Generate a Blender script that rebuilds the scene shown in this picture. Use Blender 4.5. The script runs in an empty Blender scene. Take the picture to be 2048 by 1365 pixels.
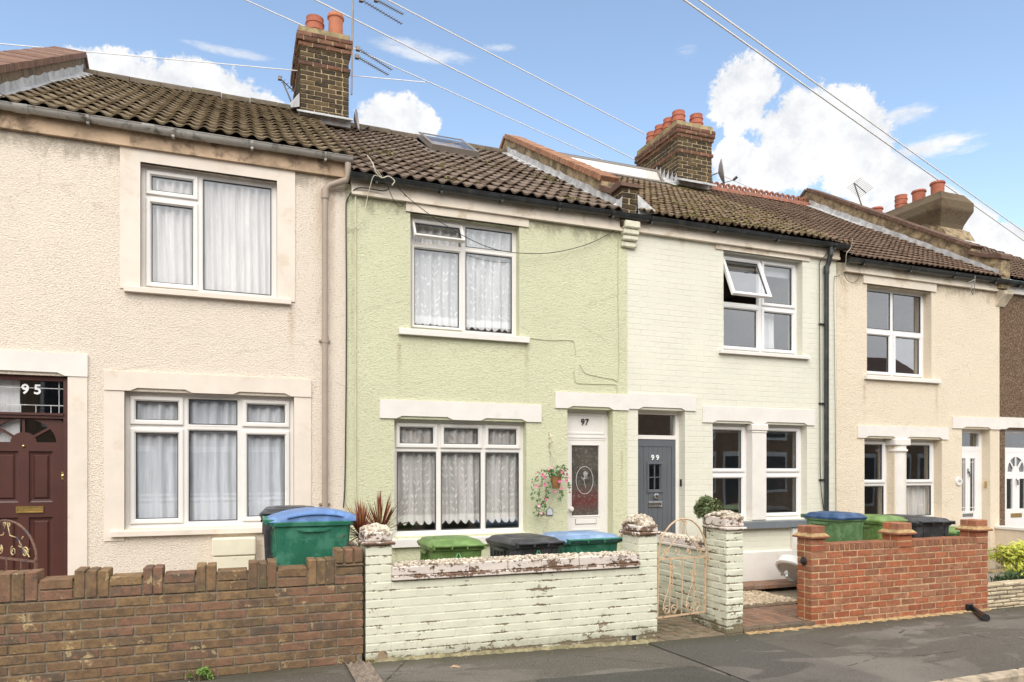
import bpy, math, random
from mathutils import Vector, Matrix
from math import radians as R, sin, cos, tan, atan, pi
random.seed(7)
SC = bpy.context.scene
COL = SC.collection
# ------------------------------------------------------------------ survey
TH = R(21.12); FPX = 1420.0; HOR = 940.0; CAMD = 8.3; CAMZ = 1.64
def xat(px, Y=0.0):
    "survey bearing -> X on the vertical plane Y"
    return (Y + CAMD) * tan(TH + atan((px - 1024) / FPX))
def at(px, py, Y=0.0):
    x = xat(px, Y)
    dep = x * sin(TH) + (Y + CAMD) * cos(TH)
    return x, CAMZ + (HOR - py) * dep / FPX
def zat(px, py, Y=0.0): return at(px, py, Y)[1]
def ray(px, py, dz):
    "point seen at this bearing at height CAMZ+dz"
    dep = dz * FPX / (HOR - py)
    u = (px - 1024) / FPX
    rt = u * dep
    return Vector((dep * sin(TH) + rt * cos(TH), dep * cos(TH) - rt * sin(TH) - CAMD, CAMZ + dz))

# ------------------------------------------------------------------ node helpers
class NT:
    def __init__(s, tree): s.t = tree; s.n = tree.nodes; s.l = tree.links
    def new(s, typ, **kw):
        n = s.n.new(typ)
        for k, v in kw.items(): setattr(n, k, v)
        return n
    def inp(s, sock, v):
        if isinstance(v, bpy.types.NodeSocket): s.l.new(v, sock)
        elif v is not None: sock.default_value = v
    def math(s, op, a, b=None, c=None, clamp=False):
        n = s.new('ShaderNodeMath', operation=op, use_clamp=clamp)
        s.inp(n.inputs[0], a)
        if b is not None: s.inp(n.inputs[1], b)
        if c is not None: s.inp(n.inputs[2], c)
        return n.outputs[0]
    def mix(s, f, a, b, blend='MIX'):
        n = s.new('ShaderNodeMix', data_type='RGBA', blend_type=blend)
        s.inp(n.inputs['Factor'], f)
        s.inp(n.inputs[6], a if isinstance(a, bpy.types.NodeSocket) else (*a, 1))
        s.inp(n.inputs[7], b if isinstance(b, bpy.types.NodeSocket) else (*b, 1))
        return n.outputs[2]
    def ramp(s, f, lo, hi, t0=0.0, t1=1.0):
        n = s.new('ShaderNodeMapRange', clamp=True)
        n.interpolation_type = 'SMOOTHSTEP'
        s.inp(n.inputs[0], f)
        n.inputs[1].default_value = lo; n.inputs[2].default_value = hi
        n.inputs[3].default_value = t0; n.inputs[4].default_value = t1
        return n.outputs[0]
    def co(s, scale=(1, 1, 1), loc=(0, 0, 0), rot=(0, 0, 0)):
        tc = s.new('ShaderNodeTexCoord')
        mp = s.new('ShaderNodeMapping')
        s.l.new(tc.outputs['Object'], mp.inputs[0])
        mp.inputs['Scale'].default_value = scale
        mp.inputs['Location'].default_value = loc
        mp.inputs['Rotation'].default_value = rot
        return mp.outputs[0]
    def noise(s, scale, detail=3, rough=.55, vec=None, dist=0.0):
        n = s.new('ShaderNodeTexNoise')
        n.inputs['Scale'].default_value = scale; n.inputs['Detail'].default_value = detail
        n.inputs['Roughness'].default_value = rough; n.inputs['Distortion'].default_value = dist
        s.inp(n.inputs['Vector'], vec if vec is not None else s.co())
        return n.outputs['Fac']
    def voro(s, scale, vec=None, feat='F1', out='Distance', rnd=1.0):
        n = s.new('ShaderNodeTexVoronoi', feature=feat)
        n.inputs['Scale'].default_value = scale; n.inputs['Randomness'].default_value = rnd
        s.inp(n.inputs['Vector'], vec if vec is not None else s.co())
        return n.outputs[out]
    def sep(s, vec=None):
        n = s.new('ShaderNodeSeparateXYZ'); s.inp(n.inputs[0], vec if vec is not None else s.co())
        return n.outputs
    def attr(s, name='rnd'):
        n = s.new('ShaderNodeAttribute', attribute_name=name); return n.outputs['Fac']
    def bump(s, h, strength=.5, dist=.01, normal=None):
        n = s.new('ShaderNodeBump'); s.inp(n.inputs['Height'], h)
        n.inputs['Strength'].default_value = strength; n.inputs['Distance'].default_value = dist
        if normal is not None: s.l.new(normal, n.inputs['Normal'])
        return n.outputs[0]

def newmat(name):
    m = bpy.data.materials.new(name); m.use_nodes = True
    nt = NT(m.node_tree)
    b = m.node_tree.nodes['Principled BSDF']
    return m, nt, b

def mat_plain(name, col, rough=.5, metal=0.0, var=.12, vscale=6, bump=0.0, bscale=60, bdist=.004, spec=.5, dirt=None, dirt_amt=.5, dscale=3.0, dlo=.52):
    m, nt, b = newmat(name)
    n1 = nt.noise(vscale, 4, .6)
    f = nt.ramp(n1, .3, .7)
    dk = tuple(c * (1 - var) for c in col); lt = tuple(min(1, c * (1 + var)) for c in col)
    c = nt.mix(f, dk, lt)
    if dirt:
        d = nt.ramp(nt.noise(dscale, 6, .65), dlo, dlo + .14, 0, dirt_amt)
        c = nt.mix(d, c, dirt)
    nt.inp(b.inputs['Base Color'], c)
    b.inputs['Roughness'].default_value = rough; b.inputs['Metallic'].default_value = metal
    b.inputs['Specular IOR Level'].default_value = spec
    if bump:
        nt.l.new(nt.bump(nt.noise(bscale, 3), bump, bdist), b.inputs['Normal'])
    return m

def mat_roughcast(name, col, zt, warm=(.55, .38, .2), scale=46, depth=.010, grime=(.16, .13, .08), runs=()):
    "spar-dash / roughcast render; zt = height of the eaves for the damp stain under the gutter"
    m, nt, b = newmat(name)
    v = nt.co((1, 1, 1.5))
    n1 = nt.noise(scale, 3, .6, v, .4)
    n2 = nt.noise(scale * 2.6, 2, .5, v)
    big = nt.noise(.9, 4, .6)
    mid = nt.noise(4.5, 4, .65)
    c = nt.mix(nt.ramp(big, .35, .7), tuple(x * .95 for x in col), col)
    c = nt.mix(nt.ramp(mid, .45, .75, 0, .32), c, tuple(a * .8 + w * .2 for a, w in zip(col, warm)))
    # darker tone in the hollows of the dash
    c = nt.mix(nt.ramp(n1, .47, .30, 0, .42), c, tuple(x * .55 for x in col))
    X, Y, Z = nt.sep()
    st = nt.noise(4.0, 6, .72, nt.co((1.3, 1, .8)))
    # damp stain hanging under the eaves
    top = nt.ramp(Z, zt - .42, zt, 0, 1)
    f = nt.math('MULTIPLY', nt.ramp(nt.math('ADD', st, nt.math('MULTIPLY', top, .42)), .66, .95), nt.ramp(Z, zt - .6, zt - .1))
    c = nt.mix(nt.math('MULTIPLY', f, .55), c, grime)
    # vertical runs
    f2 = nt.math('MULTIPLY', nt.ramp(nt.noise(2.1, 4, .6, nt.co((4.5, 1, .25), (3, 0, 0))), .62, .8), .16)
    c = nt.mix(f2, c, warm)
    for (rpx, rpy, rl, rw) in runs:      # rust and damp runs below sill ends, joints and fixings
        rx_, rz_ = at(rpx, rpy)
        gx_ = nt.ramp(nt.math('ABSOLUTE', nt.math('ADD', nt.math('SUBTRACT', X, rx_), nt.math('MULTIPLY', nt.math('SUBTRACT', mid, .5), rw * 1.2))), rw, 0)
        gz_ = nt.math('MULTIPLY', nt.ramp(Z, rz_ + .01, rz_ - .03), nt.ramp(Z, rz_ - rl, rz_))
        c = nt.mix(nt.math('MULTIPLY', nt.math('MULTIPLY', gx_, gz_), nt.ramp(st, .3, .65, .05, .55)), c, tuple(w_ * .75 for w_ in warm))
    ck = nt.voro(.62, nt.co((1, 1, 1.2), (4.3, 0, 2.1)), feat='DISTANCE_TO_EDGE')
    ck = nt.math('ADD', ck, nt.math('MULTIPLY', nt.math('SUBTRACT', nt.noise(5, 6, .7), .5), .09))
    ckm = nt.math('MULTIPLY', nt.ramp(nt.math('ABSOLUTE', ck), .0045, .0012), nt.ramp(nt.noise(.8, 2), .46, .54))
    c = nt.mix(nt.math('MULTIPLY', ckm, .22), c, (.2, .16, .11))
    # splash-back near the ground
    lo = nt.ramp(nt.math('ADD', Z, nt.math('MULTIPLY', st, -.5)), .15, -.2, 0, .4)
    c = nt.mix(lo, c, tuple(g * 1.4 for g in grime))
    nt.inp(b.inputs['Base Color'], c)
    b.inputs['Roughness'].default_value = .9; b.inputs['Specular IOR Level'].default_value = .2
    h = nt.math('ADD', n1, nt.math('MULTIPLY', n2, .35))
    h = nt.math('ADD', h, nt.math('MULTIPLY', mid, .5))
    nt.l.new(nt.bump(h, 1.0, depth * 1.7), b.inputs['Normal'])
    return m

def mat_brick(name, ramp_cols, dirt=(.09, .075, .055), dirt_amt=.5, eff=None, eff_amt=.0, bumpd=.006, moss=None):
    "unpainted brick: colour per brick from the rnd attribute"
    m, nt, b = newmat(name)
    cr = nt.new('ShaderNodeValToRGB'); nt.inp(cr.inputs[0], nt.math('ADD', nt.attr(), nt.math('MULTIPLY', nt.math('SUBTRACT', nt.noise(9, 5, .7, nt.co((1, 1, 1), (8, 8, 8))), .5), .9)))
    cr.color_ramp.interpolation = 'LINEAR'
    el = cr.color_ramp.elements
    n = len(ramp_cols)
    el[0].position = 0; el[0].color = (*ramp_cols[0], 1); el[1].position = 1; el[1].color = (*ramp_cols[-1], 1)
    for i in range(1, n - 1):
        e = el.new(i / (n - 1)); e.color = (*ramp_cols[i], 1)
    c = cr.outputs[0]
    fine = nt.noise(55, 4, .7); mid = nt.noise(14, 4, .6)
    c = nt.mix(nt.ramp(mid, .3, .75), nt.mix(.28, c, (0.02, 0.015, .01)), c)
    c = nt.mix(nt.ramp(fine, .52, .70, 0, .5), c, dirt)
    c = nt.mix(nt.ramp(nt.noise(130, 3, .7), .55, .75, 0, .35), c, tuple(min(1, x * 4 + .03) for x in dirt))
    c = nt.mix(nt.ramp(nt.noise(2.2, 5, .65), .5, .75, 0, dirt_amt), c, dirt)
    if eff: c = nt.mix(nt.ramp(nt.noise(7.5, 6, .72, nt.co((1, 1, 1), (5, 2, 9))), .60, .66, 0, eff_amt), c, eff)
    if moss: c = nt.mix(nt.ramp(nt.noise(9, 6, .7, nt.co((1, 1, 1), (1, 7, 3))), .60, .68, 0, .6), c, moss)
    nt.inp(b.inputs['Base Color'], c)
    b.inputs['Roughness'].default_value = .92; b.inputs['Specular IOR Level'].default_value = .2
    nt.l.new(nt.bump(nt.math('ADD', nt.math('MULTIPLY', fine, .6), mid), .9, bumpd), b.inputs['Normal'])
    return m

def mat_mortar(name, col):
    return mat_plain(name, col, .95, var=.25, vscale=25, bump=.8, bscale=120, bdist=.004, spec=.1, dirt=tuple(c * .4 for c in col), dirt_amt=.6, dscale=5)

def mat_painted_brick(name, col, peel, amt=.5, z0=0.0, H=.075, peel2=None):
    "thick paint flaking off along the beds of old brickwork"
    m, nt, b = newmat(name)
    X, Y, Z = nt.sep()
    fr = nt.math('FRACT', nt.math('DIVIDE', nt.math('SUBTRACT', Z, z0), H))
    dj = nt.math('ABSOLUTE', nt.math('SUBTRACT', fr, .5))       # .5 at a bed joint
    joint = nt.ramp(dj, .30, .5)
    n = nt.math('ADD', nt.math('MULTIPLY', nt.noise(11, 7, .75, nt.co((.6, .6, 1.25))), .72), nt.math('MULTIPLY', nt.noise(38, 4, .6), .28))
    reg = nt.noise(1.7, 3, .6)
    s = nt.math('ADD', n, nt.math('MULTIPLY', joint, .095))
    s = nt.math('ADD', s, nt.math('MULTIPLY', nt.math('SUBTRACT', reg, .5), .35))
    s = nt.math('ADD', s, nt.ramp(Z, .12, -.08, 0, .16))
    pf = nt.ramp(s, .672 - amt * .1, .690 - amt * .1)
    mid = nt.noise(5, 5, .6)
    c = nt.mix(nt.ramp(mid, .3, .75), tuple(x * .93 for x in col), tuple(min(1, x * 1.05) for x in col))
    c = nt.mix(nt.math('MULTIPLY', nt.attr(), .12), c, tuple(x * .8 for x in col))
    c = nt.mix(nt.ramp(s, .60, .74, 0, .35), c, tuple(x * .7 for x in col))
    thin = nt.ramp(nt.noise(40, 3, .7), .45, .7)
    pc = nt.mix(thin, peel, peel2 or tuple(x * 1.7 for x in peel))
    c = nt.mix(pf, c, pc)
    lo = nt.ramp(nt.math('ADD', Z, nt.math('MULTIPLY', n, -.3)), 0.0, -.2, 0, .55)
    c = nt.mix(lo, c, (.16, .14, .08))
    nt.inp(b.inputs['Base Color'], c)
    b.inputs['Roughness'].default_value = .75
    h = nt.math('SUBTRACT', nt.math('MULTIPLY', nt.noise(30, 4, .6), .6), nt.math('MULTIPLY', pf, .5))
    h = nt.math('ADD', h, mid)
    nt.l.new(nt.bump(h, .9, .006), b.inputs['Normal'])
    return m

def mat_facade_brick(name, col):
    "smooth painted brick facade: brick relief showing through paint"
    m, nt, b = newmat(name)
    co = nt.new('ShaderNodeTexCoord'); sp = nt.new('ShaderNodeSeparateXYZ'); nt.l.new(co.outputs['Object'], sp.inputs[0])
    cb = nt.new('ShaderNodeCombineXYZ')
    wob = nt.math('MULTIPLY', nt.math('SUBTRACT', nt.noise(3, 3), .5), .012)
    nt.l.new(sp.outputs[0], cb.inputs[0]); nt.l.new(nt.math('ADD', sp.outputs[2], wob), cb.inputs[1])
    br = nt.new('ShaderNodeTexBrick'); nt.l.new(cb.outputs[0], br.inputs['Vector'])
    br.inputs['Scale'].default_value = 1; br.inputs['Brick Width'].default_value = .225; br.inputs['Row Height'].default_value = .075
    br.inputs['Mortar Size'].default_value = .006; br.inputs['Mortar Smooth'].default_value = 1.0
    br.inputs['Color1'].default_value = (1, 1, 1, 1); br.inputs['Color2'].default_value = (.72, .72, .72, 1)
    br.inputs['Mortar'].default_value = (0, 0, 0, 1)
    fac = br.outputs['Fac']
    gate = nt.ramp(nt.noise(2.6, 5, .7), .35, .62)
    c = nt.mix(nt.ramp(nt.noise(1.1, 4), .35, .7), tuple(x * .95 for x in col), col)
    c = nt.mix(nt.math('MULTIPLY', nt.math('MULTIPLY', fac, gate), .30), c, tuple(x * .6 for x in col))
    st = nt.noise(2.6, 5, .7, nt.co((3, 1, .5)))
    f = nt.ramp(nt.math('ADD', st, nt.ramp(sp.outputs[2], 4.55, 4.95, 0, .4)), .72, 1.0, 0, .5)
    c = nt.mix(f, c, (.3, .25, .15))
    nt.inp(b.inputs['Base Color'], c); b.inputs['Roughness'].default_value = .65
    h = nt.math('MULTIPLY', nt.math('SUBTRACT', 1.0, fac), nt.ramp(gate, 0, 1, .35, 1))
    h = nt.math('ADD', h, nt.math('MULTIPLY', nt.noise(22, 4, .6), .55))
    nt.l.new(nt.bump(h, .6, .005), b.inputs['Normal'])
    return m

def mat_tile(name, cols, moss=(.22, .21, .07), moss_amt=.3, moss_lo=.56, lich=(.42, .38, .3), lich_amt=.3, dark=(.035, .028, .02)):
    m, nt, b = newmat(name)
    cr = nt.new('ShaderNodeValToRGB'); nt.inp(cr.inputs[0], nt.attr())
    el = cr.color_ramp.elements; el[0].color = (*cols[0], 1); el[1].color = (*cols[-1], 1)
    for i in range(1, len(cols) - 1):
        e = el.new(i / (len(cols) - 1)); e.color = (*cols[i], 1)
    c = cr.outputs[0]
    n1 = nt.noise(24, 5, .7); n2 = nt.noise(5.5, 6, .7); n3 = nt.noise(60, 4, .7)
    c = nt.mix(nt.ramp(n1, .35, .7), nt.mix(.45, c, dark), c)
    c = nt.mix(nt.ramp(n3, .55, .7, 0, lich_amt), c, lich)
    c = nt.mix(nt.ramp(n2, moss_lo, moss_lo + .14, 0, moss_amt), c, moss)
    c = nt.mix(nt.ramp(nt.noise(17, 5, .75, nt.co((1, 1, 1), (4, 4, 4))), .62, .7, 0, moss_amt), c, tuple(x * 1.5 for x in moss))
    nt.inp(b.inputs['Base Color'], c)
    b.inputs['Roughness'].default_value = .95; b.inputs['Specular IOR Level'].default_value = .15
    nt.l.new(nt.bump(nt.math('ADD', n1, nt.math('MULTIPLY', n3, .5)), .8, .006), b.inputs['Normal'])
    return m

def mat_glass(name, refl=.10, tint=(.985, .99, .985), rough=.01):
    m, nt, b = newmat(name)
    nt.n.remove(b)
    out = nt.n['Material Output']
    tr = nt.new('ShaderNodeBsdfTransparent'); tr.inputs[0].default_value = (*tint, 1)
    gl = nt.new('ShaderNodeBsdfGlossy'); gl.inputs['Roughness'].default_value = rough; gl.inputs[0].default_value = (.95, .97, 1, 1)
    fr = nt.new('ShaderNodeFresnel'); fr.inputs[0].default_value = 1.5
    wav = nt.bump(nt.noise(1.3, 1), .05, .02)
    nt.l.new(wav, gl.inputs['Normal'])
    f = nt.math('MINIMUM', nt.math('ADD', fr.outputs[0], refl), max(.34, refl + .05))
    mx = nt.new('ShaderNodeMixShader'); nt.l.new(f, mx.inputs[0]); nt.l.new(tr.outputs[0], mx.inputs[1]); nt.l.new(gl.outputs[0], mx.inputs[2])
    nt.l.new(mx.outputs[0], out.inputs[0])
    return m

def mat_net(name, col, base_a=.55, lace=0.0, sc=9.0, band=None, hem=None, fold=14):
    "net curtain: woven alpha with optional lace leaves and hem bands"
    m, nt, b = newmat(name)
    out = nt.n['Material Output']
    X, Y, Z = nt.sep()
    a = nt.math('ADD', base_a, nt.math('MULTIPLY', nt.math('SUBTRACT', nt.noise(3, 4, .6, nt.co((fold, 1, .6))), .5), .75))
    if lace:
        # rows of small leaves either side of wandering stems
        lx = nt.math('FRACT', nt.math('MULTIPLY', nt.math('ADD', X, nt.math('ADD', nt.math('MULTIPLY', nt.math('SINE', nt.math('MULTIPLY', Z, 16)), .010), nt.math('MULTIPLY', nt.noise(5, 2, .5), .10))), sc))
        dx = nt.math('SUBTRACT', lx, .5)
        adx = nt.math('ABSOLUTE', dx)
        zz = nt.math('ADD', nt.math('MULTIPLY', Z, sc * 1.5), nt.math('MULTIPLY', adx, -1.9))
        cell = nt.math('FRACT', zz)
        leaf = nt.math('MULTIPLY', nt.ramp(nt.math('ABSOLUTE', nt.math('SUBTRACT', cell, .5)), .24, .12), nt.math('MULTIPLY', nt.ramp(adx, .34, .26), nt.ramp(adx, .05, .1)))
        gatev = nt.ramp(nt.noise(sc * 1.3, 3, .6), .44, .56)
        a = nt.math('ADD', a, nt.math('MULTIPLY', nt.math('MULTIPLY', leaf, gatev), lace))
    if hem is not None:
        a = nt.math('ADD', a, nt.ramp(Z, hem + .14, hem + .10, 0, .32))
    if band is not None:
        for k in (0, .05):
            d = nt.math('ABSOLUTE', nt.math('SUBTRACT', Z, band + k))
            a = nt.math('ADD', a, nt.ramp(d, .016, .010, 0, .35))
        a = nt.math('ADD', a, nt.ramp(Z, band - .03, band - .06, 0, .25))
    a = nt.math('MINIMUM', nt.math('MAXIMUM', a, .08), .97)
    df = nt.new('ShaderNodeBsdfDiffuse'); df.inputs[0].default_value = (*col, 1)
    tl = nt.new('ShaderNodeBsdfTranslucent'); tl.inputs[0].default_value = (*col, 1)
    m1 = nt.new('ShaderNodeMixShader'); m1.inputs[0].default_value = .08
    nt.l.new(df.outputs[0], m1.inputs[1]); nt.l.new(tl.outputs[0], m1.inputs[2])
    tr = nt.new('ShaderNodeBsdfTransparent')
    m2 = nt.new('ShaderNodeMixShader'); nt.l.new(a, m2.inputs[0]); nt.l.new(tr.outputs[0], m2.inputs[1]); nt.l.new(m1.outputs[0], m2.inputs[2])
    nt.n.remove(b); nt.l.new(m2.outputs[0], out.inputs[0])
    return m

def mat_leaf(name, c1, c2, c3=None, rough=.5):
    m, nt, b = newmat(name)
    c = nt.mix(nt.attr(), c1, c2)
    if c3: c = nt.mix(nt.ramp(nt.attr(), .86, .9), c, c3)
    nt.inp(b.inputs['Base Color'], c); b.inputs['Roughness'].default_value = rough
    b.inputs['Subsurface Weight'].default_value = 0
    return m

# ------------------------------------------------------------------ mesh builder
class MB:
    def __init__(s): s.v = []; s.f = []; s.m = []; s.a = []; s.cur = 0; s.rv = .5
    def mat(s, i): s.cur = i; return s
    def add(s, vs, fs):
        o = len(s.v)
        s.v += [tuple(v) for v in vs]; s.a += [s.rv] * len(vs)
        for f in fs: s.f.append(tuple(i + o for i in f)); s.m.append(s.cur)
    def quad(s, a, b, c, d): s.add([a, b, c, d], [(0, 1, 2, 3)])
    def box(s, x0, x1, y0, y1, z0, z1, ch=0.0, jit=0.0):
        if ch <= 0:
            vs = [(x, y, z) for z in (z0, z1) for y in (y0, y1) for x in (x0, x1)]
            s.add(vs, [(0, 2, 3, 1), (4, 5, 7, 6), (0, 1, 5, 4), (2, 6, 7, 3), (0, 4, 6, 2), (1, 3, 7, 5)])
            return
        ch = min(ch, (x1 - x0) * .4, (y1 - y0) * .4, (z1 - z0) * .4)
        X = (x0, x1); Y = (y0, y1); Z = (z0, z1); sg = (1, -1)
        vs = []; idx = {}
        for i in range(2):
            for j in range(2):
                for k in range(2):
                    jx, jy, jz = (random.uniform(-jit, jit) for _ in range(3)) if jit else (0, 0, 0)
                    c = (X[i] + jx, Y[j] + jy, Z[k] + jz)
                    idx[i, j, k] = len(vs)
                    vs.append((c[0], c[1] + sg[j] * ch, c[2] + sg[k] * ch))   # on x face
                    vs.append((c[0] + sg[i] * ch, c[1], c[2] + sg[k] * ch))   # on y face
                    vs.append((c[0] + sg[i] * ch, c[1] + sg[j] * ch, c[2]))   # on z face
        g = lambda i, j, k, w: idx[i, j, k] + w
        fs = []
        for i in range(2):
            q = [g(i, 0, 0, 0), g(i, 1, 0, 0), g(i, 1, 1, 0), g(i, 0, 1, 0)]; fs.append(q if i else q[::-1])
            q = [g(0, i, 0, 1), g(1, i, 0, 1), g(1, i, 1, 1), g(0, i, 1, 1)]; fs.append(q[::-1] if i else q)
            q = [g(0, 0, i, 2), g(1, 0, i, 2), g(1, 1, i, 2), g(0, 1, i, 2)]; fs.append(q if i else q[::-1])
        for a in range(2):
            for c in range(2):
                fs.append([g(a, c, 0, 0), g(a, c, 1, 0), g(a, c, 1, 1), g(a, c, 0, 1)])
                fs.append([g(a, 0, c, 0), g(a, 1, c, 0), g(a, 1, c, 2), g(a, 0, c, 2)])
                fs.append([g(0, a, c, 1), g(1, a, c, 1), g(1, a, c, 2), g(0, a, c, 2)])
        for key in idx:
            fs.append([idx[key], idx[key] + 1, idx[key] + 2])
        s.add(vs, fs)
    def obox(s, o, ex, ey, ez):
        o, ex, ey, ez = map(Vector, (o, ex, ey, ez))
        vs = [o + ex * i + ey * j + ez * k for k in (0, 1) for j in (0, 1) for i in (0, 1)]
        s.add(vs, [(0, 2, 3, 1), (4, 5, 7, 6), (0, 1, 5, 4), (2, 6, 7, 3), (0, 4, 6, 2), (1, 3, 7, 5)])
    def prism(s, pts, axis, a0, a1):
        "pts 2D polygon; axis 0: (y,z) extruded along X, 1: (x,z) along Y, 2: (x,y) along Z"
        def P(p, a):
            return (a, p[0], p[1]) if axis == 0 else (p[0], a, p[1]) if axis == 1 else (p[0], p[1], a)
        n = len(pts)
        vs = [P(p, a0) for p in pts] + [P(p, a1) for p in pts]
        fs = [tuple(range(n))[::-1], tuple(range(n, 2 * n))]
        fs += [(i, (i + 1) % n, n + (i + 1) % n, n + i) for i in range(n)]
        s.add(vs, fs)
    def tube(s, pts, r, seg=8, cap=True):
        pts = [Vector(p) for p in pts]; n = len(pts)
        if not isinstance(r, (list, tuple)): r = [r] * n
        up = Vector((0, 0, 1)); vs = []; prev = None
        for i, p in enumerate(pts):
            t = (pts[min(i + 1, n - 1)] - pts[max(i - 1, 0)])
            t = t.normalized() if t.length > 1e-9 else Vector((0, 0, 1))
            if prev is None:
                a = t.orthogonal().normalized()
            else:
                a = prev - t * prev.dot(t)
                a = a.normalized() if a.length > 1e-6 else t.orthogonal().normalized()
            prev = a; b = t.cross(a)
            for k in range(seg):
                an = 2 * pi * k / seg
                vs.append(p + (a * cos(an) + b * sin(an)) * r[i])
        fs = []
        for i in range(n - 1):
            for k in range(seg):
                k2 = (k + 1) % seg
                fs.append((i * seg + k, i * seg + k2, (i + 1) * seg + k2, (i + 1) * seg + k))
        if cap:
            fs.append(tuple(range(seg))[::-1]); fs.append(tuple((n - 1) * seg + k for k in range(seg)))
        s.add(vs, fs)
    def lathe(s, prof, c=(0, 0, 0), seg=20, mtx=None):
        vs = []; n = len(prof)
        for (r, z) in prof:
            for k in range(seg):
                an = 2 * pi * k / seg
                v = Vector((r * cos(an), r * sin(an), z))
                if mtx: v = mtx @ v
                vs.append(v + Vector(c))
        fs = []
        for i in range(n - 1):
            for k in range(seg):
                k2 = (k + 1) % seg
                fs.append((i * seg + k, i * seg + k2, (i + 1) * seg + k2, (i + 1) * seg + k))
        fs.append(tuple(range(seg))[::-1]); fs.append(tuple((n - 1) * seg + k for k in range(seg)))
        s.add(vs, fs)
    def ring(s, x0, x1, z0, z1, prof):
        "mitred frame: prof = [(inset, y), ...] swept round a rectangle facing -Y"
        vs = []; n = len(prof)
        for (d, y) in prof:
            vs += [(x0 + d, y, z0 + d), (x1 - d, y, z0 + d), (x1 - d, y, z1 - d), (x0 + d, y, z1 - d)]
        fs = []
        for i in range(n - 1):
            for k in range(4):
                k2 = (k + 1) % 4
                fs.append((i * 4 + k, i * 4 + k2, (i + 1) * 4 + k2, (i + 1) * 4 + k))
        s.add(vs, fs)
    def rock(s, c, r, sq=.7, rs=1.0):
        ico = [(0, 0, 1), (.89, 0, .45), (.28, .85, .45), (-.72, .53, .45), (-.72, -.53, .45), (.28, -.85, .45),
               (.72, .53, -.45), (-.28, .85, -.45), (-.89, 0, -.45), (-.28, -.85, -.45), (.72, -.53, -.45), (0, 0, -1)]
        fs = [(0, 1, 2), (0, 2, 3), (0, 3, 4), (0, 4, 5), (0, 5, 1), (1, 6, 2), (2, 7, 3), (3, 8, 4), (4, 9, 5), (5, 10, 1),
              (6, 7, 2), (7, 8, 3), (8, 9, 4), (9, 10, 5), (10, 6, 1), (11, 7, 6), (11, 8, 7), (11, 9, 8), (11, 10, 9), (11, 6, 10)]
        a = random.uniform(0, 6.3); ca, sa = cos(a), sin(a)
        vs = []
        for (x, y, z) in ico:
            k = r * random.uniform(.75, 1.25)
            x, y = x * ca - y * sa, x * sa + y * ca
            vs.append((c[0] + x * k * rs, c[1] + y * k, c[2] + z * k * sq))
        s.add(vs, fs)
    def build(s, name, mats, parent=None, smooth=False, loc=None):
        me = bpy.data.meshes.new(name); me.from_pydata(s.v, [], s.f); me.validate(verbose=False)
        if not isinstance(mats, (list, tuple)): mats = [mats]
        for m in mats: me.materials.append(m)
        if len(me.polygons) == len(s.m):
            me.polygons.foreach_set('material_index', s.m)
        if len(me.vertices) == len(s.a):
            at_ = me.attributes.new('rnd', 'FLOAT', 'POINT'); at_.data.foreach_set('value', s.a)
        if smooth:
            me.polygons.foreach_set('use_smooth', [True] * len(me.polygons))
            try: me.set_sharp_from_angle(angle=R(38))
            except Exception: pass
        import bmesh
        bm = bmesh.new(); bm.from_mesh(me); bmesh.ops.recalc_face_normals(bm, faces=bm.faces); bm.to_mesh(me); bm.free()
        me.update()
        o = bpy.data.objects.new(name, me); COL.objects.link(o)
        if parent is not None: put(o, parent)
        if loc is not None: o.location = loc
        return o

def put(o, parent):
    o.parent = parent
    if parent.type == 'EMPTY': o.matrix_parent_inverse = parent.matrix_basis.inverted()
def tag(o, label=None, cat=None, group=None, kind=None):
    if label: o['label'] = label
    if cat: o['category'] = cat
    if group: o['group'] = group
    if kind: o['kind'] = kind
    return o
def empty(name, loc, label, cat, group=None, rz=0):
    o = bpy.data.objects.new(name, None); COL.objects.link(o); o.location = loc; o.rotation_euler = (0, 0, rz)
    o.matrix_basis = Matrix.Translation(loc) @ Matrix.Rotation(rz, 4, 'Z')
    o.empty_display_size = .2
    return tag(o, label, cat, group)
def kids(o): return [c for c in COL.objects if c.parent == o]
def copy_tree(o, parent=None):
    c = o.copy(); COL.objects.link(c)
    c.parent = parent
    for ch in kids(o): copy_tree(ch, c)
    return c
def text_part(name, txt, size, loc, mat, parent, depth=.004, rot=(R(90), 0, 0), shear=0.0, sx=1.0, bold=0.0):
    cu = bpy.data.curves.new(name, 'FONT'); cu.body = txt; cu.size = size; cu.extrude = depth
    cu.align_x = 'CENTER'; cu.align_y = 'CENTER'; cu.shear = shear; cu.offset = bold; cu.space_character = sx
    t = bpy.data.objects.new('tmp_text', cu); COL.objects.link(t)
    bpy.context.view_layer.update()
    dg = bpy.context.evaluated_depsgraph_get()
    me = bpy.data.meshes.new_from_object(t.evaluated_get(dg))
    bpy.data.objects.remove(t)
    me.name = name; me.materials.clear(); me.materials.append(mat)
    o = bpy.data.objects.new(name, me); COL.objects.link(o); o.location = loc; o.rotation_euler = rot; put(o, parent)
    return o
def struct(o): o['kind'] = 'structure'; return o

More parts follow.
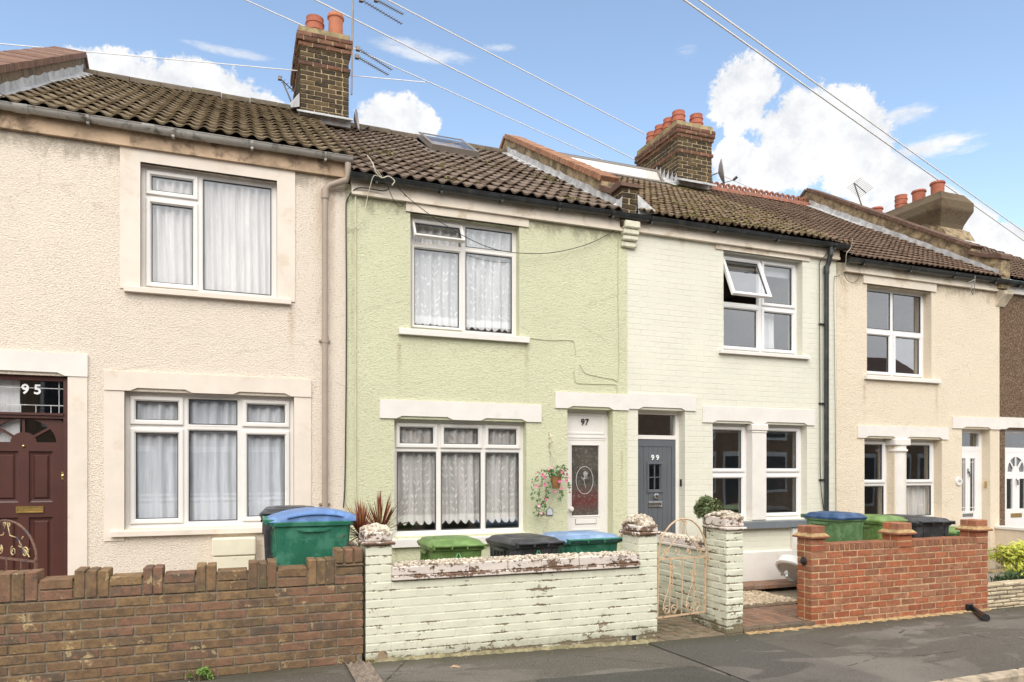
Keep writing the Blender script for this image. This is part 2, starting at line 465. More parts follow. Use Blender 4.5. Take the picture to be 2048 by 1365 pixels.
# bricks ------------------------------------------------------------
def brick(mb, x0, x1, y0, y1, z0, z1, j=.002, ch=.004):
    mb.rv = random.random()
    d = random.uniform(-j, j)
    mb.box(x0 + random.uniform(0, j), x1 - random.uniform(0, j), y0 + d, y1 + d, z0 + random.uniform(0, j * .6), z1 - random.uniform(0, j * .6), ch, j * .6)
def course_x(mb, x0, x1, y0, y1, z, H=.065, L=.215, gap=.010, off=0, j=.002, ch=.004, drop=0.0):
    x = x0 - off
    while x < x1 - .01:
        a = max(x, x0); b = min(x + L, x1)
        if b - a > .03 and random.random() >= drop:
            brick(mb, a, b, y0, y1, z, z + H, j, ch)
        x += L + gap
def ring_course(mb, x0, x1, y0, y1, z, H=.065, odd=0, gap=.010, T=.1025, j=.002, ch=.004):
    L = .215
    o1 = 0 if odd else .1125
    if odd:
        course_x(mb, x0, x1, y0, y0 + T, z, H, L, gap, 0, j, ch); course_x(mb, x0, x1, y1 - T, y1, z, H, L, gap, 0, j, ch)
        ya, yb = y0 + T + gap, y1 - T - gap
    else:
        course_x(mb, x0 + T + gap, x1 - T - gap, y0, y0 + T, z, H, L, gap, 0, j, ch)
        course_x(mb, x0 + T + gap, x1 - T - gap, y1 - T, y1, z, H, L, gap, 0, j, ch)
        ya, yb = y0, y1
    for xa, xb in ((x0, x0 + T), (x1 - T, x1)):
        y = ya
        while y < yb - .01:
            b = min(y + L, yb)
            if b - y > .03: brick(mb, xa, xb, y, b, z, z + H, j, ch)
            y += L + gap
# ================================================================== MATERIALS
EAV = {95: 5.18, 97: 5.0, 99: 5.0, 101: 4.83, 103: 4.83}
M = {}
M['r95'] = mat_roughcast('cream_roughcast', (.86, .76, .645), 5.0, warm=(.66, .44, .24), runs=[(583, 622, .8, .06), (640, 350, 1.2, .12), (665, 360, 2.0, .05), (520, 1078, .5, .05)])
M['r97'] = mat_roughcast('pale_green_roughcast', (.702, .708, .495), 4.85, warm=(.5, .42, .22), runs=[(798, 686, .9, .05), (1052, 684, .9, .05), (704, 400, 3, .03), (1098, 890, .35, .02), (1243, 900, .8, .03), (792, 1092, .4, .05)])
M['r101'] = mat_roughcast('buff_roughcast', (.86, .745, .585), 4.7, warm=(.68, .46, .24), runs=[(1872, 768, .8, .06), (1728, 768, .8, .05), (1690, 560, 1.0, .06)])
M['r103'] = mat_roughcast('brown_pebbledash', (.30, .19, .12), 4.7, warm=(.3, .18, .1), scale=60, depth=.035)
_n = M['r103'].node_tree; _t = NT(_n); _b = _n.nodes['Principled BSDF']
_src = _b.inputs['Base Color'].links[0].from_socket
_sp = _t.voro(75, feat='F1', out='Color'); _sx = _t.new('ShaderNodeSeparateColor'); _t.l.new(_sp, _sx.inputs[0])
_c = _t.mix(_t.ramp(_sx.outputs[0], .55, .8, 0, .8), _src, (.50, .38, .27)); _c = _t.mix(_t.ramp(_sx.outputs[1], .6, .85, 0, .8), _c, (.12, .07, .045)); _t.l.new(_c, _b.inputs['Base Color'])
M['p99'] = mat_facade_brick('pale_painted_brick', (.74, .725, .61))
M['smooth_cream'] = mat_plain('smooth_cream_paint', (.75, .665, .575), .7, var=.05, vscale=2.5, bump=.25, bscale=18, bdist=.004, dirt=(.55, .4, .25), dirt_amt=.35, dscale=3.2, dlo=.56)
M['white_paint'] = mat_plain('white_masonry_paint', (.76, .72, .675), .6, var=.04, vscale=3, bump=.3, bscale=25, bdist=.003, dirt=(.5, .42, .33), dirt_amt=.25, dscale=4, dlo=.58)
M['cream_band'] = mat_plain('cream_painted_band', (.74, .66, .55), .7, var=.06, vscale=2, bump=.3, bscale=25, bdist=.003, dirt=(.35, .24, .13), dirt_amt=.45, dscale=3.5, dlo=.5)
M['fascia_brown'] = mat_plain('stained_shadowed_fascia', (.50, .36, .24), .8, var=.3, vscale=3, dirt=(.12, .08, .05), dirt_amt=.7, dscale=5, dlo=.48)  # brown takes in both staining and the shadow under the gutter
M['upvc'] = mat_plain('white_plastic_frame', (.80, .77, .735), .28, var=.02, vscale=4, dirt=(.6, .5, .38), dirt_amt=.18, dscale=6, dlo=.58)
M['upvc_cool'] = mat_plain('bright_white_frame', (.82, .805, .80), .25, var=.02, vscale=4)
M['gasket'] = mat_plain('dark_gasket', (.04, .045, .05), .5)
M['glass'] = mat_glass('window_glass', .10)
M['glass_refl'] = mat_glass('bright_window_glass', .16)
M['glass_sky'] = mat_glass('rooflight_glass', .55)
M['room'] = mat_plain('dim_room', (.30, .26, .23), .9, var=.3, vscale=1.2)
M['net_plain'] = mat_net('plain_net', (.90, .87, .85), .93, fold=9)
M['net_lo'] = mat_net('banded_net', (.80, .83, .88), .66, band=0.0, fold=8)
M['net_lace'] = mat_net('lace_net', (.86, .84, .84), .52, lace=.5, sc=9.0, hem=0.0, fold=9)
M['net_lace2'] = mat_net('lace_net_upper', (.88, .88, .90), .74, lace=.4, sc=10.0, hem=0.0, fold=9)
M['net_white'] = mat_net('white_drape', (.92, .92, .95), .95, fold=10)
M['blind'] = mat_plain('roller_blind', (.50, .50, .52), .8, var=.05)
M['door_brown'] = mat_plain('oxblood_wood', (.075, .026, .020), .38, var=.12, vscale=3, bump=.12, bscale=50, bdist=.002)
M['door_grey'] = mat_plain('slate_grey_door', (.115, .125, .14), .42, var=.05, vscale=3)
M['slate'] = mat_plain('grey_painted_sill', (.16, .175, .195), .55, var=.1)
M['brass'] = mat_plain('brass', (.60, .42, .16), .35, 1.0, var=.15, vscale=20)
M['chrome'] = mat_plain('chrome', (.75, .75, .76), .2, 1.0, var=.05)
M['black'] = mat_plain('black_plastic', (.018, .018, .02), .4, var=.2)
M['gut_grey'] = mat_plain('grey_gutter', (.40, .38, .35), .45, var=.1, vscale=5, dirt=(.09, .08, .06), dirt_amt=.8, dscale=6, dlo=.5)
M['gut_black'] = mat_plain('black_gutter', (.03, .033, .035), .35, var=.3, vscale=5, dirt=(.1, .1, .08), dirt_amt=.4, dscale=6)
M['pipe_brown'] = mat_plain('taupe_pipe', (.36, .29, .23), .5, var=.08, vscale=3)
M['lead'] = mat_plain('lead_flashing', (.46, .46, .46), .6, var=.22, vscale=7, bump=.6, bscale=18, bdist=.01, dirt=(.75, .75, .74), dirt_amt=.5, dscale=6, dlo=.5)
M['tile95'] = mat_tile('brown_roll_tile', [(.14, .10, .062), (.22, .165, .10), (.29, .225, .145), (.17, .125, .075)], moss=(.15, .12, .06), moss_amt=.35, moss_lo=.52, lich=(.44, .36, .26), lich_amt=.5)
M['tile97'] = mat_tile('grey_brown_roll_tile', [(.13, .092, .068), (.20, .145, .108), (.28, .215, .17), (.16, .115, .085)], moss=(.24, .20, .06), moss_amt=.45, moss_lo=.60, lich=(.38, .33, .28), lich_amt=.22)
M['tile99'] = mat_tile('mossy_clay_tile', [(.13, .085, .055), (.20, .14, .09), (.28, .20, .13), (.22, .12, .08)], moss=(.24, .22, .08), moss_amt=.5, moss_lo=.54, lich=(.48, .43, .33), lich_amt=.5)
M['tile101'] = mat_tile('red_brown_clay_tile', [(.13, .082, .058), (.19, .125, .088), (.25, .17, .12), (.17, .11, .08)], moss=(.2, .15, .08), moss_amt=.25, moss_lo=.60, lich=(.34, .26, .2), lich_amt=.3)
M['ridge_red'] = mat_plain('terracotta_ridge', (.27, .11, .07), .85, var=.25, vscale=9, dirt=(.12, .09, .06), dirt_amt=.5, dscale=8)
M['ridge_brown'] = mat_plain('brown_ridge', (.11, .085, .06), .9, var=.25, vscale=9, dirt=(.14, .13, .06), dirt_amt=.5, dscale=5)
M['stock_dark'] = mat_brick('sooty_stock_brick', [(.045, .033, .024), (.085, .06, .036), (.033, .027, .022), (.15, .105, .055), (.065, .047, .034)], eff=(.28, .20, .09), eff_amt=.25)
M['stock_red'] = mat_brick('sooty_red_brick', [(.16, .07, .05), (.24, .11, .07), (.12, .065, .05), (.30, .15, .10)])
M['mortar_pale'] = mat_mortar('pale_mortar', (.42, .33, .20))
M['brown_brick'] = mat_brick('brown_stock_brick', [(.19, .12, .072), (.28, .175, .09), (.16, .11, .075), (.33, .21, .105), (.23, .145, .085), (.29, .155, .10), (.15, .11, .08)], eff=(.52, .40, .22), eff_amt=.75, dirt=(.07, .06, .045), dirt_amt=.65, moss=(.13, .13, .06))
M['brown_mortar'] = mat_mortar('grey_brown_mortar', (.235, .195, .145))
M['red_brick'] = mat_brick('orange_red_brick', [(.38, .12, .06), (.50, .17, .085), (.30, .12, .07), (.46, .22, .13), (.36, .11, .06)], dirt=(.22, .12, .075), dirt_amt=.35, eff=(.5, .33, .2), eff_amt=.3)
M['red_mortar'] = mat_mortar('sandy_mortar', (.55, .40, .24))
M['sand_mortar'] = mat_mortar('mortar_haunching', (.45, .31, .16))
M['green_brick'] = mat_painted_brick('flaking_green_paint', (.715, .715, .575), (.20, .15, .10), .54, z0=-.075)
M['cope_paint'] = mat_painted_brick('flaking_white_coping', (.70, .62, .56), (.14, .085, .055), 1.35, z0=.02, H=.14, peel2=(.28, .15, .09))
M['pebble'] = mat_brick('white_pebble', [(.80, .74, .62), (.70, .62, .50), (.84, .79, .70), (.32, .24, .17), (.78, .70, .58), (.45, .36, .27)], dirt=(.25, .2, .15), dirt_amt=.25)
M['parapet'] = mat_plain('weathered_render', (.24, .175, .11), .95, var=.35, vscale=4, bump=.8, bscale=22, bdist=.015, dirt=(.05, .042, .03), dirt_amt=.75, dscale=4, dlo=.45)
M['parapet_pale'] = mat_plain('pale_mottled_render', (.32, .24, .14), .95, var=.4, vscale=8, bump=.8, bscale=22, bdist=.015, dirt=(.09, .07, .045), dirt_amt=.7, dscale=6, dlo=.46)  # paler, more mottled copy of the parapet render
M['coping_brick'] = mat_brick('orange_coping_brick', [(.40, .19, .11), (.48, .25, .15), (.34, .17, .11), (.44, .26, .17)], dirt=(.2, .12, .08), dirt_amt=.4)
M['coping_dark'] = mat_brick('brown_coping_brick', [(.14, .085, .06), (.20, .12, .085), (.16, .10, .08), (.24, .15, .11)], dirt=(.05, .04, .03), dirt_amt=.5)
M['coping_old'] = mat_brick('weathered_coping_brick', [(.26, .15, .11), (.32, .19, .14), (.22, .13, .10)], dirt=(.12, .09, .07), dirt_amt=.5)
M['stone_chim'] = mat_plain('rendered_chimney', (.135, .092, .052), .95, var=.35, vscale=3, bump=.8, bscale=12, bdist=.02, dirt=(.10, .08, .05), dirt_amt=.7, dscale=3, dlo=.45)
M['cap'] = mat_plain('mortar_cap', (.27, .21, .11), .95, var=.3, vscale=7, bump=.7, bscale=25, bdist=.01, dirt=(.10, .085, .05), dirt_amt=.6, dscale=6)
M['pot'] = mat_plain('terracotta_pot', (.42, .13, .075), .75, var=.18, vscale=7, bump=.3, bscale=30, bdist=.004, dirt=(.14, .07, .05), dirt_amt=.5, dscale=7)
M['pot2'] = mat_plain('orange_terracotta_pot', (.52, .19, .10), .75, var=.12, vscale=7, bump=.3, bscale=30, bdist=.004)
M['taupe'] = mat_plain('taupe_rooflight_frame', (.20, .17, .145), .5, var=.1)
M['metal'] = mat_plain('weathered_metal', (.22, .20, .18), .5, .6, var=.2)
M['dish'] = mat_plain('grey_dish', (.42, .40, .38), .5, var=.1)
M['cable_light'] = mat_plain('pale_cable', (.86, .85, .84), .6, var=.05)
M['cable_black'] = mat_plain('black_cable', (.03, .03, .028), .5)
M['cable_cream'] = mat_plain('cream_cable', (.60, .56, .44), .5)
M['cable_green'] = mat_plain('green_painted_cable', (.42, .45, .28), .6)

# ================================================================== HOUSE PIECES
def facade(mb, x0, x1, z0, z1, Y, ops, thick=.30):
    xs = sorted({x0, x1, *[o[0] for o in ops], *[o[1] for o in ops]})
    zs = sorted({z0, z1, *[o[2] for o in ops], *[o[3] for o in ops]})
    for i in range(len(xs) - 1):
        for k in range(len(zs) - 1):
            cx, cz = (xs[i] + xs[i + 1]) / 2, (zs[k] + zs[k + 1]) / 2
            if any(o[0] < cx < o[1] and o[2] < cz < o[3] for o in ops): continue
            mb.quad((xs[i], Y, zs[k]), (xs[i + 1], Y, zs[k]), (xs[i + 1], Y, zs[k + 1]), (xs[i], Y, zs[k + 1]))
    for (a, b, c, d, *r) in ops:
        e = Y + thick
        mb.quad((a, Y, c), (a, e, c), (a, e, d), (a, Y, d)); mb.quad((b, Y, c), (b, Y, d), (b, e, d), (b, e, c))
        mb.quad((a, Y, d), (a, e, d), (b, e, d), (b, Y, d)); mb.quad((a, Y, c), (b, Y, c), (b, e, c), (a, e, c))
    for x in (x0, x1): mb.quad((x, Y, z0), (x, Y + thick, z0), (x, Y + thick, z1), (x, Y, z1))
    mb.quad((x0, Y, z1), (x1, Y, z1), (x1, Y + thick, z1), (x0, Y + thick, z1))

def interior(house, x0, x1, zt):
    mb = MB(); e = .02
    x0 += e; x1 -= e; y0, y1 = .31, 3.2
    for za, zb in ((0.02, 2.78), (2.86, zt - .1)):
        mb.quad((x0, y1, za), (x1, y1, za), (x1, y1, zb), (x0, y1, zb))
        mb.quad((x0, y0, za), (x0, y1, za), (x0, y1, zb), (x0, y0, zb)); mb.quad((x1, y0, za), (x1, y1, za), (x1, y1, zb), (x1, y0, zb))
        mb.quad((x0, y0, za), (x1, y0, za), (x1, y1, za), (x0, y1, za)); mb.quad((x0, y0, zb), (x1, y0, zb), (x1, y1, zb), (x0, y1, zb))
    mb.build('interior', M['room'], house)

def lintel(house, x0, x1, z0, z1, gaps, mat, Y=0.0, name='lintel', proud=.022):
    pts = [(x0, z1), (x0, z0)]
    for (a, b) in gaps:
        pts += [(a, z0), (a + .07, z0 + .032), (b - .07, z0 + .032), (b, z0)]
    pts += [(x1, z0), (x1, z1)]
    mb = MB(); mb.prism(pts, 1, Y - proud, Y + .05)
    return mb.build(name, mat, house)

def sill(parent, x0, x1, z0, z1, mat, Y=0.0, out=.06, drop=.012):
    mb = MB()
    mb.prism([(Y - out, z0), (Y - out, z1 - drop), (Y - out + .012, z1 - drop * .4), (Y + .12, z1), (Y + .12, z0)], 0, x0, x1)
    return mb.build('sill', mat, parent)

def sash_geo(x0, x1, z0, z1, Y, kind, ang, fr, gk, gl, w=.052):
    if kind == 'S':
        prof = [(.003, Y + .03), (.003, Y - .018), (.01, Y - .022), (w - .014, Y - .022), (w, Y), (w, Y + .03)]
        gd = w
    else:
        prof = [(0, Y + .02), (0, Y - .002), (.016, Y + .010), (.016, Y + .03)]; gd = .016
    starts = (len(fr.v), len(gk.v), len(gl.v))
    fr.ring(x0, x1, z0, z1, prof)
    gk.ring(x0, x1, z0, z1, [(gd - .001, Y + .004), (gd + .009, Y + .008), (gd + .009, Y + .03)])
    a = gd - .002
    gl.quad((x0 + a, Y + .015, z0 + a), (x1 - a, Y + .015, z0 + a), (x1 - a, Y + .015, z1 - a), (x0 + a, Y + .015, z1 - a))
    if ang:
        T = Matrix.Translation((0, Y - .02, z1)) @ Matrix.Rotation(-R(ang), 4, 'X') @ Matrix.Translation((0, -Y + .02 - .0, -z1))
        for mb, st in zip((fr, gk, gl), starts):
            for i in range(st, len(mb.v)): mb.v[i] = tuple(T @ Vector(mb.v[i]))

def make_window(house, x0, x1, z0, z1, Y, cols, glass='glass', fmat='upvc', outer=.045, label=None, stub=True, sashw=.052):
    """cols: [(xa, xb, [(za, zb, kind, angle), ...]), ...] with xa..xb between mullion centres"""
    fr = MB(); fr.ring(x0, x1, z0, z1, [(0, Y + .06), (0, Y), (outer - .008, Y), (outer, Y + .008), (outer, Y + .06)])
    mh = .022
    win = None
    sa = []; gk = MB(); gl = MB()
    for ci, (xa, xb, rows) in enumerate(cols):
        if ci: fr.box(xa - mh, xa + mh, Y + .001, Y + .058, z0 + outer - .002, z1 - outer + .002)
        for ri, (za, zb, kind, ang) in enumerate(rows):
            if ri:
                fr.box((x0 + outer if ci == 0 else xa + mh) - .001, (x1 - outer if ci == len(cols) - 1 else xb - mh) + .001, Y + .002, Y + .056, za - mh, za + mh)
            A = x0 + outer - .004 if ci == 0 else xa + mh - .004
            B = x1 - outer + .004 if ci == len(cols) - 1 else xb - mh + .004
            C = z0 + outer - .004 if ri == 0 else za + mh - .004
            D = z1 - outer + .004 if ri == len(rows) - 1 else zb - mh + .004
            s = MB(); sash_geo(A, B, C, D, Y, kind, ang, s if kind == 'S' else fr, gk, gl, sashw)
            if kind == 'S': sa.append((s, ang))
    win = fr.build('window', M[fmat], house)
    if label: win['label'] = label
    for s, ang in sa:
        o = s.build('sash', M[fmat], win)
        if ang: o['label'] = 'top hung sash propped open'
    gk.build('gasket', M['gasket'], win)
    gl.build('pane', M[glass], win)
    return win

def curtain(win, x0, x1, z0, z1, Y, mat, amp=.022, folds=14, hem=0.0, scal=10, seed=0):
    rnd = random.Random(seed); mb = MB(); n = 160; nz = 14
    ph = [rnd.uniform(0, 6) for _ in range(4)]
    vs = []
    for k in range(nz + 1):
        for i in range(n + 1):
            t = i / n; x = x0 + (x1 - x0) * t
            zb = z0 + hem * (1 - abs(sin(pi * t * scal))) if hem else z0
            z = zb + (z1 - zb) * k / nz
            g = k / nz
            y = Y + amp * (sin(folds * 2 * pi * t + ph[0] + .6 * sin(3 * g + ph[1])) + .6 * sin(folds * .61 * 2 * pi * t + ph[2] + .8 * g))
            vs.append((x, y, z))
    fs = [(k * (n + 1) + i, k * (n + 1) + i + 1, (k + 1) * (n + 1) + i + 1, (k + 1) * (n + 1) + i) for k in range(nz) for i in range(n)]
    mb.add(vs, fs)
    return mb.build('curtain', M[mat] if isinstance(mat, str) else mat, win, smooth=True)

def roof_plane(e, r):
    "e, r = (y, z) of eave and ridge -> origin, unit up-slope, normal, length"
    d = Vector((0, r[0] - e[0], r[1] - e[1])); L = d.length; d /= L
    n = Vector((0, -d.z, d.y))
    return Vector((0, e[0], e[1])), d, n, L

def tile_roof(house, x0, x1, e, r, mat, period=.16, gauge=.30, roll=.035, step=.022, kind='roll', jit=.004, holes=[]):
    o, d, n, L = roof_plane(e, r)
    nc = max(1, round(L / gauge)); g = L / nc; nx = max(1, round((x1 - x0) / period)); p = (x1 - x0) / nx
    mb = MB(); K = 9 if kind == 'roll' else 8; y_seed = random.uniform(0, 6)
    def h(t):
        if kind == 'roll':
            t = t % 1
            return roll * (.5 + .5 * cos(2 * pi * (t - .30))) ** 1.6
        # shallow interlocking pan, one raised side roll
        return roll * (1 if t < .20 else .0) * (sin(pi * t / .20)) + roll * .25 * (1 if .2 <= t else 0) * abs(sin(pi * (t - .2) / .8)) * .5
    for c in range(nc):
        for i in range(nx):
            xm = x0 + (i + .5) * p; sm = (c + .5) * g
            if any(a < xm < b and s0 < sm < s1 for (a, b, s0, s1) in holes): continue
            mb.rv = min(1, max(0, random.gauss(.5, .24)))
            jz = random.uniform(-jit, jit) + .011 * sin(xm * 1.9 + c * .25 + y_seed) * sin(sm * 1.1 + .4); js = random.uniform(-.006, .006) - (.03 if random.random() < .006 else 0); tl = random.uniform(-jit, jit) * .6
            vs = []
            for k in range(K + 1):
                t = k / K; x = x0 + (i + t) * p - .0005
                h0_ = h(t if k < K else .9999); hh = h0_ + jz + tl * (t - .5)
                s0 = c * g + js - .035; s1 = (c + 1) * g + .02
                P = o + d * s0; q0_ = h0_ / roll
                a = P + n * (hh + step); lo = a - n * (.013 + (1 - min(1, q0_ * 1.5)) * max(0, step - .017)); b = o + d * s1 + n * (h0_ * .62 + jz)
                inn = P + d * .03 + n * ((lo - P).dot(n))
                for q in (inn, lo, a, b): vs.append((x, q.y, q.z))
            fs = []
            for k in range(K):
                for m_ in range(3):
                    fs.append((k * 4 + m_, (k + 1) * 4 + m_, (k + 1) * 4 + m_ + 1, k * 4 + m_ + 1))
            mb.add(vs, fs)
    # underlay
    mb.rv = .1
    for (a, b) in ((x0, x1),):
        q0 = o - n * .03; q1 = o + d * L - n * .03
        if not holes: mb.quad((a, q0.y, q0.z), (b, q0.y, q0.z), (b, q1.y, q1.z), (a, q1.y, q1.z))
    # rear slope
    back = Vector((0, r[0] * 2 - e[0], e[1]))
    mb.rv = .4
    mb.quad((x0, r[0], r[1]), (x1, r[0], r[1]), (x1, back.y, back.z), (x0, back.y, back.z))
    return mb.build('roof', mat, house, smooth=True)

def ridge(roof, x0, x1, r, mat, plain=True):
    mb = MB(); x = x0
    while x < x1 - .05:
        b = min(x + .44, x1)
        mb.rv = random.random(); dz = random.uniform(-.006, .006)
        pts = [(r[0] - .13 , r[1] - .055 + dz)] + [(r[0] - .11 * cos(a), r[1] - .02 + .085 * sin(a) + dz) for a in (R(20), R(60), R(90), R(120), R(160))] + [(r[0] + .13, r[1] - .055 + dz)]
        mb.prism(pts, 0, x + .004, b - .004)
        if not plain:
            for q in range(3):
                cx = x + (b - x) * (q + .5) / 3; hw = (b - x) / 6 - .005
                # upright crest loop with a hole
                m = 12; vs = []; cz = r[1] + .105
                for (yy) in (r[0] - .018, r[0] + .018):
                    for k in range(m):
                        an = 2 * pi * k / m
                        vs.append((cx + cos(an) * hw, yy, cz + sin(an) * .075 * (1 if sin(an) > 0 else .9)))
                        vs.append((cx + cos(an) * hw * .42, yy, cz + sin(an) * .036))
                fs = []
                for k in range(m):
                    k2 = (k + 1) % m
                    A, B, C_, D = 2 * k, 2 * k2, 2 * k2 + 1, 2 * k + 1
                    o_ = 2 * m
                    fs += [(A, B, C_, D), (A + o_, D + o_, C_ + o_, B + o_), (A, A + o_, B + o_, B), (D, C_, C_ + o_, D + o_)]
                mb.add(vs, fs)
        x += .44
    return mb.build('ridge_tiles', mat, roof)

def gutter(house, x0, x1, z, Y, mat, rad=.055, fall=0.0, brackets=6, boff=.3):
    mb = MB(); m = 9; n = 12
    vs = []
    for i in range(n + 1):
        t = i / n; x = x0 + (x1 - x0) * t; zz = z + fall * t + .006 * sin(t * 9)
        for (rr, sgn) in ((rad, 1), (rad * .86, -1)):
            for k in range(m):
                an = pi + pi * (k if sgn > 0 else m - 1 - k) / (m - 1)
                vs.append((x, Y + cos(an) * rr, zz + sin(an) * rr))
    W = 2 * m
    fs = [(i * W + k, i * W + (k + 1) % W, (i + 1) * W + (k + 1) % W, (i + 1) * W + k) for i in range(n) for k in range(W)]
    fs += [tuple(range(m))[::-1], tuple(n * W + k for k in range(m))]
    mb.add(vs, fs)
    mb.tube([(x0, Y - rad, z), (x1, Y - rad, z + fall)], .006, 6)
    g = mb.build('gutter', mat, house, smooth=True)
    for b in range(brackets):
        x = x0 + boff + (x1 - x0 - 2 * boff) * b / max(1, brackets - 1)
        bb = MB(); zz = z + fall * (x - x0) / (x1 - x0)
        pts = []
        for k in range(9):
            an = pi + pi * k / 8
            pts.append((Y + cos(an) * (rad + .008), zz + sin(an) * (rad + .008)))
        for k in range(9):
            an = 2 * pi - pi * k / 8
            pts.append((Y + cos(an) * (rad + .001), zz + sin(an) * (rad + .001)))
        bb.prism(pts, 0, x - .014, x + .014)
        bb.box(x - .011, x + .011, Y + rad - .004, Y + rad + .05, zz - .05, zz + .002)
        bb.box(x - .014, x + .014, Y - rad * .6, Y + rad * .4, zz - rad - .02, zz - rad + .006)
        bb.build('bracket', mat, g)
    return g

def parapet(house, x0, x1, e, r, h=.30, mat=None, cop=None, cop_top=None, y0=None, flash=(1, 1), th=.07):
    "party wall rising above the roof with brick-on-edge coping following the slope"
    o, d, n, L = roof_plane(e, r)
    mb = MB(); ys = e[0] if y0 is None else y0
    zs = e[1] + (ys - e[0]) * d.z / d.y
    zt = h / d.y
    mb.prism([(ys, zs - .1), (ys, zs + zt), (r[0], r[1] + zt), (2 * r[0] - ys, zs + zt), (2 * r[0] - ys, zs - .1)], 0, x0, x1)
    w = mb.build('parapet', mat, house)
    cb = MB(); s = 0.0; La = ((r[0] - ys) ** 2 + (r[1] - e[1] - (ys - e[0]) * d.z / d.y) ** 2) ** .5
    p0 = Vector((0, ys, zs + zt))
    while s < La - .02:
        b = min(s + .105, La)
        cb.rv = random.random(); j = random.uniform(-.003, .004)
        q = p0 + d * s + n * (.001 + j)
        cb.obox((x0 - .035, q.y, q.z), (x1 - x0 + .07, 0, 0), d * (b - s - .008), n * th)
        s += .11
    cb.rv = .2
    q = p0 + n * .0
    cb.obox((x0 - .03, q.y, q.z), (x1 - x0 + .06, 0, 0), d * La, n * (th * .8))
    # rear half
    dr = Vector((0, d.y, -d.z)); nr = Vector((0, d.z, d.y))
    q = Vector((0, r[0], r[1] + zt))
    cb.obox((x0 - .03, q.y, q.z), (x1 - x0 + .06, 0, 0), dr * La, nr * (th * .95))
    cb.build('coping', cop, w)
    for sgn, xx in ((flash[0], x0), (flash[1], x1)):
        if not sgn: continue
        fb = MB(); xw = xx - .004 if xx == x0 else xx + .004; vs = []; N = 40
        for k in range(N + 1):
            s = .03 + (L - .1) * k / N; q = o + d * s + n * (.050 + .005 * (k % 9 == 0) + random.uniform(0, .003)); wv = .125 + random.uniform(-.012, .012)
            up = .10 + random.uniform(-.006, .006) + .012 * ((k * 7) % 9 < 4)
            vs += [(xw - wv if xx == x0 else xw + wv, q.y, q.z - .018), (xw, q.y, q.z), (xw, q.y, q.z + up)]
        fb.add(vs, [(3 * k + m_, 3 * k + 3 + m_, 3 * k + 4 + m_, 3 * k + 1 + m_) for k in range(N) for m_ in range(2)])
        fb.build('flashing', M['lead'], w)
    return w

def pot(mb, c, h, r0, r1, rings=0, wide=1.0):
    prof = [(r0 * .98, 0), (r0, .01)]
    if rings:
        for k in range(rings):
            z = h * (k + .6) / (rings + .4); rr = r0 + (r1 - r0) * z / h
            prof += [(rr, z - .02), (rr + .011, z - .012), (rr + .011, z + .008), (rr - .002, z + .016)]
        prof += [(r1, h - .02), (r1 + .004, h)]
    else:
        prof += [(r1, h * .78), (r1 + .004, h * .84), (r1 + .022, h * .87), (r1 + .026, h * .92), (r1 + .012, h * .95), (r1 + .012, h)]
    prof += [(r1 - .03, h), (r1 - .035, h * .5)]
    mb.lathe(prof, c, 20)

def brick_chimney(house, x0, x1, y0, y1, zb, zt, pots, red_band=None, aerial=False):
    core = MB(); g = .012
    top = zt
    H = .075; nc = int((top - zb) / H); zb = top - nc * H
    core.box(x0 + .008, x1 - .008, y0 + .008, y1 - .008, zb, top - .01)
    mb = MB()
    corb = {nc - 1: .055, nc - 2: .055, nc - 3: .028}
    band = {nc - 7: .022}
    for c in range(nc):
        off = corb.get(c, band.get(c, 0.0))
        if off:
            mb.mat(1)
            core.box(x0 + .008 - off, x1 - .008 + off, y0 + .008 - off, y1 - .008 + off, zb + c * H, zb + c * H + H - .012)
        else: mb.mat(0)
        ring_course(mb, x0 - off, x1 + off, y0 - off, y1 + off, zb + c * H, odd=c % 2, j=.004, ch=.005)
    st = mb.build('chimney', [M['stock_dark'], M['stock_red']], house)
    core.build('mortar_core', M['mortar_pale'], st)
    cb = MB(); e = .02
    cb.prism([(y0 - e, top), (y0 - e + .03, top + .10), (y1 + e - .03, top + .10), (y1 + e, top)], 0, x0 - e, x1 + e)
    cb.build('cap', M['cap'], st)
    for (px_, py_, h, r0, r1, rings, m) in pots:
        pb = MB(); pot(pb, (px_, py_, top + .09), h, r0, r1, rings)
        pb.build('chimney_pot', M[m], st, smooth=True)
    return st
# ================================================================== HOUSES
B = [-2.45, xat(691), xat(1253), xat(1672), xat(1998), 15.75]      # party walls along the street
RY = 4.25
RIDGE = {95: 7.71, 97: 7.59, 99: 7.58, 101: 7.55, 103: 7.50}
EY = -.09
def house(name, x, label):
    h = empty(name, (x, 0, 0), label, 'house'); return h

# ------------------------------------------------ 95
h95 = house('terraced_house', (B[0] + B[1]) / 2, 'cream roughcast terraced house at the left with oxblood door, grey gutter and number 95')
u0, u1 = xat(281), xat(554); uz1 = zat(284, 325); uz0 = (zat(284, 578) + zat(551, 597)) / 2
l0, l1 = xat(249), xat(588); lz1 = (zat(249, 786) + zat(588, 790)) / 2; lz0 = (zat(249, 1061) + zat(588, 1047)) / 2
d1 = xat(136); d0 = d1 - .80; dz1 = zat(136, 753)
fa = MB(); facade(fa, B[0], B[1], -.4, 5.12, 0, [(u0, u1, uz0, uz1), (l0, l1, lz0, lz1), (d0, d1, .1, dz1)])
fa.build('wall', M['r95'], h95)
interior(h95, B[0], B[1], 5.0)
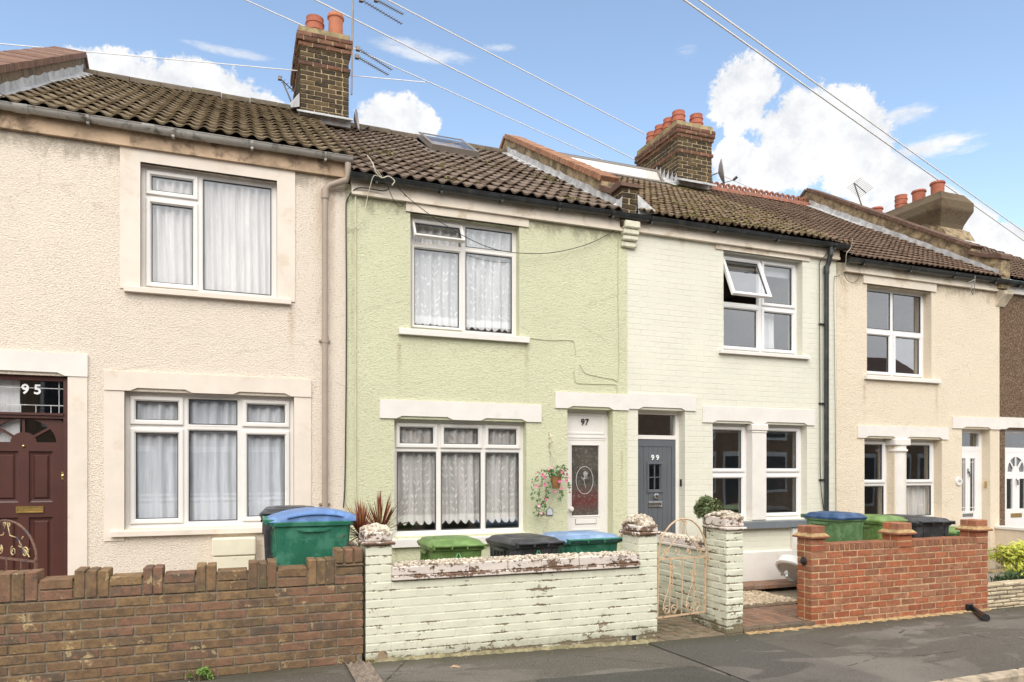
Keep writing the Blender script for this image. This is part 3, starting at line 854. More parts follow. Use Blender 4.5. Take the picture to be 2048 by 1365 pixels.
# smooth painted surrounds
def surround(house, x0, x1, z0, z1, ax0, ax1, az0, az1, mat, proud=.014, top=True, Y=0.0):
    mb = MB()
    if top:
        vs = [(ax0, az0), (ax0, az1), (ax1, az1), (ax1, az0), (x1, az0), (x1, z1), (x0, z1), (x0, az0)]
        mb.prism(vs, 1, Y - proud, Y + .04)
        return mb.build('window_surround', mat, house)
    for a, b in ((ax0, x0), (x1, ax1)):
        mb = MB(); mb.box(a, b, Y - proud, Y + .04, az0, az1); mb.build('window_jamb', mat, house)
surround(h95, u0, u1, uz0, uz1, xat(240), xat(590), uz0 - .02, zat(240, 288), M['smooth_cream'])
surround(h95, l0, l1, lz0, lz1, xat(208), xat(622), lz0 - .12, lz1 - .0, M['smooth_cream'], top=False)
lintel(h95, xat(209), xat(622), lz1, zat(300, 746), [(l0 + .05, xat(385)), (xat(465), l1 - .03)], M['smooth_cream'], proud=.026)
lintel(h95, d0 - .2, xat(176), dz1, zat(100, 706), [(d0, d1 - .02)], M['white_paint'], proud=.026)
mb = MB(); mb.box(d1, xat(175), -.016, .04, .0, dz1); mb.build('door_surround', M['smooth_cream'], h95)
c400 = xat(400, .1)
w = make_window(h95, u0, u1, uz0, uz1, .09, [(u0, c400, [(uz0, zat(340, 399, .1), 'S', 0), (zat(340, 399, .1), uz1, 'S', 0)]), (c400, u1, [(uz0, uz1, 'F', 0)])], glass='glass_refl')
sill(w, xat(249), xat(582), uz0 - .055, uz0 + .005, M['smooth_cream'])
curtain(w, u0 + .03, u1 - .02, uz0 + .02, uz1 + .05, .165, 'net_plain', folds=17, seed=1)
a, b = xat(371, .1), xat(481, .1); tz = zat(420, 856, .1)
w = make_window(h95, l0, l1, lz0, lz1, .09, [(l0, a, [(lz0, tz, 'S', 0), (tz, lz1, 'S', 0)]), (a, b, [(lz0, tz, 'F', 0), (tz, lz1, 'F', 0)]), (b, l1, [(lz0, tz, 'S', 0), (tz, lz1, 'S', 0)])])
sill(w, xat(222), xat(622), lz0 - .075, lz0 - .012, M['smooth_cream'])
M['net_lo'] = mat_net('banded_net_ground', (.88, .91, .97), .86, band=zat(420, 998, .2), fold=8)
curtain(w, l0 + .02, l1 - .02, lz0 + .02, lz1 + .02, .165, 'net_lo', folds=15, amp=.018, seed=2)
mb = MB(); mb.box(l0, l1, .05, .14, lz0 - .014, lz0 + .02); mb.build('sill_nosing', M['upvc'], w)
# door 95
dzh = zat(100, 838, .1)
mb = MB(); dw0, dw1 = d0, d1; ff = .05
mb.ring(dw0, dw1, .1, dz1, [(0, .12), (0, .05), (.012, .045), (ff, .05), (ff, .12)])
mb.box(dw0 + ff - .002, dw1 - ff + .002, .052, .12, dzh - .0, dzh + .055)
mb.box(dw0 + ff - .002, dw1 - ff + .002, .035, .12, dzh + .03, dzh + .052)
dr = mb.build('door', M['door_brown'], h95); dr['label'] = 'oxblood panelled door with sunburst light and brass letter plate'
lx0, lx1 = dw0 + ff, dw1 - ff; lw = lx1 - lx0; lzb = .14; lzt = dzh
mb = MB()
Yd = .085
def rail(x0, x1, z0, z1): mb.box(x0, x1, Yd, Yd + .04, z0, z1)
cx = (lx0 + lx1) / 2; fzb = zat(62, 885, .1); fr_ = lw * .40; fh = zat(62, 838, .1) - fzb
# leaf with a half-round opening built as a fan of quads
fz = fzb; n = 20; arc = [(cx + cos(pi * k / n) * fr_, fz + sin(pi * k / n) * fh) for k in range(n + 1)]
out = [(lx1 if cos(pi * k / n) > 0 else lx0, None) for k in range(n + 1)]
vs = []; fs = []
for k, (x, z) in enumerate(arc):
    c = cos(pi * k / n); s_ = sin(pi * k / n)
    m_ = max(abs(c) / .5, s_ / 1.0) if True else 1
    ox = cx + c / max(abs(c), s_ * .8 + 1e-6) * lw / 2; ox = min(lx1, max(lx0, ox)); oz = fz + (lzt - fz) * min(1, s_ / max(abs(c), 1e-6) * .8)
    vs += [(x, Yd, z), (ox, Yd, oz), (x, Yd + .04, z)]
for k in range(n): fs += [(3 * k, 3 * k + 1, 3 * k + 4, 3 * k + 3), (3 * k, 3 * k + 3, 3 * k + 5, 3 * k + 2)]
mb.add(vs, fs)
mb.box(lx0, lx1, Yd, Yd + .04, fz - .09, fz)          # lock rail
mb.box(lx0, lx0 + .10, Yd, Yd + .04, lzb, fz - .09); mb.box(lx1 - .10, lx1, Yd, Yd + .04, lzb, fz - .09)
mb.box(cx - .045, cx + .045, Yd, Yd + .04, lzb, fz - .09)
zlb = zat(62, 1020, .1)
mb.box(lx0 + .1, cx - .045, Yd, Yd + .04, zlb - .075, zlb + .075); mb.box(cx + .045, lx1 - .1, Yd, Yd + .04, zlb - .075, zlb + .075)
mb.box(lx0 + .1, cx - .045, Yd, Yd + .04, lzb, lzb + .12); mb.box(cx + .045, lx1 - .1, Yd, Yd + .04, lzb, lzb + .12)
for (a, b) in ((lx0 + .1, cx - .045), (cx + .045, lx1 - .1)):
    for (c, d) in ((zlb + .075, fz - .09), (lzb + .12, zlb - .075)):
        mb.ring(a, b, c, d, [(0, Yd + .02), (.012, Yd + .024), (.032, Yd + .026), (.05, Yd + .010), (.051, Yd + .010)])
        mb.box(a + .05, b - .05, Yd + .0105, Yd + .03, c + .05, d - .05)
# sunburst bars and hub
for an in (R(38), R(90), R(142)):
    dx, dz = cos(an), sin(an); px_, pz_ = -dz, dx
    p0 = (cx + dx * fr_ * .3, fz + dz * fh * .3); p1 = (cx + dx * fr_ * 1.01, fz + dz * fh * 1.01); t = .012
    mb.prism([(p0[0] + px_ * t, p0[1] + pz_ * t), (p1[0] + px_ * t, p1[1] + pz_ * t), (p1[0] - px_ * t, p1[1] - pz_ * t), (p0[0] - px_ * t, p0[1] - pz_ * t)], 1, Yd - .002, Yd + .03)
mb.prism([(cx + cos(pi * k / 12) * fr_ * .40, fz + sin(pi * k / 12) * fh * .42) for k in range(13)], 1, Yd - .001, Yd + .03)
mb.build('door_leaf', M['door_brown'], dr)
mb = MB(); mb.quad((lx0, Yd + .03, fz), (lx1, Yd + .03, fz), (lx1, Yd + .03, lzt), (lx0, Yd + .03, lzt)); mb.build('fanlight_glass', M['glass'], dr)
mb = MB(); mb.quad((lx0, .10, dzh + .05), (lx1, .10, dzh + .05), (lx1, .10, dz1 - .04), (lx0, .10, dz1 - .04)); mb.build('transom_glass', M['glass'], dr)
mb = MB(); za, zb = dzh + .055, dz1 - .05
mb.box(lx0, lx1, .092, .098, za + .075, za + .083); mb.box(lx0, lx1, .092, .098, zb - .075, zb - .067)
for k in range(5): 
    xx = lx0 + .06 + k * .13; mb.box(xx, xx + .006, .092, .098, za, za + .075)
mb.box(lx1 - .05, lx1 - .043, .092, .098, za, zb)
mb.build('leading', M['lead'], dr)
M['num_white'] = mat_plain('white_numeral_paint', (.85, .86, .86), .5, var=.02)
xn = (xat(46, .09) + xat(80, .09)) / 2
text_part('house_number', '9 5', .135, (xn, .088, zat(62, 780, .09)), M['num_white'], dr, bold=.003)
mb = MB(); mb.ring(xat(32, .08), xat(87, .08), zlb - .030, zlb + .035, [(0, Yd), (0, Yd - .012), (.012, Yd - .012), (.014, Yd - .006), (.022, Yd - .006)])
mb.box(xat(32, .08) + .02, xat(87, .08) - .02, Yd - .008, Yd, zlb - .012, zlb + .016)
mb.build('letter_plate', M['brass'], dr)
mb = MB(); xk = xat(127, .09); zk = zat(127, 952, .09); mb.box(xk - .018, xk + .02, Yd - .012, Yd, zk - .04, zk + .04, .006); mb.lathe([(.001, 0), (.018, .004), (.016, .014), (.001, .018)], (xk, Yd - .012, zk), 12, Matrix.Rotation(R(90), 4, 'X')); mb.build('lock', M['brass'], dr)
mb = MB(); mb.lathe([(.001, 0), (.013, .002), (.011, .012), (.001, .015)], (cx, Yd, fz - .04), 12, Matrix.Rotation(R(90), 4, 'X')); mb.build('door_viewer', M['brass'], dr)
mb = MB(); mb.box(d0 + .02, cx - .05, .16, .18, .9, dz1 - .03); mb.build('door_curtain', M['net_white'], dr)
mb = MB(); mb.box(d0 - .02, d1 + .02, -.18, .2, -.02, .12, .01); mb.build('doorstep', M['cap'], h95)
# meter box
mb = MB(); gx0, gx1 = xat(425), xat(511); gz1 = zat(465, 1074); gz0 = gz1 - .62
mb.box(gx0, gx1, -.16, 0, gz1 - .19, gz1, .012); mb.box(gx0 + .008, gx1 - .008, -.15, 0, gz0, gz1 - .196, .008)
mb.lathe([(.001, 0), (.009, .001), (.009, .006), (.001, .007)], ((gx0 + gx1) / 2, -.15, gz1 - .215), 10, Matrix.Rotation(R(90), 4, 'X'))
tag(mb.build('meter_box', mat_plain('cream_plastic_box', (.78, .72, .56), .5, var=.04)), 'cream plastic meter box on the wall below the ground floor window of the cream house', 'meter box')
# eaves 95
mb = MB(); mb.box(B[0], B[1] - .01, -.05, .02, 4.98, 5.17); mb.build('fascia', M['fascia_brown'], h95)
g = gutter(h95, B[0] - .02, B[1] + .06, 5.18, -.115, M['gut_grey'], rad=.058, fall=-.0, brackets=5)
mb = MB(); mb.lathe([(.066, -.03), (.066, .03)], (0, 0, 0), 16)
for xx in (xat(300), xat(50)):
    j = MB(); j.prism([(-.115 + cos(pi + pi * k / 10) * .066, 5.185 + sin(pi + pi * k / 10) * .066) for k in range(11)], 0, xx - .06, xx + .06); j.build('gutter_joint', M['gut_grey'], g)
rf = tile_roof(h95, B[0], B[1] + .06, (EY - .06, 5.205), (RY, RIDGE[95]), M['tile95'], period=.156, gauge=.31, roll=.027, step=.026)
ridge(rf, B[0], B[1], (RY, RIDGE[95] + .02), M['ridge_brown'])
cx1 = xat(600, 3.45), xat(698, 3.45)
ct = brick_chimney(h95, cx1[0], cx1[1], 3.45, 4.85, 7.25, 8.62, [((cx1[0] + .27), 3.86, .40, .155, .140, 3, 'pot'), ((cx1[0] + .60), 3.80, .50, .125, .115, 0, 'pot2')])
mb = MB(); mb.box(cx1[0] - .02, cx1[1] + .02, 3.42, 3.46, 7.20, 7.36); mb.prism([(3.28, 7.26), (3.45, 7.355), (3.45, 7.37), (3.28, 7.275)], 0, cx1[0] - .05, cx1[1] + .05); mb.build('chimney_flashing', M['lead'], ct)
mb = MB(); mb.add([(cx1[0] - .01, 3.42, 7.40), (cx1[0] - .12, 3.7, 7.5), (cx1[0] - .10, 4.3, 7.86), (cx1[0] - .01, 4.3, 7.95), (cx1[0] - .01, 3.42, 7.62)], [(0, 1, 2, 3, 4)]); mb.build('side_flashing', M['lead'], ct)
parapet(h95, -2.55, -2.20, (EY, 5.2), (RY, RIDGE[95]), h=.24, mat=M['parapet'], cop=M['coping_old'], flash=(0, 1), th=.07)
# downpipe 95
mb = MB(); xp = xat(650, -.06); zg = 5.13
mb.tube([(xat(696, -.12), -.115, 5.12), (xat(696, -.12), -.115, 4.98), (xat(693, -.12), -.10, 4.93), (xp + .05, -.06, 4.86), (xp, -.06, 4.80), (xp, -.06, 4.72)], .036, 12)
mb.tube([(xp, -.06, 4.78), (xp, -.06, 1.05), (xp, -.06, .1)], .033, 12)
mb.tube([(xp, -.06, 4.80), (xp, -.06, 4.70)], .042, 12); mb.tube([(xp, -.06, zat(650, 683) - .03), (xp, -.06, zat(650, 683) + .05)], .038, 12)
dp = mb.build('downpipe', M['pipe_brown'], h95, smooth=True)
for py in (683, 1008):
    mb = MB(); z = zat(650, py); mb.box(xp - .062, xp + .062, -.03, -.0, z - .012, z + .012, .003); mb.build('pipe_clip', M['pipe_brown'], dp)

# ------------------------------------------------ next house to the left, outside the frame
h93 = house('terraced_house', -4.6, 'plain cream neighbour beyond the left edge, past the brick coped party wall')
fa = MB(); XL = -6.6; ops_ = [(-5.9, -4.6, 3.45, 4.75), (-6.0, -4.4, 1.2, 2.6), (-3.6, -2.8, .1, 2.55)]
facade(fa, XL, B[0] - .002, -.4, 5.12, .004, ops_); fa.build('wall', M['r95'], h93)
interior(h93, XL, B[0] - .01, 5.0)
for (a, b, c, d) in ops_[:2]:
    w = make_window(h93, a, b, c, d, .09, [(a, (a + b) / 2, [(c, d, 'S', 0)]), ((a + b) / 2, b, [(c, d, 'F', 0)])])
    curtain(w, a + .02, b - .02, c + .02, d, .165, 'net_plain', folds=12, seed=31); sill(w, a - .06, b + .06, c - .06, c, M['smooth_cream'])
mb = MB(); mb.box(-3.6, -2.8, .09, .13, .1, 2.55); mb.box(-3.52, -3.24, .08, .09, .3, 1.1, .01); mb.box(-3.16, -2.88, .08, .09, .3, 1.1, .01); mb.box(-3.52, -2.88, .08, .09, 1.25, 1.9, .01); mb.build('door', M['door_grey'], h93)
mb = MB(); mb.box(XL, B[0] - .11, -.05, .02, 4.98, 5.17); mb.build('fascia', M['fascia_brown'], h93)
gutter(h93, XL, B[0] - .12, 5.18, -.115, M['gut_grey'], rad=.058, brackets=4)
tile_roof(h93, XL, B[0] - .11, (EY - .06, 5.205), (RY, RIDGE[95]), M['tile95'], period=.156, gauge=.31, roll=.027, step=.026)

# ------------------------------------------------ 97
h97 = house('terraced_house', (B[1] + B[2]) / 2, 'pale green roughcast terraced house with lace curtains, white glazed door and number 97')
Y7 = -.012
u0, u1 = xat(820), xat(1038); uz1 = (zat(820, 427) + zat(1038, 452)) / 2; uz0 = (zat(800, 658) + zat(1055, 675)) / 2
l0, l1 = xat(788), xat(1052); lz1 = (zat(788, 839) + zat(1052, 843)) / 2; lz0 = (zat(788, 1076) + zat(1045, 1064)) / 2
d0, d1 = xat(1134), xat(1225); dz1 = zat(1180, 819)
fa = MB(); facade(fa, B[1], B[2] + .005, -.4, 4.92, Y7, [(u0, u1, uz0, uz1), (l0, l1, lz0, lz1), (d0, d1, .12, dz1)])
fa.build('wall', M['r97'], h97)
interior(h97, B[1], B[2], 4.9)
lintel(h97, xat(759), xat(1081), lz1, (zat(760, 800) + zat(1081, 810)) / 2, [(l0 + .02, xat(905)), (xat(960), l1 - .0)], M['white_paint'], Y=Y7)
lz_ = (zat(1109, 815) + zat(1253, 816)) / 2
lintel(h97, xat(1109), B[2] + .02, dz1, zat(1180, 787), [(d0, d1)], M['white_paint'], Y=Y7)
mb = MB(); mb.box(xat(811), xat(1056), Y7 - .02, .03, uz1, zat(930, 400)); mb.build('lintel', M['cream_band'], h97)
xm = xat(926, .11); zt_ = (zat(835, 491, .11) + zat(1000, 506, .11)) / 2
w = make_window(h97, u0, u1, uz0, uz1, .10, [(u0, xm, [(uz0, zt_, 'S', 0), (zt_, uz1, 'S', 31)]), (xm, u1, [(uz0, zt_, 'F', 0), (zt_, uz1, 'F', 0)])], glass='glass_refl', sashw=.036)
sill(w, xat(796), xat(1055), uz0 - .075, uz0, M['white_paint'], Y=Y7)
M['net_up97'] = mat_net('lace_net_bedroom', (.95, .95, .96), .66, lace=.42, sc=8.0, hem=uz0 + .09, fold=9)
curtain(w, u0 + .02, u1 - .03, uz0 + .085, uz1 + .02, .18, 'net_up97', folds=12, hem=.035, scal=15, seed=4)
a, b = xat(877, .11), xat(966, .11); tz = zat(900, 900, .11)
w = make_window(h97, l0, l1, lz0, lz1, .10, [(l0, a, [(lz0, tz, 'F', 0), (tz, lz1, 'S', 0)]), (a, b, [(lz0, tz, 'F', 0), (tz, lz1, 'S', 0)]), (b, l1, [(lz0, tz, 'F', 0), (tz, lz1, 'S', 0)])])
sill(w, xat(782), l1 + .03, lz0 - .12, lz0 - .02, M['white_paint'], Y=Y7)
mb = MB(); mb.box(l0 - .0, l1, .03, .14, lz0 - .022, lz0 + .012); mb.build('sill_nosing', M['upvc'], w)
hemz = lz0 + .12
M['net_lo97'] = mat_net('lace_net_parlour', (.95, .92, .90), .70, lace=.45, sc=8.0, hem=hemz, fold=8)
nrm = [(l0 + .01, a - .0, 5), (a, b, 6), (b, l1 - .02, 7)]
for (q0, q1, sd) in nrm: curtain(w, q0 + .005, q1 - .005, hemz, lz1 + .02, .165 + .002 * sd, 'net_lo97', folds=5, hem=.05, scal=5.5, amp=.02, seed=sd)
# door 97
mb = MB(); D = .135
mb.ring(d0, d1, .12, dz1, [(0, D + .06), (0, D), (.035, D), (.045, D + .008), (.045, D + .06)])
zl = zat(1170, 881, D)
zf = zat(1170, 866, D)
mb.box(d0 + .04, d1 - .04, D - .004, D + .05, zl - .0, zl + .075); mb.box(d0 + .04, d1 - .04, D - .012, D + .05, zl + .03, zl + .05)
mb.box(d0 + .04, d1 - .04, D + .004, D + .05, zl + .075, dz1 - .04)
mb.ring(d0 + .045, d1 - .05, zl + .08, dz1 - .045, [(0, D + .004), (0, D - .008), (.022, D - .008), (.032, D + .003)])
dr = mb.build('door', M['upvc'], h97); dr['label'] = 'white door with obscured glass panel and engraved rose oval'
mb = MB(); gx0, gx1 = xat(1136, D) , xat(1203, D); gz1 = zat(1170, 891, D); gz0 = zat(1170, 1032, D)
lx0, lx1 = d0 + .045, d1 - .045; lb = .14
gx0 = lx0 + .085; gx1 = lx1 - .085
mb.ring(lx0, lx1, lb, zl, [(.0, D + .04), (.0, D + .004), (.003, D)])
mb.box(lx0 + .003, gx0, D, D + .04, lb + .003, zl - .003); mb.box(gx1, lx1 - .003, D, D + .04, lb + .003, zl - .003)
mb.box(gx0, gx1, D, D + .04, gz1, zl - .003); mb.box(gx0, gx1, D, D + .04, lb + .003, gz0)
mb.ring(gx0, gx1, gz0, gz1, [(-.012, D), (-.010, D - .008), (.0, D - .006), (.006, D + .012)])
mb.ring(gx0 - .01, gx1 + .01, lb + .12, gz0 - .17, [(0, D), (.004, D - .004), (.02, D - .004), (.03, D + .004)])
lf = mb.build('door_leaf', M['upvc'], dr)
m, nt, bs = newmat('obscured_glass')
n1 = nt.noise(26, 4, .6); X, Y, Z = nt.sep()
zr = nt.ramp(Z, gz0 + .30, gz0 + .55); 
cc = nt.mix(nt.ramp(nt.noise(4, 3), .4, .6), (.055, .048, .042), (.10, .085, .07))
rd = nt.math('MULTIPLY', nt.ramp(nt.math('ADD', Z, nt.math('MULTIPLY', nt.noise(5, 3), .25)), gz0 + .55, gz0 + .30), nt.ramp(Z, gz0 + .02, gz0 + .2))
cc = nt.mix(nt.math('MULTIPLY', rd, .7), cc, (.16, .015, .02))
vv = nt.ramp(nt.voro(55, feat='DISTANCE_TO_EDGE'), .02, .10)
cc = nt.mix(nt.math('MULTIPLY', nt.ramp(n1, .52, .68), .35), cc, (.30, .32, .28))
nt.inp(bs.inputs['Base Color'], cc); bs.inputs['Roughness'].default_value = .18
nt.l.new(nt.bump(nt.math('ADD', n1, nt.math('MULTIPLY', vv, .4)), .8, .01), bs.inputs['Normal'])
mb = MB(); mb.box(gx0, gx1, D + .012, D + .02, gz0, gz1); mb.build('obscured_pane', m, dr)
M['etch'] = mat_plain('etched_line', (.62, .60, .60), .6, var=.03)
mb = MB(); ox, oz = xat(1170, D), zat(1170, 961, D)
rx, rz_ = (xat(1187, D) - xat(1153, D)) / 2, (zat(1170, 934, D) - zat(1170, 989, D)) / 2
def line(pts, r=.0028): mb.tube([(x, D + .010, z) for x, z in pts], r, 5)
line([(ox + rx * cos(2 * pi * k / 32), oz + rz_ * sin(2 * pi * k / 32)) for k in range(33)], .0035)
for (rr, ph) in ((.030, 0), (.018, 1.2), (.009, .5)): line([(ox + .012 + (rr + .004 * sin(5 * t_)) * cos(t_ + ph), oz + .085 + (rr + .004 * cos(4 * t_)) * sin(t_ + ph)) for t_ in [2 * pi * k / 18 for k in range(19)]])
line([(ox, oz + .055), (ox - .012, oz + .01), (ox - .002, oz - .04), (ox + .016, oz - .10)])
line([(ox - .012, oz + .01), (ox - .04, oz + .02), (ox - .055, oz + .05), (ox - .03, oz + .035), (ox - .012, oz + .01)])
line([(ox - .008, oz + .02), (ox + .015, oz + .045), (ox + .045, oz + .045), (ox + .02, oz + .02), (ox - .008, oz + .02)])
mb.build('engraving', M['etch'], dr)
mb = MB(); kx, kz = lx0 + .06, zat(1140, 1018, D); mb.lathe([(.012, 0), (.012, .03), (.03, .04), (.034, .055), (.026, .07), (.001, .075)], (kx, D, kz), 16, Matrix.Rotation(R(90), 4, 'X')); mb.build('door_knob', M['upvc'], dr, smooth=True)
mb = MB(); qz = gz0 - .075; q0, q1 = xat(1151, D), xat(1192, D); mb.box(q0, q1, D - .012, D, qz - .032, qz + .032, .005); mb.build('letter_plate', M['upvc'], dr)
mb = MB(); mb.ring(q0 - .003, q1 + .003, qz - .035, qz + .035, [(0, D - .001), (0, D - .006), (.004, D - .006)]); mb.build('letter_plate_painted_shadow', M['gasket'], dr)  # dark ring standing in for the shadow line round the plate
text_part('house_number', '97', .115, ((xat(1169, D)), D - .012, zat(1169, 845, D)), M['black'], dr, bold=.001, sx=1.05)
mb = MB(); mb.box(d0 - .05, d1 + .05, -.25, .2, -.1, .115, .01); mb.build('doorstep', M['cap'], h97)
# eaves 97
mb = MB(); mb.box(B[1] + .06, B[2] + .02, -.052, .02, 4.80, 4.97); mb.box(B[1] + .06, B[2] + .02, -.068, -.052, 4.80, 4.835); mb.build('fascia', M['cream_band'], h97)
gutter(h97, B[1] + .03, B[2] + .01, 5.0, -.125, M['gut_black'], rad=.058, brackets=5)
# rooflight hole handled by laying it over the tiles
rf = tile_roof(h97, B[1] + .06, B[2] - .12, (EY - .06, 5.035), (RY, RIDGE[97]), M['tile97'], period=.156, gauge=.31, roll=.028, step=.027)
ridge(rf, B[1] + .05, B[2], (RY, RIDGE[97] + .02), M['ridge_brown'])
def on_roof(px, py, e, r):
    "point where the bearing meets a roof plane -> (x, s)"
    o, d, n, L = roof_plane(e, r)
    best = None
    for k in range(0, 500):
        s = L * k / 499; P = o + d * s
        x = xat(px, P.y); z = zat(px, py, P.y)
        if best is None or abs(z - P.z) < best[0]: best = (abs(z - P.z), x, s)
    return best[1], best[2]
def rooflight(roof, house, x0, x1, s0, s1, e, r, opened=0, label='rooflight', fm='gut_black', glass='glass_refl', hg=.062, lift=0.0):
    o, d, n, L = roof_plane(e, r)
    def F(x, s, h): 
        q = o + d * s + n * h; return (x, q.y, q.z)
    mb = MB(); t = .07
    for (a, b, c, f) in ((x0, x1, s0, s0 + t), (x0, x1, s1 - t, s1), (x0, x0 + t, s0 + t, s1 - t), (x1 - t, x1, s0 + t, s1 - t)):
        q = F(a, c, .0); mb.obox(q, (b - a, 0, 0), d * (f - c), n * hg)
    if lift:
        def F2(x, s, h): return F(x, s, h + lift * (s - s0) / (s1 - s0))
        for xx in (x0, x1 - .03):
            mb.add([F(xx, s0, 0), F(xx, s1, 0), F(xx, s1, lift + .06), F(xx, s0, .06), F(xx + .03, s0, 0), F(xx + .03, s1, 0), F(xx + .03, s1, lift + .06), F(xx + .03, s0, .06)], [(0, 1, 2, 3), (7, 6, 5, 4), (0, 3, 7, 4), (1, 5, 6, 2), (3, 2, 6, 7)])
        mb.add([F(x0, s1, 0), F(x1, s1, 0), F(x1, s1, lift + .06), F(x0, s1, lift + .06)], [(0, 1, 2, 3)])
    fr = mb.build('rooflight', M[fm], roof); fr['label'] = label
    mb = MB(); mb.add([F(x0 - .12, s0 - .16, .045), F(x1 + .12, s0 - .16, .045), F(x1 + .12, s0, .055), F(x0 - .12, s0, .055)], [(0, 1, 2, 3)])
    mb.add([F(x0 - .06, s0, .05), F(x0, s0, .058), F(x0, s1 + .1, .058), F(x0 - .06, s1 + .1, .05)], [(0, 1, 2, 3)])
    mb.add([F(x1, s0, .058), F(x1 + .06, s0, .05), F(x1 + .06, s1 + .1, .05), F(x1, s1 + .1, .058)], [(0, 1, 2, 3)])
    mb.build('rooflight_flashing', M['taupe'], fr)
    mb = MB(); gg = MB()
    start = 0
    mb.obox(F(x0 + .01, s0 + .01, hg + .001), (x1 - x0 - .02, 0, 0), d * .05, n * .014); mb.obox(F(x0 + .01, s1 - .07, hg + .001), (x1 - x0 - .02, 0, 0), d * .06, n * .014)
    mb.obox(F(x0 + .01, s0 + .06, hg + .001), (.05, 0, 0), d * (s1 - s0 - .13), n * .014); mb.obox(F(x1 - .06, s0 + .06, hg + .001), (.05, 0, 0), d * (s1 - s0 - .13), n * .014)
    gg.quad(F(x0 + .06, s0 + .06, hg + .012), F(x1 - .06, s0 + .06, hg + .012), F(x1 - .06, s1 - .06, hg + .012), F(x0 + .06, s1 - .06, hg + .012))
    if opened:
        pv = Vector(F(0, s1, hg + .001)); T = Matrix.Translation(pv) @ Matrix.Rotation(-R(opened), 4, 'X') @ Matrix.Translation(-pv)
        for q in (mb, gg): q.v = [tuple(T @ Vector(v)) for v in q.v]
    if lift:
        pv = Vector(F(0, s0, hg)); T = Matrix.Translation(pv) @ Matrix.Rotation(atan(lift / (s1 - s0)), 4, 'X') @ Matrix.Translation(-pv)
        for q in (mb, gg): q.v = [tuple(T @ Vector(v)) for v in q.v]
    mb.build('rooflight_sash', M[fm], fr)
    gg.build('rooflight_pane', M[glass], fr)
    mb = MB(); mb.quad(F(x0 + .05, s0 + .05, .05), F(x1 - .05, s0 + .05, .05), F(x1 - .05, s1 - .05, .05 + lift), F(x0 + .05, s1 - .05, .05 + lift)); mb.build('rooflight_backing', M['room'] if opened else M['white_paint'], fr)  # sheet under the pane; the white one stands in for reflected bright sky
E7 = (EY, 5.02); R7 = (RY, RIDGE[97])
xa, sa_ = on_roof(868, 316, E7, R7); xb, sb_ = on_roof(1000, 322, E7, R7); xc, sc_ = on_roof(852, 284, E7, R7)
rooflight(rf, h97, xa + .05, xa + .85, 3.20, 4.30, E7, R7, opened=.01, label='small dark rooflight with raised frame', fm='taupe', glass='glass', hg=.13, lift=.05)
# party wall 97/99
ip = B[2]
wpar = parapet(h97, ip - .13, ip + .10, E7, R7, h=.27, mat=M['parapet_pale'], cop=[M['coping_brick']], y0=.45, flash=(1, 1), th=.075)
mb = MB(); core = MB(); 
zk0, zk1 = 4.86, 5.36
for c in range(7): ring_course(mb, ip - .13, ip + .10, -.10, .20, zk0 + .075 * c, odd=c % 2, j=.003)
core.box(ip - .122, ip + .092, -.092, .19, zk0, zk1 + .01)
kn = mb.build('kneeler', [M['stock_dark']], wpar); core.build('kneeler_mortar', M['mortar_pale'], kn)
mb = MB(); mb.mat(0)
pts = [(-.14, 5.38), (-.12, 5.42), (.0, 5.455), (.13, 5.43), (.30, 5.33), (.46, 5.37 + .27), (.46, 5.57), (.32, 5.28), (.13, 5.37), (-.14, 5.36)]
mb.prism([(-.14, 5.37), (-.13, 5.42), (.0, 5.46), (.14, 5.43), (.46, 5.60), (.46, 5.52), (.14, 5.36)], 0, ip - .165, ip + .135)
mb.build('kneeler_coping', M['coping_dark'], kn)
mb = MB(); mb.prism([(.10, 4.9), (.10, 5.37), (.46, 5.58), (.46, 5.1)], 0, ip - .125, ip + .095); mb.build('kneeler_return', M['parapet_pale'], kn)
mb = MB()
mb.add([(ip - .14, -.11, 5.04), (ip - .14, .05, 5.2), (ip - .30, .02, 5.10), (ip - .32, -.13, 5.06), (ip - .13, -.12, 5.24)], [(0, 3, 2, 1), (0, 1, 4)])
mb.build('kneeler_flashing', M['lead'], kn); mb = MB()
mb.add([(ip + .11, -.12, 5.02), (ip + .11, -.10, 5.30), (ip + .16, -.02, 5.18), (ip + .42, -.04, 5.12), (ip + .40, -.16, 5.06)], [(0, 1, 2, 3, 4)])
mb.build('kneeler_flashing', M['lead'], kn)
# corbel bracket under kneeler
mb = MB(); cc_ = (ip - .10, ip + .13)
for (z0, z1, o_) in ((4.83, 4.93, .15), (4.75, 4.83, .12), (4.68, 4.75, .10), (4.60, 4.68, .06)): mb.box(cc_[0] + .0, cc_[1], -o_, .0, z0, z1 - .004, .014)
mb.build('corbel', mat_plain('pale_corbel', (.70, .68, .54), .8, var=.1, bump=.4, bscale=20, dirt=(.2, .18, .1), dirt_amt=.5, dscale=8), h97)

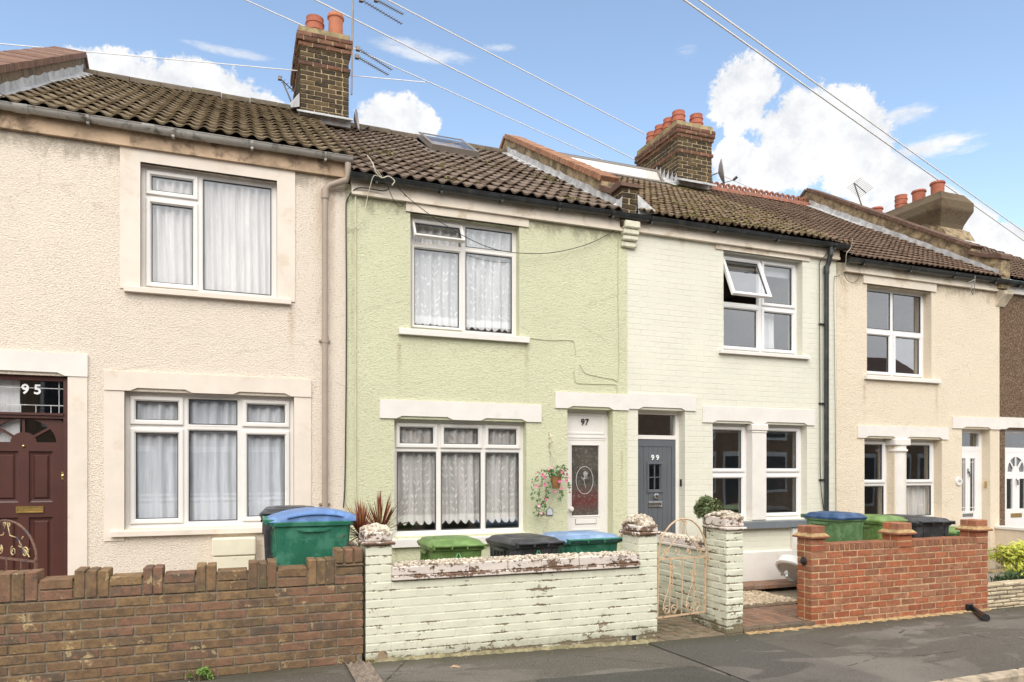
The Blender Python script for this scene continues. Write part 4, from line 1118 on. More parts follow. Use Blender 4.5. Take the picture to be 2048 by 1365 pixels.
# ------------------------------------------------ 99
h99 = house('terraced_house', (B[2] + B[3]) / 2, 'pale painted brick terraced house with slate grey door numbered 99 and grey sill')
u0, u1 = xat(1447), xat(1605); uz1 = (zat(1447, 502) + zat(1605, 521)) / 2; uz0 = (zat(1447, 700) + zat(1605, 713)) / 2
l0, l1 = xat(1425), xat(1614); lz1 = (zat(1425, 847) + zat(1614, 850)) / 2; lz0 = (zat(1490, 1043) + zat(1600, 1037)) / 2
pm0, pm1 = xat(1504), xat(1531)
d0, d1 = xat(1276), xat(1370); dz1 = (zat(1276, 819) + zat(1370, 822)) / 2
fa = MB(); facade(fa, B[2] + .005, B[3], -.1 - .3, 4.95, 0, [(u0, u1, uz0, uz1), (l0, pm0, lz0, lz1), (pm1, l1, lz0, lz1), (d0, d1, .15, dz1)])
fa.build('wall', M['p99'], h99)
interior(h99, B[2], B[3], 4.9)
lintel(h99, xat(1404), xat(1628), lz1, zat(1500, 816), [(l0, pm0 + .03), (pm1 - .05, l1)], M['white_paint'])
lintel(h99, B[2] + .022, xat(1391), dz1, zat(1300, 789), [(d0, d1)], M['white_paint'])
mb = MB(); mb.box(xat(1430), xat(1618), -.02, .03, uz1, uz1 + .13); mb.build('lintel', M['cream_band'], h99)
xm = xat(1520, .12); zt_ = (zat(1480, 611, .12) + zat(1560, 617, .12)) / 2
w = make_window(h99, u0, u1, uz0, uz1, .12, [(u0, xm, [(uz0, zt_, 'S', 0), (zt_, uz1, 'S', 24)]), (xm, u1, [(uz0, zt_, 'S', 0), (zt_, uz1, 'S', 0)])], glass='glass_refl', fmat='upvc_cool')
sill(w, xat(1437), xat(1616), uz0 - .05, uz0, M['white_paint'])
mb = MB(); mb.box(xm + .02, u1 - .05, .22, .225, uz1 - .22, uz1); mb.box(u0 + .05, xm - .02, .22, .225, uz1 - .20, uz1); mb.build('blind', M['blind'], w)
curtain(w, xm + .10, xm + .38, uz0, zt_, .26, 'net_white', folds=4, seed=9)
for (xa, xb, za, zb) in ((u0 + .14, xm - .16, uz1 - .005, 0), (xm + .14, u1 - .16, uz1 - .005, 0)): pass
tz = zat(1560, 947, .12)
for i, (a, b) in enumerate(((l0, pm0), (pm1, l1))):
    w = make_window(h99, a, b, lz0, lz1, .12, [(a, b, [(lz0, tz, 'S', 0), (tz, lz1, 'S', 0)])], glass='glass_refl', fmat='upvc_cool')
    mb = MB(); mb.box(a + .12, b - .14, .115, .13, lz1 - .055, lz1 - .04); mb.build('trickle_vent', M['upvc'], w)
    mb = MB(); mb.box(a + .05, b - .05, .25, .255, lz1 - .12, lz1); mb.build('blind', M['blind'], w)
mb = MB(); mb.box(pm0 - .006, pm1 + .006, -.02, .24, lz0 + .002, lz1 - .004, .008); mb.box(pm0 - .025, pm1 + .025, -.04, .10, lz1 - .10, lz1 - .002, .012); mb.box(pm0 - .012, pm1 + .012, -.03, .10, lz1 - .13, lz1 - .105, .008)
mb.build('window_pillar', M['white_paint'], h99)
mb = MB(); mb.prism([(-.10, lz0 - .11), (-.10, lz0 - .02), (.12, lz0), (.12, lz0 - .11)], 0, l0 - .06, l1 + .05); mb.build('sill', M['slate'], h99)
# plinth: white band and pilaster strip
zp = zat(1540, 1103)
mb = MB(); mb.box(xat(1380), B[3] - .2, -.05, .0, -.1, zp); mb.prism([(-.05, zp), (-.04, zp + .012), (0, zp + .02), (0, zp)], 0, xat(1380), B[3] - .2); mb.build('plinth', M['white_paint'], h99)
mb = MB(); mb.box(xat(1580), xat(1580) + .22, -.062, .0, -.1, lz0 - .12, .006); mb.build('plinth_pilaster', M['white_paint'], h99)
mb = MB(); mb.box(xat(1557), xat(1575), -.056, -.04, .10, .17)
for k in range(4): mb.box(xat(1557) + .01, xat(1575) - .01, -.06, -.056, .108 + k * .016, .116 + k * .016)
mb.build('air_brick', M['black'], h99)
# door 99
D = .15; zl = (zat(1277, 878, D) + zat(1353, 880, D)) / 2
mb = MB(); mb.ring(d0, d1, .15, dz1, [(0, D + .06), (0, D), (.04, D), (.05, D + .01), (.05, D + .06)]); mb.box(d0 + .045, d1 - .045, D - .006, D + .055, zl, zl + .055)
dr = mb.build('door', M['upvc'], h99); dr['label'] = 'slate grey cottage style door with small four pane light'
lx0, lx1 = d0 + .05, d1 - .05; lb = .17
mb = MB(); gx = (lx0 + lx1) / 2 - .01; wz1 = zat(1311, 930, D); wz0 = zat(1311, 980, D); wx0, wx1 = gx - .085, gx + .085
Yd = D + .01
npl = 7; pw = (lx1 - lx0 - .12) / npl
mb.box(lx0, lx0 + .06, Yd - .006, Yd + .04, lb, zl); mb.box(lx1 - .06, lx1, Yd - .006, Yd + .04, lb, zl); mb.box(lx0 + .06, lx1 - .06, Yd - .006, Yd + .04, zl - .10, zl)
for k in range(npl):
    xa = lx0 + .06 + k * pw; xb = xa + pw
    segs = [(lb, zl - .10)] if (xb <= wx0 + .001 or xa >= wx1 - .001) else [(lb, wz0), (wz1, zl - .10)]
    for (c, d) in segs: mb.box(xa + .002, xb - .002, Yd, Yd + .04, c, d, .003)
mb.box(lx0 + .06, lx1 - .06, Yd + .006, Yd + .036, lb, wz0); mb.box(lx0 + .06, lx1 - .06, Yd + .006, Yd + .036, wz1, zl - .1)
mb.ring(wx0 - .045, wx1 + .045, wz0 - .04, wz1 + .04, [(0, Yd), (.004, Yd - .016), (.03, Yd - .016), (.045, Yd + .02)])
mb.box(gx - .006, gx + .006, Yd + .0, Yd + .02, wz0, wz1); mb.box(wx0, wx1, Yd + .001, Yd + .019, (wz0 + wz1) / 2 - .006, (wz0 + wz1) / 2 + .006)
mb.build('door_leaf', M['door_grey'], dr)
mb = MB(); mb.quad((wx0 - .02, Yd + .02, wz0 - .02), (wx1 + .02, Yd + .02, wz0 - .02), (wx1 + .02, Yd + .02, wz1 + .02), (wx0 - .02, Yd + .02, wz1 + .02)); mb.build('door_pane', M['glass'], dr)
mb = MB(); mb.quad((lx0, D + .03, zl + .05), (lx1, D + .03, zl + .05), (lx1, D + .03, dz1 - .05), (lx0, D + .03, dz1 - .05)); mb.build('fanlight_pane', M['glass_refl'], dr)
text_part('house_number', '9 9', .10, (gx, Yd - .008, zat(1311, 916, D)), M['num_white'], dr, bold=.002)
mb = MB(); mb.lathe([(.018, 0), (.018, .02), (.035, .03), (.04, .048), (.03, .062), (.001, .068)], (gx, Yd, zat(1312, 992, D)), 18, Matrix.Rotation(R(90), 4, 'X')); mb.build('door_knob', M['chrome'], dr, smooth=True)
zq = zat(1311, 1009, D); mb = MB(); mb.ring(gx - .11, gx + .12, zq - .04, zq + .04, [(0, Yd), (0, Yd - .012), (.012, Yd - .014), (.018, Yd - .006)]); mb.box(gx - .095, gx + .105, Yd - .010, Yd, zq - .025, zq + .025, .004); mb.build('letter_plate', M['chrome'], dr)
mb = MB(); bx, bz = xat(1364, .07), zat(1364, 966, .07); mb.box(d1 - .012, d1 - .0, .07, .115, bz - .05, bz + .05, .004); mb.lathe([(.001, 0), (.012, 0), (.010, .004), (.001, .005)], (d1 - .012, .092, bz - .02), 12, Matrix.Rotation(R(-90), 4, 'Y')); mb.build('doorbell', M['black'], h99)
mb = MB(); mb.box(d0 - .03, d1 + .03, -.22, .2, -.06, .145, .01); mb.build('doorstep', M['cap'], h99)
# eaves 99
mb = MB(); mb.box(B[2] + .14, B[3] + .02, -.05, .02, 4.82, 4.97); mb.box(B[2] + .14, B[3] + .02, -.066, -.05, 4.82, 4.855); mb.build('fascia', M['cream_band'], h99)
gutter(h99, B[2] + .0, B[3] + .12, 5.0, -.125, M['gut_black'], rad=.06, fall=.01, brackets=4)
rf = tile_roof(h99, B[2] + .11, B[3] + .12, (EY - .07, 5.05), (RY, RIDGE[99]), M['tile99'], period=.118, gauge=.225, roll=.026, step=.030, jit=.006)
cx2 = xat(1356, 3.5), xat(1424, 3.5)
def moss(roof, x0, x1, e, r, n, col, bias):
    o, d, nn, L = roof_plane(e, r); mb = MB(); cl = [(random.uniform(x0, x1), L * random.random() ** bias) for _ in range(max(4, n // 14))]
    for _ in range(n):
        cx_, cs_ = random.choice(cl); x = min(x1, max(x0, cx_ + random.gauss(0, .12))); s = min(L - .1, max(.0, cs_ + random.gauss(0, .12))); q = o + d * s + nn * random.uniform(.035, .05)
        mb.rv = random.random(); mb.rock((x, q.y, q.z), random.uniform(.008, .020), .6, 1.3)
    mb.build('moss', col, roof)['kind'] = 'stuff'
M['moss'] = mat_brick('roof_moss', [(.16, .16, .04), (.26, .24, .07), (.12, .12, .04), (.34, .30, .12)], dirt=(.08, .08, .03), dirt_amt=.4)
moss(rf, B[2] + .2, B[3] + .05, (EY - .07, 5.05), (RY, RIDGE[99]), 620, M['moss'], 2.2)
moss([c for c in kids(h97) if c.name.startswith('roof')][0], B[1] + .2, B[2] - .3, (EY - .06, 5.035), (RY, RIDGE[97]), 130, M['moss'], 1.2)
ridge(rf, B[2] + .1, cx2[0] + .1, (RY, RIDGE[99] + .02), M['ridge_brown'])
E9 = (EY, 5.02); R9 = (RY, RIDGE[99])
xa, s0_ = on_roof(1330, 375, E9, R9); xb, s1_ = on_roof(1180, 338, E9, R9)
print('RL', xa, s0_, xb, s1_)
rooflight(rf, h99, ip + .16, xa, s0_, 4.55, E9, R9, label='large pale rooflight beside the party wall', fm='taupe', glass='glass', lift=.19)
pr = [((cx2[0] + .25), 3.85 + .32 * k, .36, .135, .125, 3, 'pot') for k in range(4)] + [((cx2[0] + .64), 3.80, .34, .135, .125, 3, 'pot')]
ct = brick_chimney(h99, cx2[0], cx2[1], 3.5, 5.0, 7.1, zat(1356, 250, 3.5), pr)
mb = MB(); mb.box(cx2[0] - .02, cx2[1] - .1, 3.45, 3.51, 7.20, 7.34); mb.prism([(3.2, 7.18), (3.5, 7.33), (3.5, 7.36), (3.2, 7.21)], 0, cx2[0] - .12, cx2[1] - .10); mb.build('chimney_flashing', M['lead'], ct)
mb = MB()
for k in range(6): 
    y = 3.52 + .14 * k; z = 7.20 + .60 * (y - 3.5)
    mb.add([(cx2[0] - .008 - .003 * (k % 2), y - .02, z), (cx2[0] - .008 - .003 * (k % 2), y + .17, z + .08), (cx2[0] - .008, y + .01, z + .26)], [(0, 1, 2)])
mb.add([(cx2[0] - .14, 3.4, 7.16), (cx2[0] - .01, 3.4, 7.20), (cx2[0] - .01, 4.3, 7.73), (cx2[0] - .14, 4.3, 7.66)], [(0, 1, 2, 3)]); mb.build('stepped_flashing', M['lead'], ct)
# downpipe 99
mb = MB(); xp = xat(1653, -.06)
mb.tube([(xat(1661, -.12), -.125, 4.96), (xat(1661, -.12), -.125, 4.86), (xp + .02, -.08, 4.74), (xp, -.06, 4.66), (xp, -.06, .0)], .035, 12)
mb.tube([(xp, -.06, 4.70), (xp, -.06, 4.58)], .042, 12); mb.tube([(xat(1661, -.12), -.125, 4.92), (xat(1661, -.12), -.125, 4.84)], .043, 12)
dp = mb.build('downpipe', M['gut_black'], h99, smooth=True)
for py in (808, 650, 960):
    mb = MB(); z = zat(1653, py); mb.box(xp - .10, xp + .062, -.03, .0, z - .010, z + .010, .003); mb.build('pipe_clip', M['gut_black'], dp)

# ------------------------------------------------ 101
h101 = house('terraced_house', (B[3] + B[4]) / 2, 'buff roughcast terraced house with round white number plaque beside its white door')
YB = -.008
u0, u1 = xat(1733), xat(1862); uz1 = (zat(1733, 567) + zat(1862, 585)) / 2; uz0 = (zat(1733, 751) + zat(1862, 759)) / 2
l0, l1 = xat(1728), xat(1883); lz1 = (zat(1728, 876) + zat(1883, 880)) / 2; lz0 = lz1 - 1.30
pm0, pm1 = xat(1788), xat(1812)
d0, d1 = xat(1923), xat(1979.5); dz1 = (zat(1923, 857) + zat(1979, 860)) / 2
fa = MB(); facade(fa, B[3], B[4], -.5, 4.8, YB, [(u0, u1, uz0, uz1), (l0, pm0, lz0, lz1), (pm1, l1, lz0, lz1), (d0, d1, -.02, dz1)])
fa.build('wall', M['r101'], h101)
interior(h101, B[3], B[4], 4.75)
lintel(h101, xat(1713), xat(1894), lz1, (zat(1713, 851) + zat(1894, 857)) / 2, [(l0, pm0 + .02), (pm1 - .02, l1)], M['white_paint'], Y=YB)
lintel(h101, xat(1903), B[4], dz1, zat(1903, 834), [(d0, d1)], M['white_paint'], Y=YB)
mb = MB(); mb.box(xat(1724), xat(1870), -.03, .03, uz1, uz1 + .14); mb.build('lintel', M['cream_band'], h101)
xm = xat(1783, .145); zt_ = (zat(1760, 664, .145) + zat(1830, 669, .145)) / 2
w = make_window(h101, u0, u1, uz0, uz1, .14, [(u0, xm, [(uz0, zt_, 'S', 0), (zt_, uz1, 'F', 0)]), (xm, u1, [(uz0, zt_, 'S', 0), (zt_, uz1, 'F', 0)])], glass='glass_refl', fmat='upvc_cool')
sill(w, xat(1727), xat(1876), uz0 - .065, uz0, M['white_paint'], Y=YB)
tz = zat(1830, 968, .145)
for i, (a, b) in enumerate(((l0, pm0), (pm1, l1))):
    w = make_window(h101, a, b, lz0, lz1, .14, [(a, b, [(lz0, tz, 'F', 0), (tz, lz1, 'S', 0)])], glass='glass', fmat='upvc_cool')
    if i: curtain(w, a + .3, b, lz0, tz, .26, 'net_plain', folds=5, seed=12)
mb = MB(); pc = (pm0 + pm1) / 2; pr_ = (pm1 - pm0) / 2
mb.lathe([(pr_ * .9, lz0), (pr_ * .92, lz1 - .22), (pr_ * 1.15, lz1 - .2), (pr_ * 1.15, lz1 - .17), (pr_ * .95, lz1 - .16), (pr_ * 1.0, lz1 - .12)], (pc, .05, 0), 20)
mb.box(pc - pr_ * 1.35, pc + pr_ * 1.35, -.06, .14, lz1 - .11, lz1 - .002, .014); mb.build('window_pillar', M['white_paint'], h101, smooth=True)
sill(h101, l0 - .05, l1 + .05, lz0 - .09, lz0, M['white_paint'], Y=YB)
# door 101
D = .14; zl = zat(1945, 903, D) 
mb = MB(); mb.ring(d0, d1, -.02, dz1, [(0, D + .06), (0, D), (.05, D), (.06, D + .01), (.06, D + .06)]); zt_ = zl + .04; mb.box(d0 + .05, d1 - .05, D - .004, D + .055, zl, zl + .08)
dr = mb.build('door', M['upvc_cool'], h101); dr['label'] = 'white door with two tall leaded panes'
lx0, lx1 = d0 + .06, d1 - .06; lb = 0.0; wd = lx1 - lx0
pz1 = zat(1950, 917, D); pz0 = zat(1950, 1023, D)
pA = (lx0 + .10, lx0 + wd / 2 - .05); pB = (lx0 + wd / 2 + .05, lx1 - .10)
mb = MB()
for (a, b) in ((lx0, pA[0]), (pA[1], pB[0]), (pB[1], lx1)): mb.box(a, b, D, D + .04, lb, zl)
for (a, b) in (pA, pB):
    mb.box(a, b, D, D + .04, pz1, zl); mb.box(a, b, D, D + .04, lb, pz0)
    mb.ring(a, b, pz0, pz1, [(-.01, D), (-.008, D - .006), (.004, D - .004), (.008, D + .015)])
    m_ = a + (b - a) * .62
    mb.box(m_, m_ + .008, D + .010, D + .018, pz0, pz1); mb.box(a, b, D + .011, D + .017, pz1 - .07, pz1 - .062); mb.box(a, b, D + .011, D + .017, pz0 + .062, pz0 + .07)
mb.ring(lx0 + .08, lx1 - .08, lb + .1, pz0 - .16, [(0, D), (.004, D - .004), (.02, D - .004), (.03, D + .004)])
mb.build('door_leaf', M['upvc_cool'], dr)
mb = MB(); mb.quad((lx0, D + .02, pz0), (lx1, D + .02, pz0), (lx1, D + .02, pz1), (lx0, D + .02, pz1)); mb.quad((lx0, D + .03, zl + .07), (lx1, D + .03, zl + .07), (lx1, D + .03, dz1 - .05), (lx0, D + .03, dz1 - .05)); mb.build('door_pane', M['glass'], dr)
mb = MB(); q = (lx0 + lx1) / 2; zq = pz0 - .06; mb.box(q - .13, q + .12, D - .012, D, zq - .03, zq + .03, .004); mb.build('letter_plate', M['chrome'], dr)
mb = MB(); zq = zat(1934, 948, D); mb.tube([(q, D, zq + .05), (q, D - .03, zq + .03), (q, D - .035, zq - .05)], .011, 8); mb.box(q - .014, q + .014, D - .01, D, zq + .0, zq + .09, .004); mb.build('door_knocker', M['metal'], dr)
mb = MB(); zq = zat(1916, 963); mb.lathe([(.001, .022), (.07, .02), (.078, .012), (.08, 0)], (xat(1916), YB, zq), 24, Matrix.Rotation(R(90), 4, 'X')); pl = mb.build('number_plaque', M['white_paint'], h101, smooth=True)
text_part('plaque_number', '101', .05, (xat(1916), YB - .024, zq), M['metal'], pl, depth=.001)
mb = MB(); zq = zat(1965, 970, .05); mb.box(d1 - .015, d1, .05, .09, zq - .06, zq + .06, .005); mb.build('doorbell', M['brass'], h101)
mb = MB(); mb.box(d0 - .04, d1 + .04, -.25, .2, -.25, -.03, .01); mb.build('doorstep', M['cap'], h101)
# eaves 101
mb = MB(); mb.box(B[3] + .14, B[4] - .03, -.05, .02, 4.66, 4.80); mb.box(B[3] + .14, B[4] - .03, -.066, -.05, 4.66, 4.69); mb.build('fascia', M['cream_band'], h101)
g = gutter(h101, B[3] + .10, B[4] + .0, 4.83, -.125, M['gut_black'], rad=.06, fall=0, brackets=4)
rf = tile_roof(h101, B[3] + .12, B[4] - .12, (EY - .07, 4.88), (RY, RIDGE[99]), M['tile101'], period=.118, gauge=.215, roll=.014, step=.028, jit=.002)
ridge(rf, cx2[1] + .02, B[4] - .1, (RY, RIDGE[99] + .02), M['ridge_red'], plain=False)
E1 = (EY, 4.85); R1 = (RY, RIDGE[99])
wpar = parapet(h101, B[4] - .13, B[4] + .10, E1, R1, h=.30, mat=M['parapet_pale'], cop=[M['coping_dark']], y0=.40, flash=(1, 1), th=.06)
mb = MB(); mb.prism([(-.12, 4.70), (-.12, 5.20), (-.06, 5.27), (.10, 5.29), (.44, 5.45), (.44, 4.8)], 0, B[4] - .125, B[4] + .095); kn = mb.build('kneeler', M['parapet_pale'], wpar)
mb = MB(); mb.prism([(-.15, 5.19), (-.15, 5.25), (-.07, 5.31), (.10, 5.33), (.46, 5.50), (.46, 5.43), (.10, 5.27)], 0, B[4] - .16, B[4] + .13); mb.build('kneeler_coping', M['coping_dark'], kn)
mb = MB(); mb.prism([(-.16, 4.66), (-.16, 4.60), (-.02, 4.42), (0.0, 4.42), (.0, 4.68)], 0, B[4] - .10, B[4] + .12); mb.build('corbel', M['r101'], h101)

# ------------------------------------------------ 103
h103 = house('terraced_house', (B[4] + B[5]) / 2, 'brown pebbledash terraced house at the right edge with a fanlight in its white door')
d0 = xat(2010); d1 = d0 + .86; dz1 = zat(2010, 859)
fa = MB(); facade(fa, B[4], B[5], -.6, 4.8, 0, [(d0, d1, -.02, dz1)])
fa.build('wall', M['r103'], h103)
interior(h103, B[4], B[5], 4.75)
lintel(h103, B[4] + .002, d1 + .4, dz1, zat(2010, 835), [(d0, d1)], M['white_paint'])
D = .10; zl = zat(2025, 905, D)
mb = MB(); mb.ring(d0, d1, -.02, dz1, [(0, D + .06), (0, D), (.05, D), (.06, D + .01), (.06, D + .06)]); mb.box(d0 + .05, d1 - .05, D - .004, D + .055, zl, zl + .08)
dr = mb.build('door', M['upvc_cool'], h103); dr['label'] = 'white door with half round fanlight and dark letter plate'
lx0, lx1 = d0 + .06, d1 - .06; cx = (lx0 + lx1) / 2; fz = zat(2025, 944, D); fr_ = .22; fh = .26
mb = MB(); n = 16; vs = []; fs = []
for k in range(n + 1):
    c = cos(pi * k / n); s_ = sin(pi * k / n)
    ox = cx + c / max(abs(c), s_ * .8 + 1e-6) * (lx1 - lx0) / 2; oz = fz + (zl - fz) * min(1, s_ / max(abs(c), 1e-6) * .8)
    vs += [(cx + c * fr_, D, fz + s_ * fh), (min(lx1, max(lx0, ox)), D, oz), (cx + c * fr_, D + .03, fz + s_ * fh)]
for k in range(n): fs += [(3 * k, 3 * k + 1, 3 * k + 4, 3 * k + 3), (3 * k, 3 * k + 3, 3 * k + 5, 3 * k + 2)]
mb.add(vs, fs)
pz1 = zat(2025, 958, D); pz0 = zat(2025, 1018, D)
for (a, b, c, d) in ((lx0, lx1, pz1, fz), (lx0, lx1, 0, pz0), (lx0, lx0 + .13, pz0, pz1), (cx - .09, cx + .09, pz0, pz1), (lx1 - .13, lx1, pz0, pz1)): mb.box(a, b, D, D + .03, c, d)
for an in (R(45), R(90), R(135)):
    dx, dz = cos(an), sin(an); t = .012
    mb.prism([(cx + dx * .07 - dz * t, fz + dz * .08 + dx * t), (cx + dx * fr_ - dz * t, fz + dz * fh + dx * t), (cx + dx * fr_ + dz * t, fz + dz * fh - dx * t), (cx + dx * .07 + dz * t, fz + dz * .08 - dx * t)], 1, D + .002, D + .02)
mb.prism([(cx + cos(pi * k / 10) * .085, fz + sin(pi * k / 10) * .10) for k in range(11)], 1, D + .001, D + .02)
mb.build('door_leaf', M['upvc_cool'], dr)
mb = MB(); mb.quad((lx0, D + .02, pz0), (lx1, D + .02, pz0), (lx1, D + .02, dz1), (lx0, D + .02, dz1)); mb.build('door_pane', M['glass'], dr)
mb = MB(); zq = zat(2025, 1031, D); mb.box(cx - .14, cx + .14, D - .012, D, zq - .035, zq + .035, .004); mb.build('letter_plate', M['brass'], dr)
mb = MB(); zq = zat(2020, 965, D); mb.tube([(cx, D, zq + .05), (cx, D - .03, zq + .03), (cx, D - .035, zq - .05)], .014, 8); mb.build('door_knocker', M['metal'], dr)
mb = MB(); mb.box(B[4] + .13, B[5], -.05, .02, 4.66, 4.80); mb.build('fascia', M['white_paint'], h103)
gutter(h103, B[4] + .0, B[5], 4.83, -.125, M['gut_black'], rad=.062, brackets=4)
rf = tile_roof(h103, B[4] + .11, B[5], (EY - .07, 4.88), (RY, 7.50), M['tile101'], period=.118, gauge=.215, roll=.014, step=.028, jit=.002)
ridge(rf, B[4] + .1, B[5], (RY, 7.52), M['ridge_brown'])
# rendered chimney, seen over the party wall
zc = zat(1878, 384, 3.6); q0, q1 = xat(1880, 3.6), xat(1921, 3.6)
mb = MB()
def sec(e, z): return [(q0 - e, 3.6 - e, z), (q1 + e, 3.6 - e, z), (q1 + e, 6.1 + e, z), (q0 - e, 6.1 + e, z)]
S_ = [sec(0, 6.6), sec(0, zc - .95), sec(.025, zc - .93), sec(.03, zc - .80), sec(.05, zc - .72), sec(.12, zc - .56), sec(.18, zc - .44), sec(.19, zc - .40), sec(.19, zc - .22), sec(.05, zc + .0)]
vs = [v for s_ in S_ for v in s_]
mb.add(vs, [(4 * i + k, 4 * i + (k + 1) % 4, 4 * i + 4 + (k + 1) % 4, 4 * i + 4 + k) for i in range(len(S_) - 1) for k in range(4)] + [tuple(len(vs) - 4 + k for k in range(4))])
st = mb.build('chimney', M['stone_chim'], h103)
mb = MB(); mb.prism([(3.3, 6.98), (3.6, 7.15), (3.6, 7.35), (3.45, 7.25)], 0, q0 - .1, q1 + .1); mb.prism([(3.45, 7.05), (4.4, 7.62), (4.3, 7.72), (3.6, 7.3)], 0, q0 - .08, q0); mb.build('mortar_fillet', M['parapet_pale'], st)
for (k, m_, rg, hh) in ((0, 'pot', 0, .38), (1, 'pot', 0, .36), (2, 'pot', 3, .42), (3, 'pot', 0, .36)):
    pb = MB(); yy = 3.85 + k * (.50 if k < 3 else .58)
    pot(pb, (q0 + .24, yy, zc - .03), hh, .14, .145 if rg == 0 else .14, rg); pb.build('chimney_pot', M[m_], st, smooth=True)
# ================================================================== GARDENS AND STREET
WF = -2.2                                # street face of the garden walls
def gz(x):
    if x < 1: return 0.0
    if x < 4: return -.08 * (x - 1) / 3
    return -.085 - .002 * (x - 4)
def wz(py, px): return zat(px, py, WF)
# ---- brown wall (95)
bw = empty('brick_wall', (-.8, WF, 0), 'old brown brick garden wall with battlement of upright bricks, in front of the cream house', 'garden wall')
mb = MB(); x0b, x1b = -3.4, xat(727, WF)
for k in range(-3, 9):
    end = x1b - (0 if k > 0 else .0)
    course_x(mb, x0b, end if k != 0 else end - .055, WF, WF + .215, k * .075, H=.066, L=.224, gap=.009, off=(.117 if k % 2 else 0) + random.uniform(0, .02), j=.0025, ch=.005)
cren = [(-62, 76), (147, 218), (286, 326), (392, 433), (497, 554), (616, 670)]
zt = 9 * .075
edges = [(xat(a, WF), xat(b, WF)) for a, b in cren]
for (a, b) in edges:
    n = max(2, round((b - a) / .078)); wv = (b - a) / n
    for i in range(n):
        t = random.uniform(-.008, .006)
        brick(mb, a + i * wv + .0015, a + (i + 1) * wv - .0015, WF, WF + .215, zt + .004, zt + .215 + t, .003, .006)
for i in range(len(edges) - 1):
    a, b = edges[i][1], edges[i + 1][0]
    for k in range(2):
        xs = [a, b] if b - a < .26 else [a, (a + b) / 2, b]
        for q in range(len(xs) - 1): brick(mb, xs[q] + .006, xs[q + 1] - .006, WF, WF + .215, zt + k * .082, zt + k * .082 + .073, .003, .005)
a, b = edges[-1][1], x1b
for k in range(2):
    brick(mb, a + .006, b, WF, WF + .215, zt + k * .075, zt + k * .075 + .064, .004, .006)
brick(mb, a + .004, b + .005, WF - .006, WF + .215, zt + .15, zt + .166, .003, .004)
n = 3; wv = (b - a) / n
for i in range(n): brick(mb, a + .003 + i * wv, a + (i + 1) * wv - .004, WF - .005, WF + .215, zt + .172, zt + .172 + .125, .004, .01)
mb.build('brickwork', M['brown_brick'], bw)
mb = MB(); mb.box(x0b, x1b - .012, WF + .0065, WF + .205, -.3, zt - .004)
for (a, b) in edges: mb.box(a + .01, b - .01, WF + .012, WF + .20, zt, zt + .19)
for i in range(len(edges) - 1): mb.box(edges[i][1] - .01, edges[i + 1][0] + .01, WF + .012, WF + .20, zt, zt + .13)
mb.box(edges[-1][1], x1b - .01, WF + .012, WF + .20, zt, zt + .27)
mb.build('mortar', M['brown_mortar'], bw)

def pebble_top(mb, x0, x1, y0, y1, z, n, r=(.012, .024), dome=.03):
    for _ in range(n):
        u, v = random.random(), random.random()
        mb.rv = random.random()
        zz = z + dome * (1 - (2 * u - 1) ** 2 * .6) * (1 - (2 * v - 1) ** 2) + random.uniform(-.006, .008)
        mb.rock((x0 + (x1 - x0) * u, y0 + (y1 - y0) * v, zz), random.uniform(*r), .8)
def pier_cap(parent, x0, x1, y0, y1, z, h=.13, dome=.06, n=150):
    mb = MB(); e = .028
    mb.box(x0 - e, x1 + e, y0 - e, y1 + e, z, z + .028, .008, .003)
    mb.box(x0 - .008, x1 + .008, y0 - .008, y1 + .008, z + .028, z + h, .014, .005)
    o = mb.build('cap_stone', M['cope_paint'], parent)
    mb = MB(); pebble_top(mb, x0, x1, y0, y1, z + h - .012, n, (.014, .028), dome)
    mb.prism([(y0, z + h - .02), (y0 + .05, z + h + dome * .7), (y1 - .05, z + h + dome * .7), (y1, z + h - .02)], 0, x0 + .03, x1 - .03)
    mb.build('pebble_dressing', M['pebble'], o)
    return o
# ---- green wall (97)
gw = empty('brick_wall', (2.4, WF, -.05), 'low garden wall with flaking pale green paint and pebble topped white coping', 'garden wall')
gx0, gx1, gx2, gx3 = xat(731.5, WF), xat(784, WF), xat(1278, WF), xat(1315, WF)
mb = MB()
zb0 = -.225
for k in range(0, 12):
    z = zb0 + k * .075
    course_x(mb, gx1 + .0, gx2 - .0, WF, WF + .215, z, H=.070, L=.226, gap=.005, off=(.115 if k % 2 else 0), j=.0016, ch=.006)
for (a, b, topz) in ((gx0, gx1, .99), (gx2, gx3, .99)):
    k = 0
    while zb0 + k * .075 < topz - .02:
        z = zb0 + k * .075; hh = min(.070, topz - z)
        if k % 2: brick(mb, a, b, WF, WF + .105, z, z + hh, .0016, .006); brick(mb, a, b, WF + .113, WF + .33, z, z + hh, .0016, .006)
        else: brick(mb, a, (a + b) / 2 - .004, WF, WF + .215, z, z + hh, .0016, .006); brick(mb, (a + b) / 2 + .004, b, WF, WF + .215, z, z + hh, .0016, .006); brick(mb, a, b, WF + .223, WF + .33, z, z + hh, .0016, .006)
        k += 1
mb.build('brickwork', M['green_brick'], gw)
mb = MB(); mb.rv = .6; mb.box(gx0 + .01, gx3 - .01, WF + .0030, WF + .21, -.3, .67); 
for (a, b) in ((gx0, gx1), (gx2, gx3)): mb.box(a + .0030, b - .0030, WF + .0035, WF + .325, -.29, .985)
mb.build('painted_mortar', M['green_brick'], gw)
zc = (wz(1163, 784) + wz(1132, 1278)) / 2
cpg = MB(); cpg.box(gx1 - .004, gx2 + .0, WF - .035, WF + .235, zc, zc + .04, .006, .0)
x = gx1 - .002
while x < gx2 - .02:
    b = min(x + random.uniform(.28, .42), gx2 - .001); cpg.box(x, b - .003, WF - .022 + random.uniform(-.004, .004), WF + .22, zc + .04, zc + .125 + random.uniform(-.006, .004), .008, .003); x = b
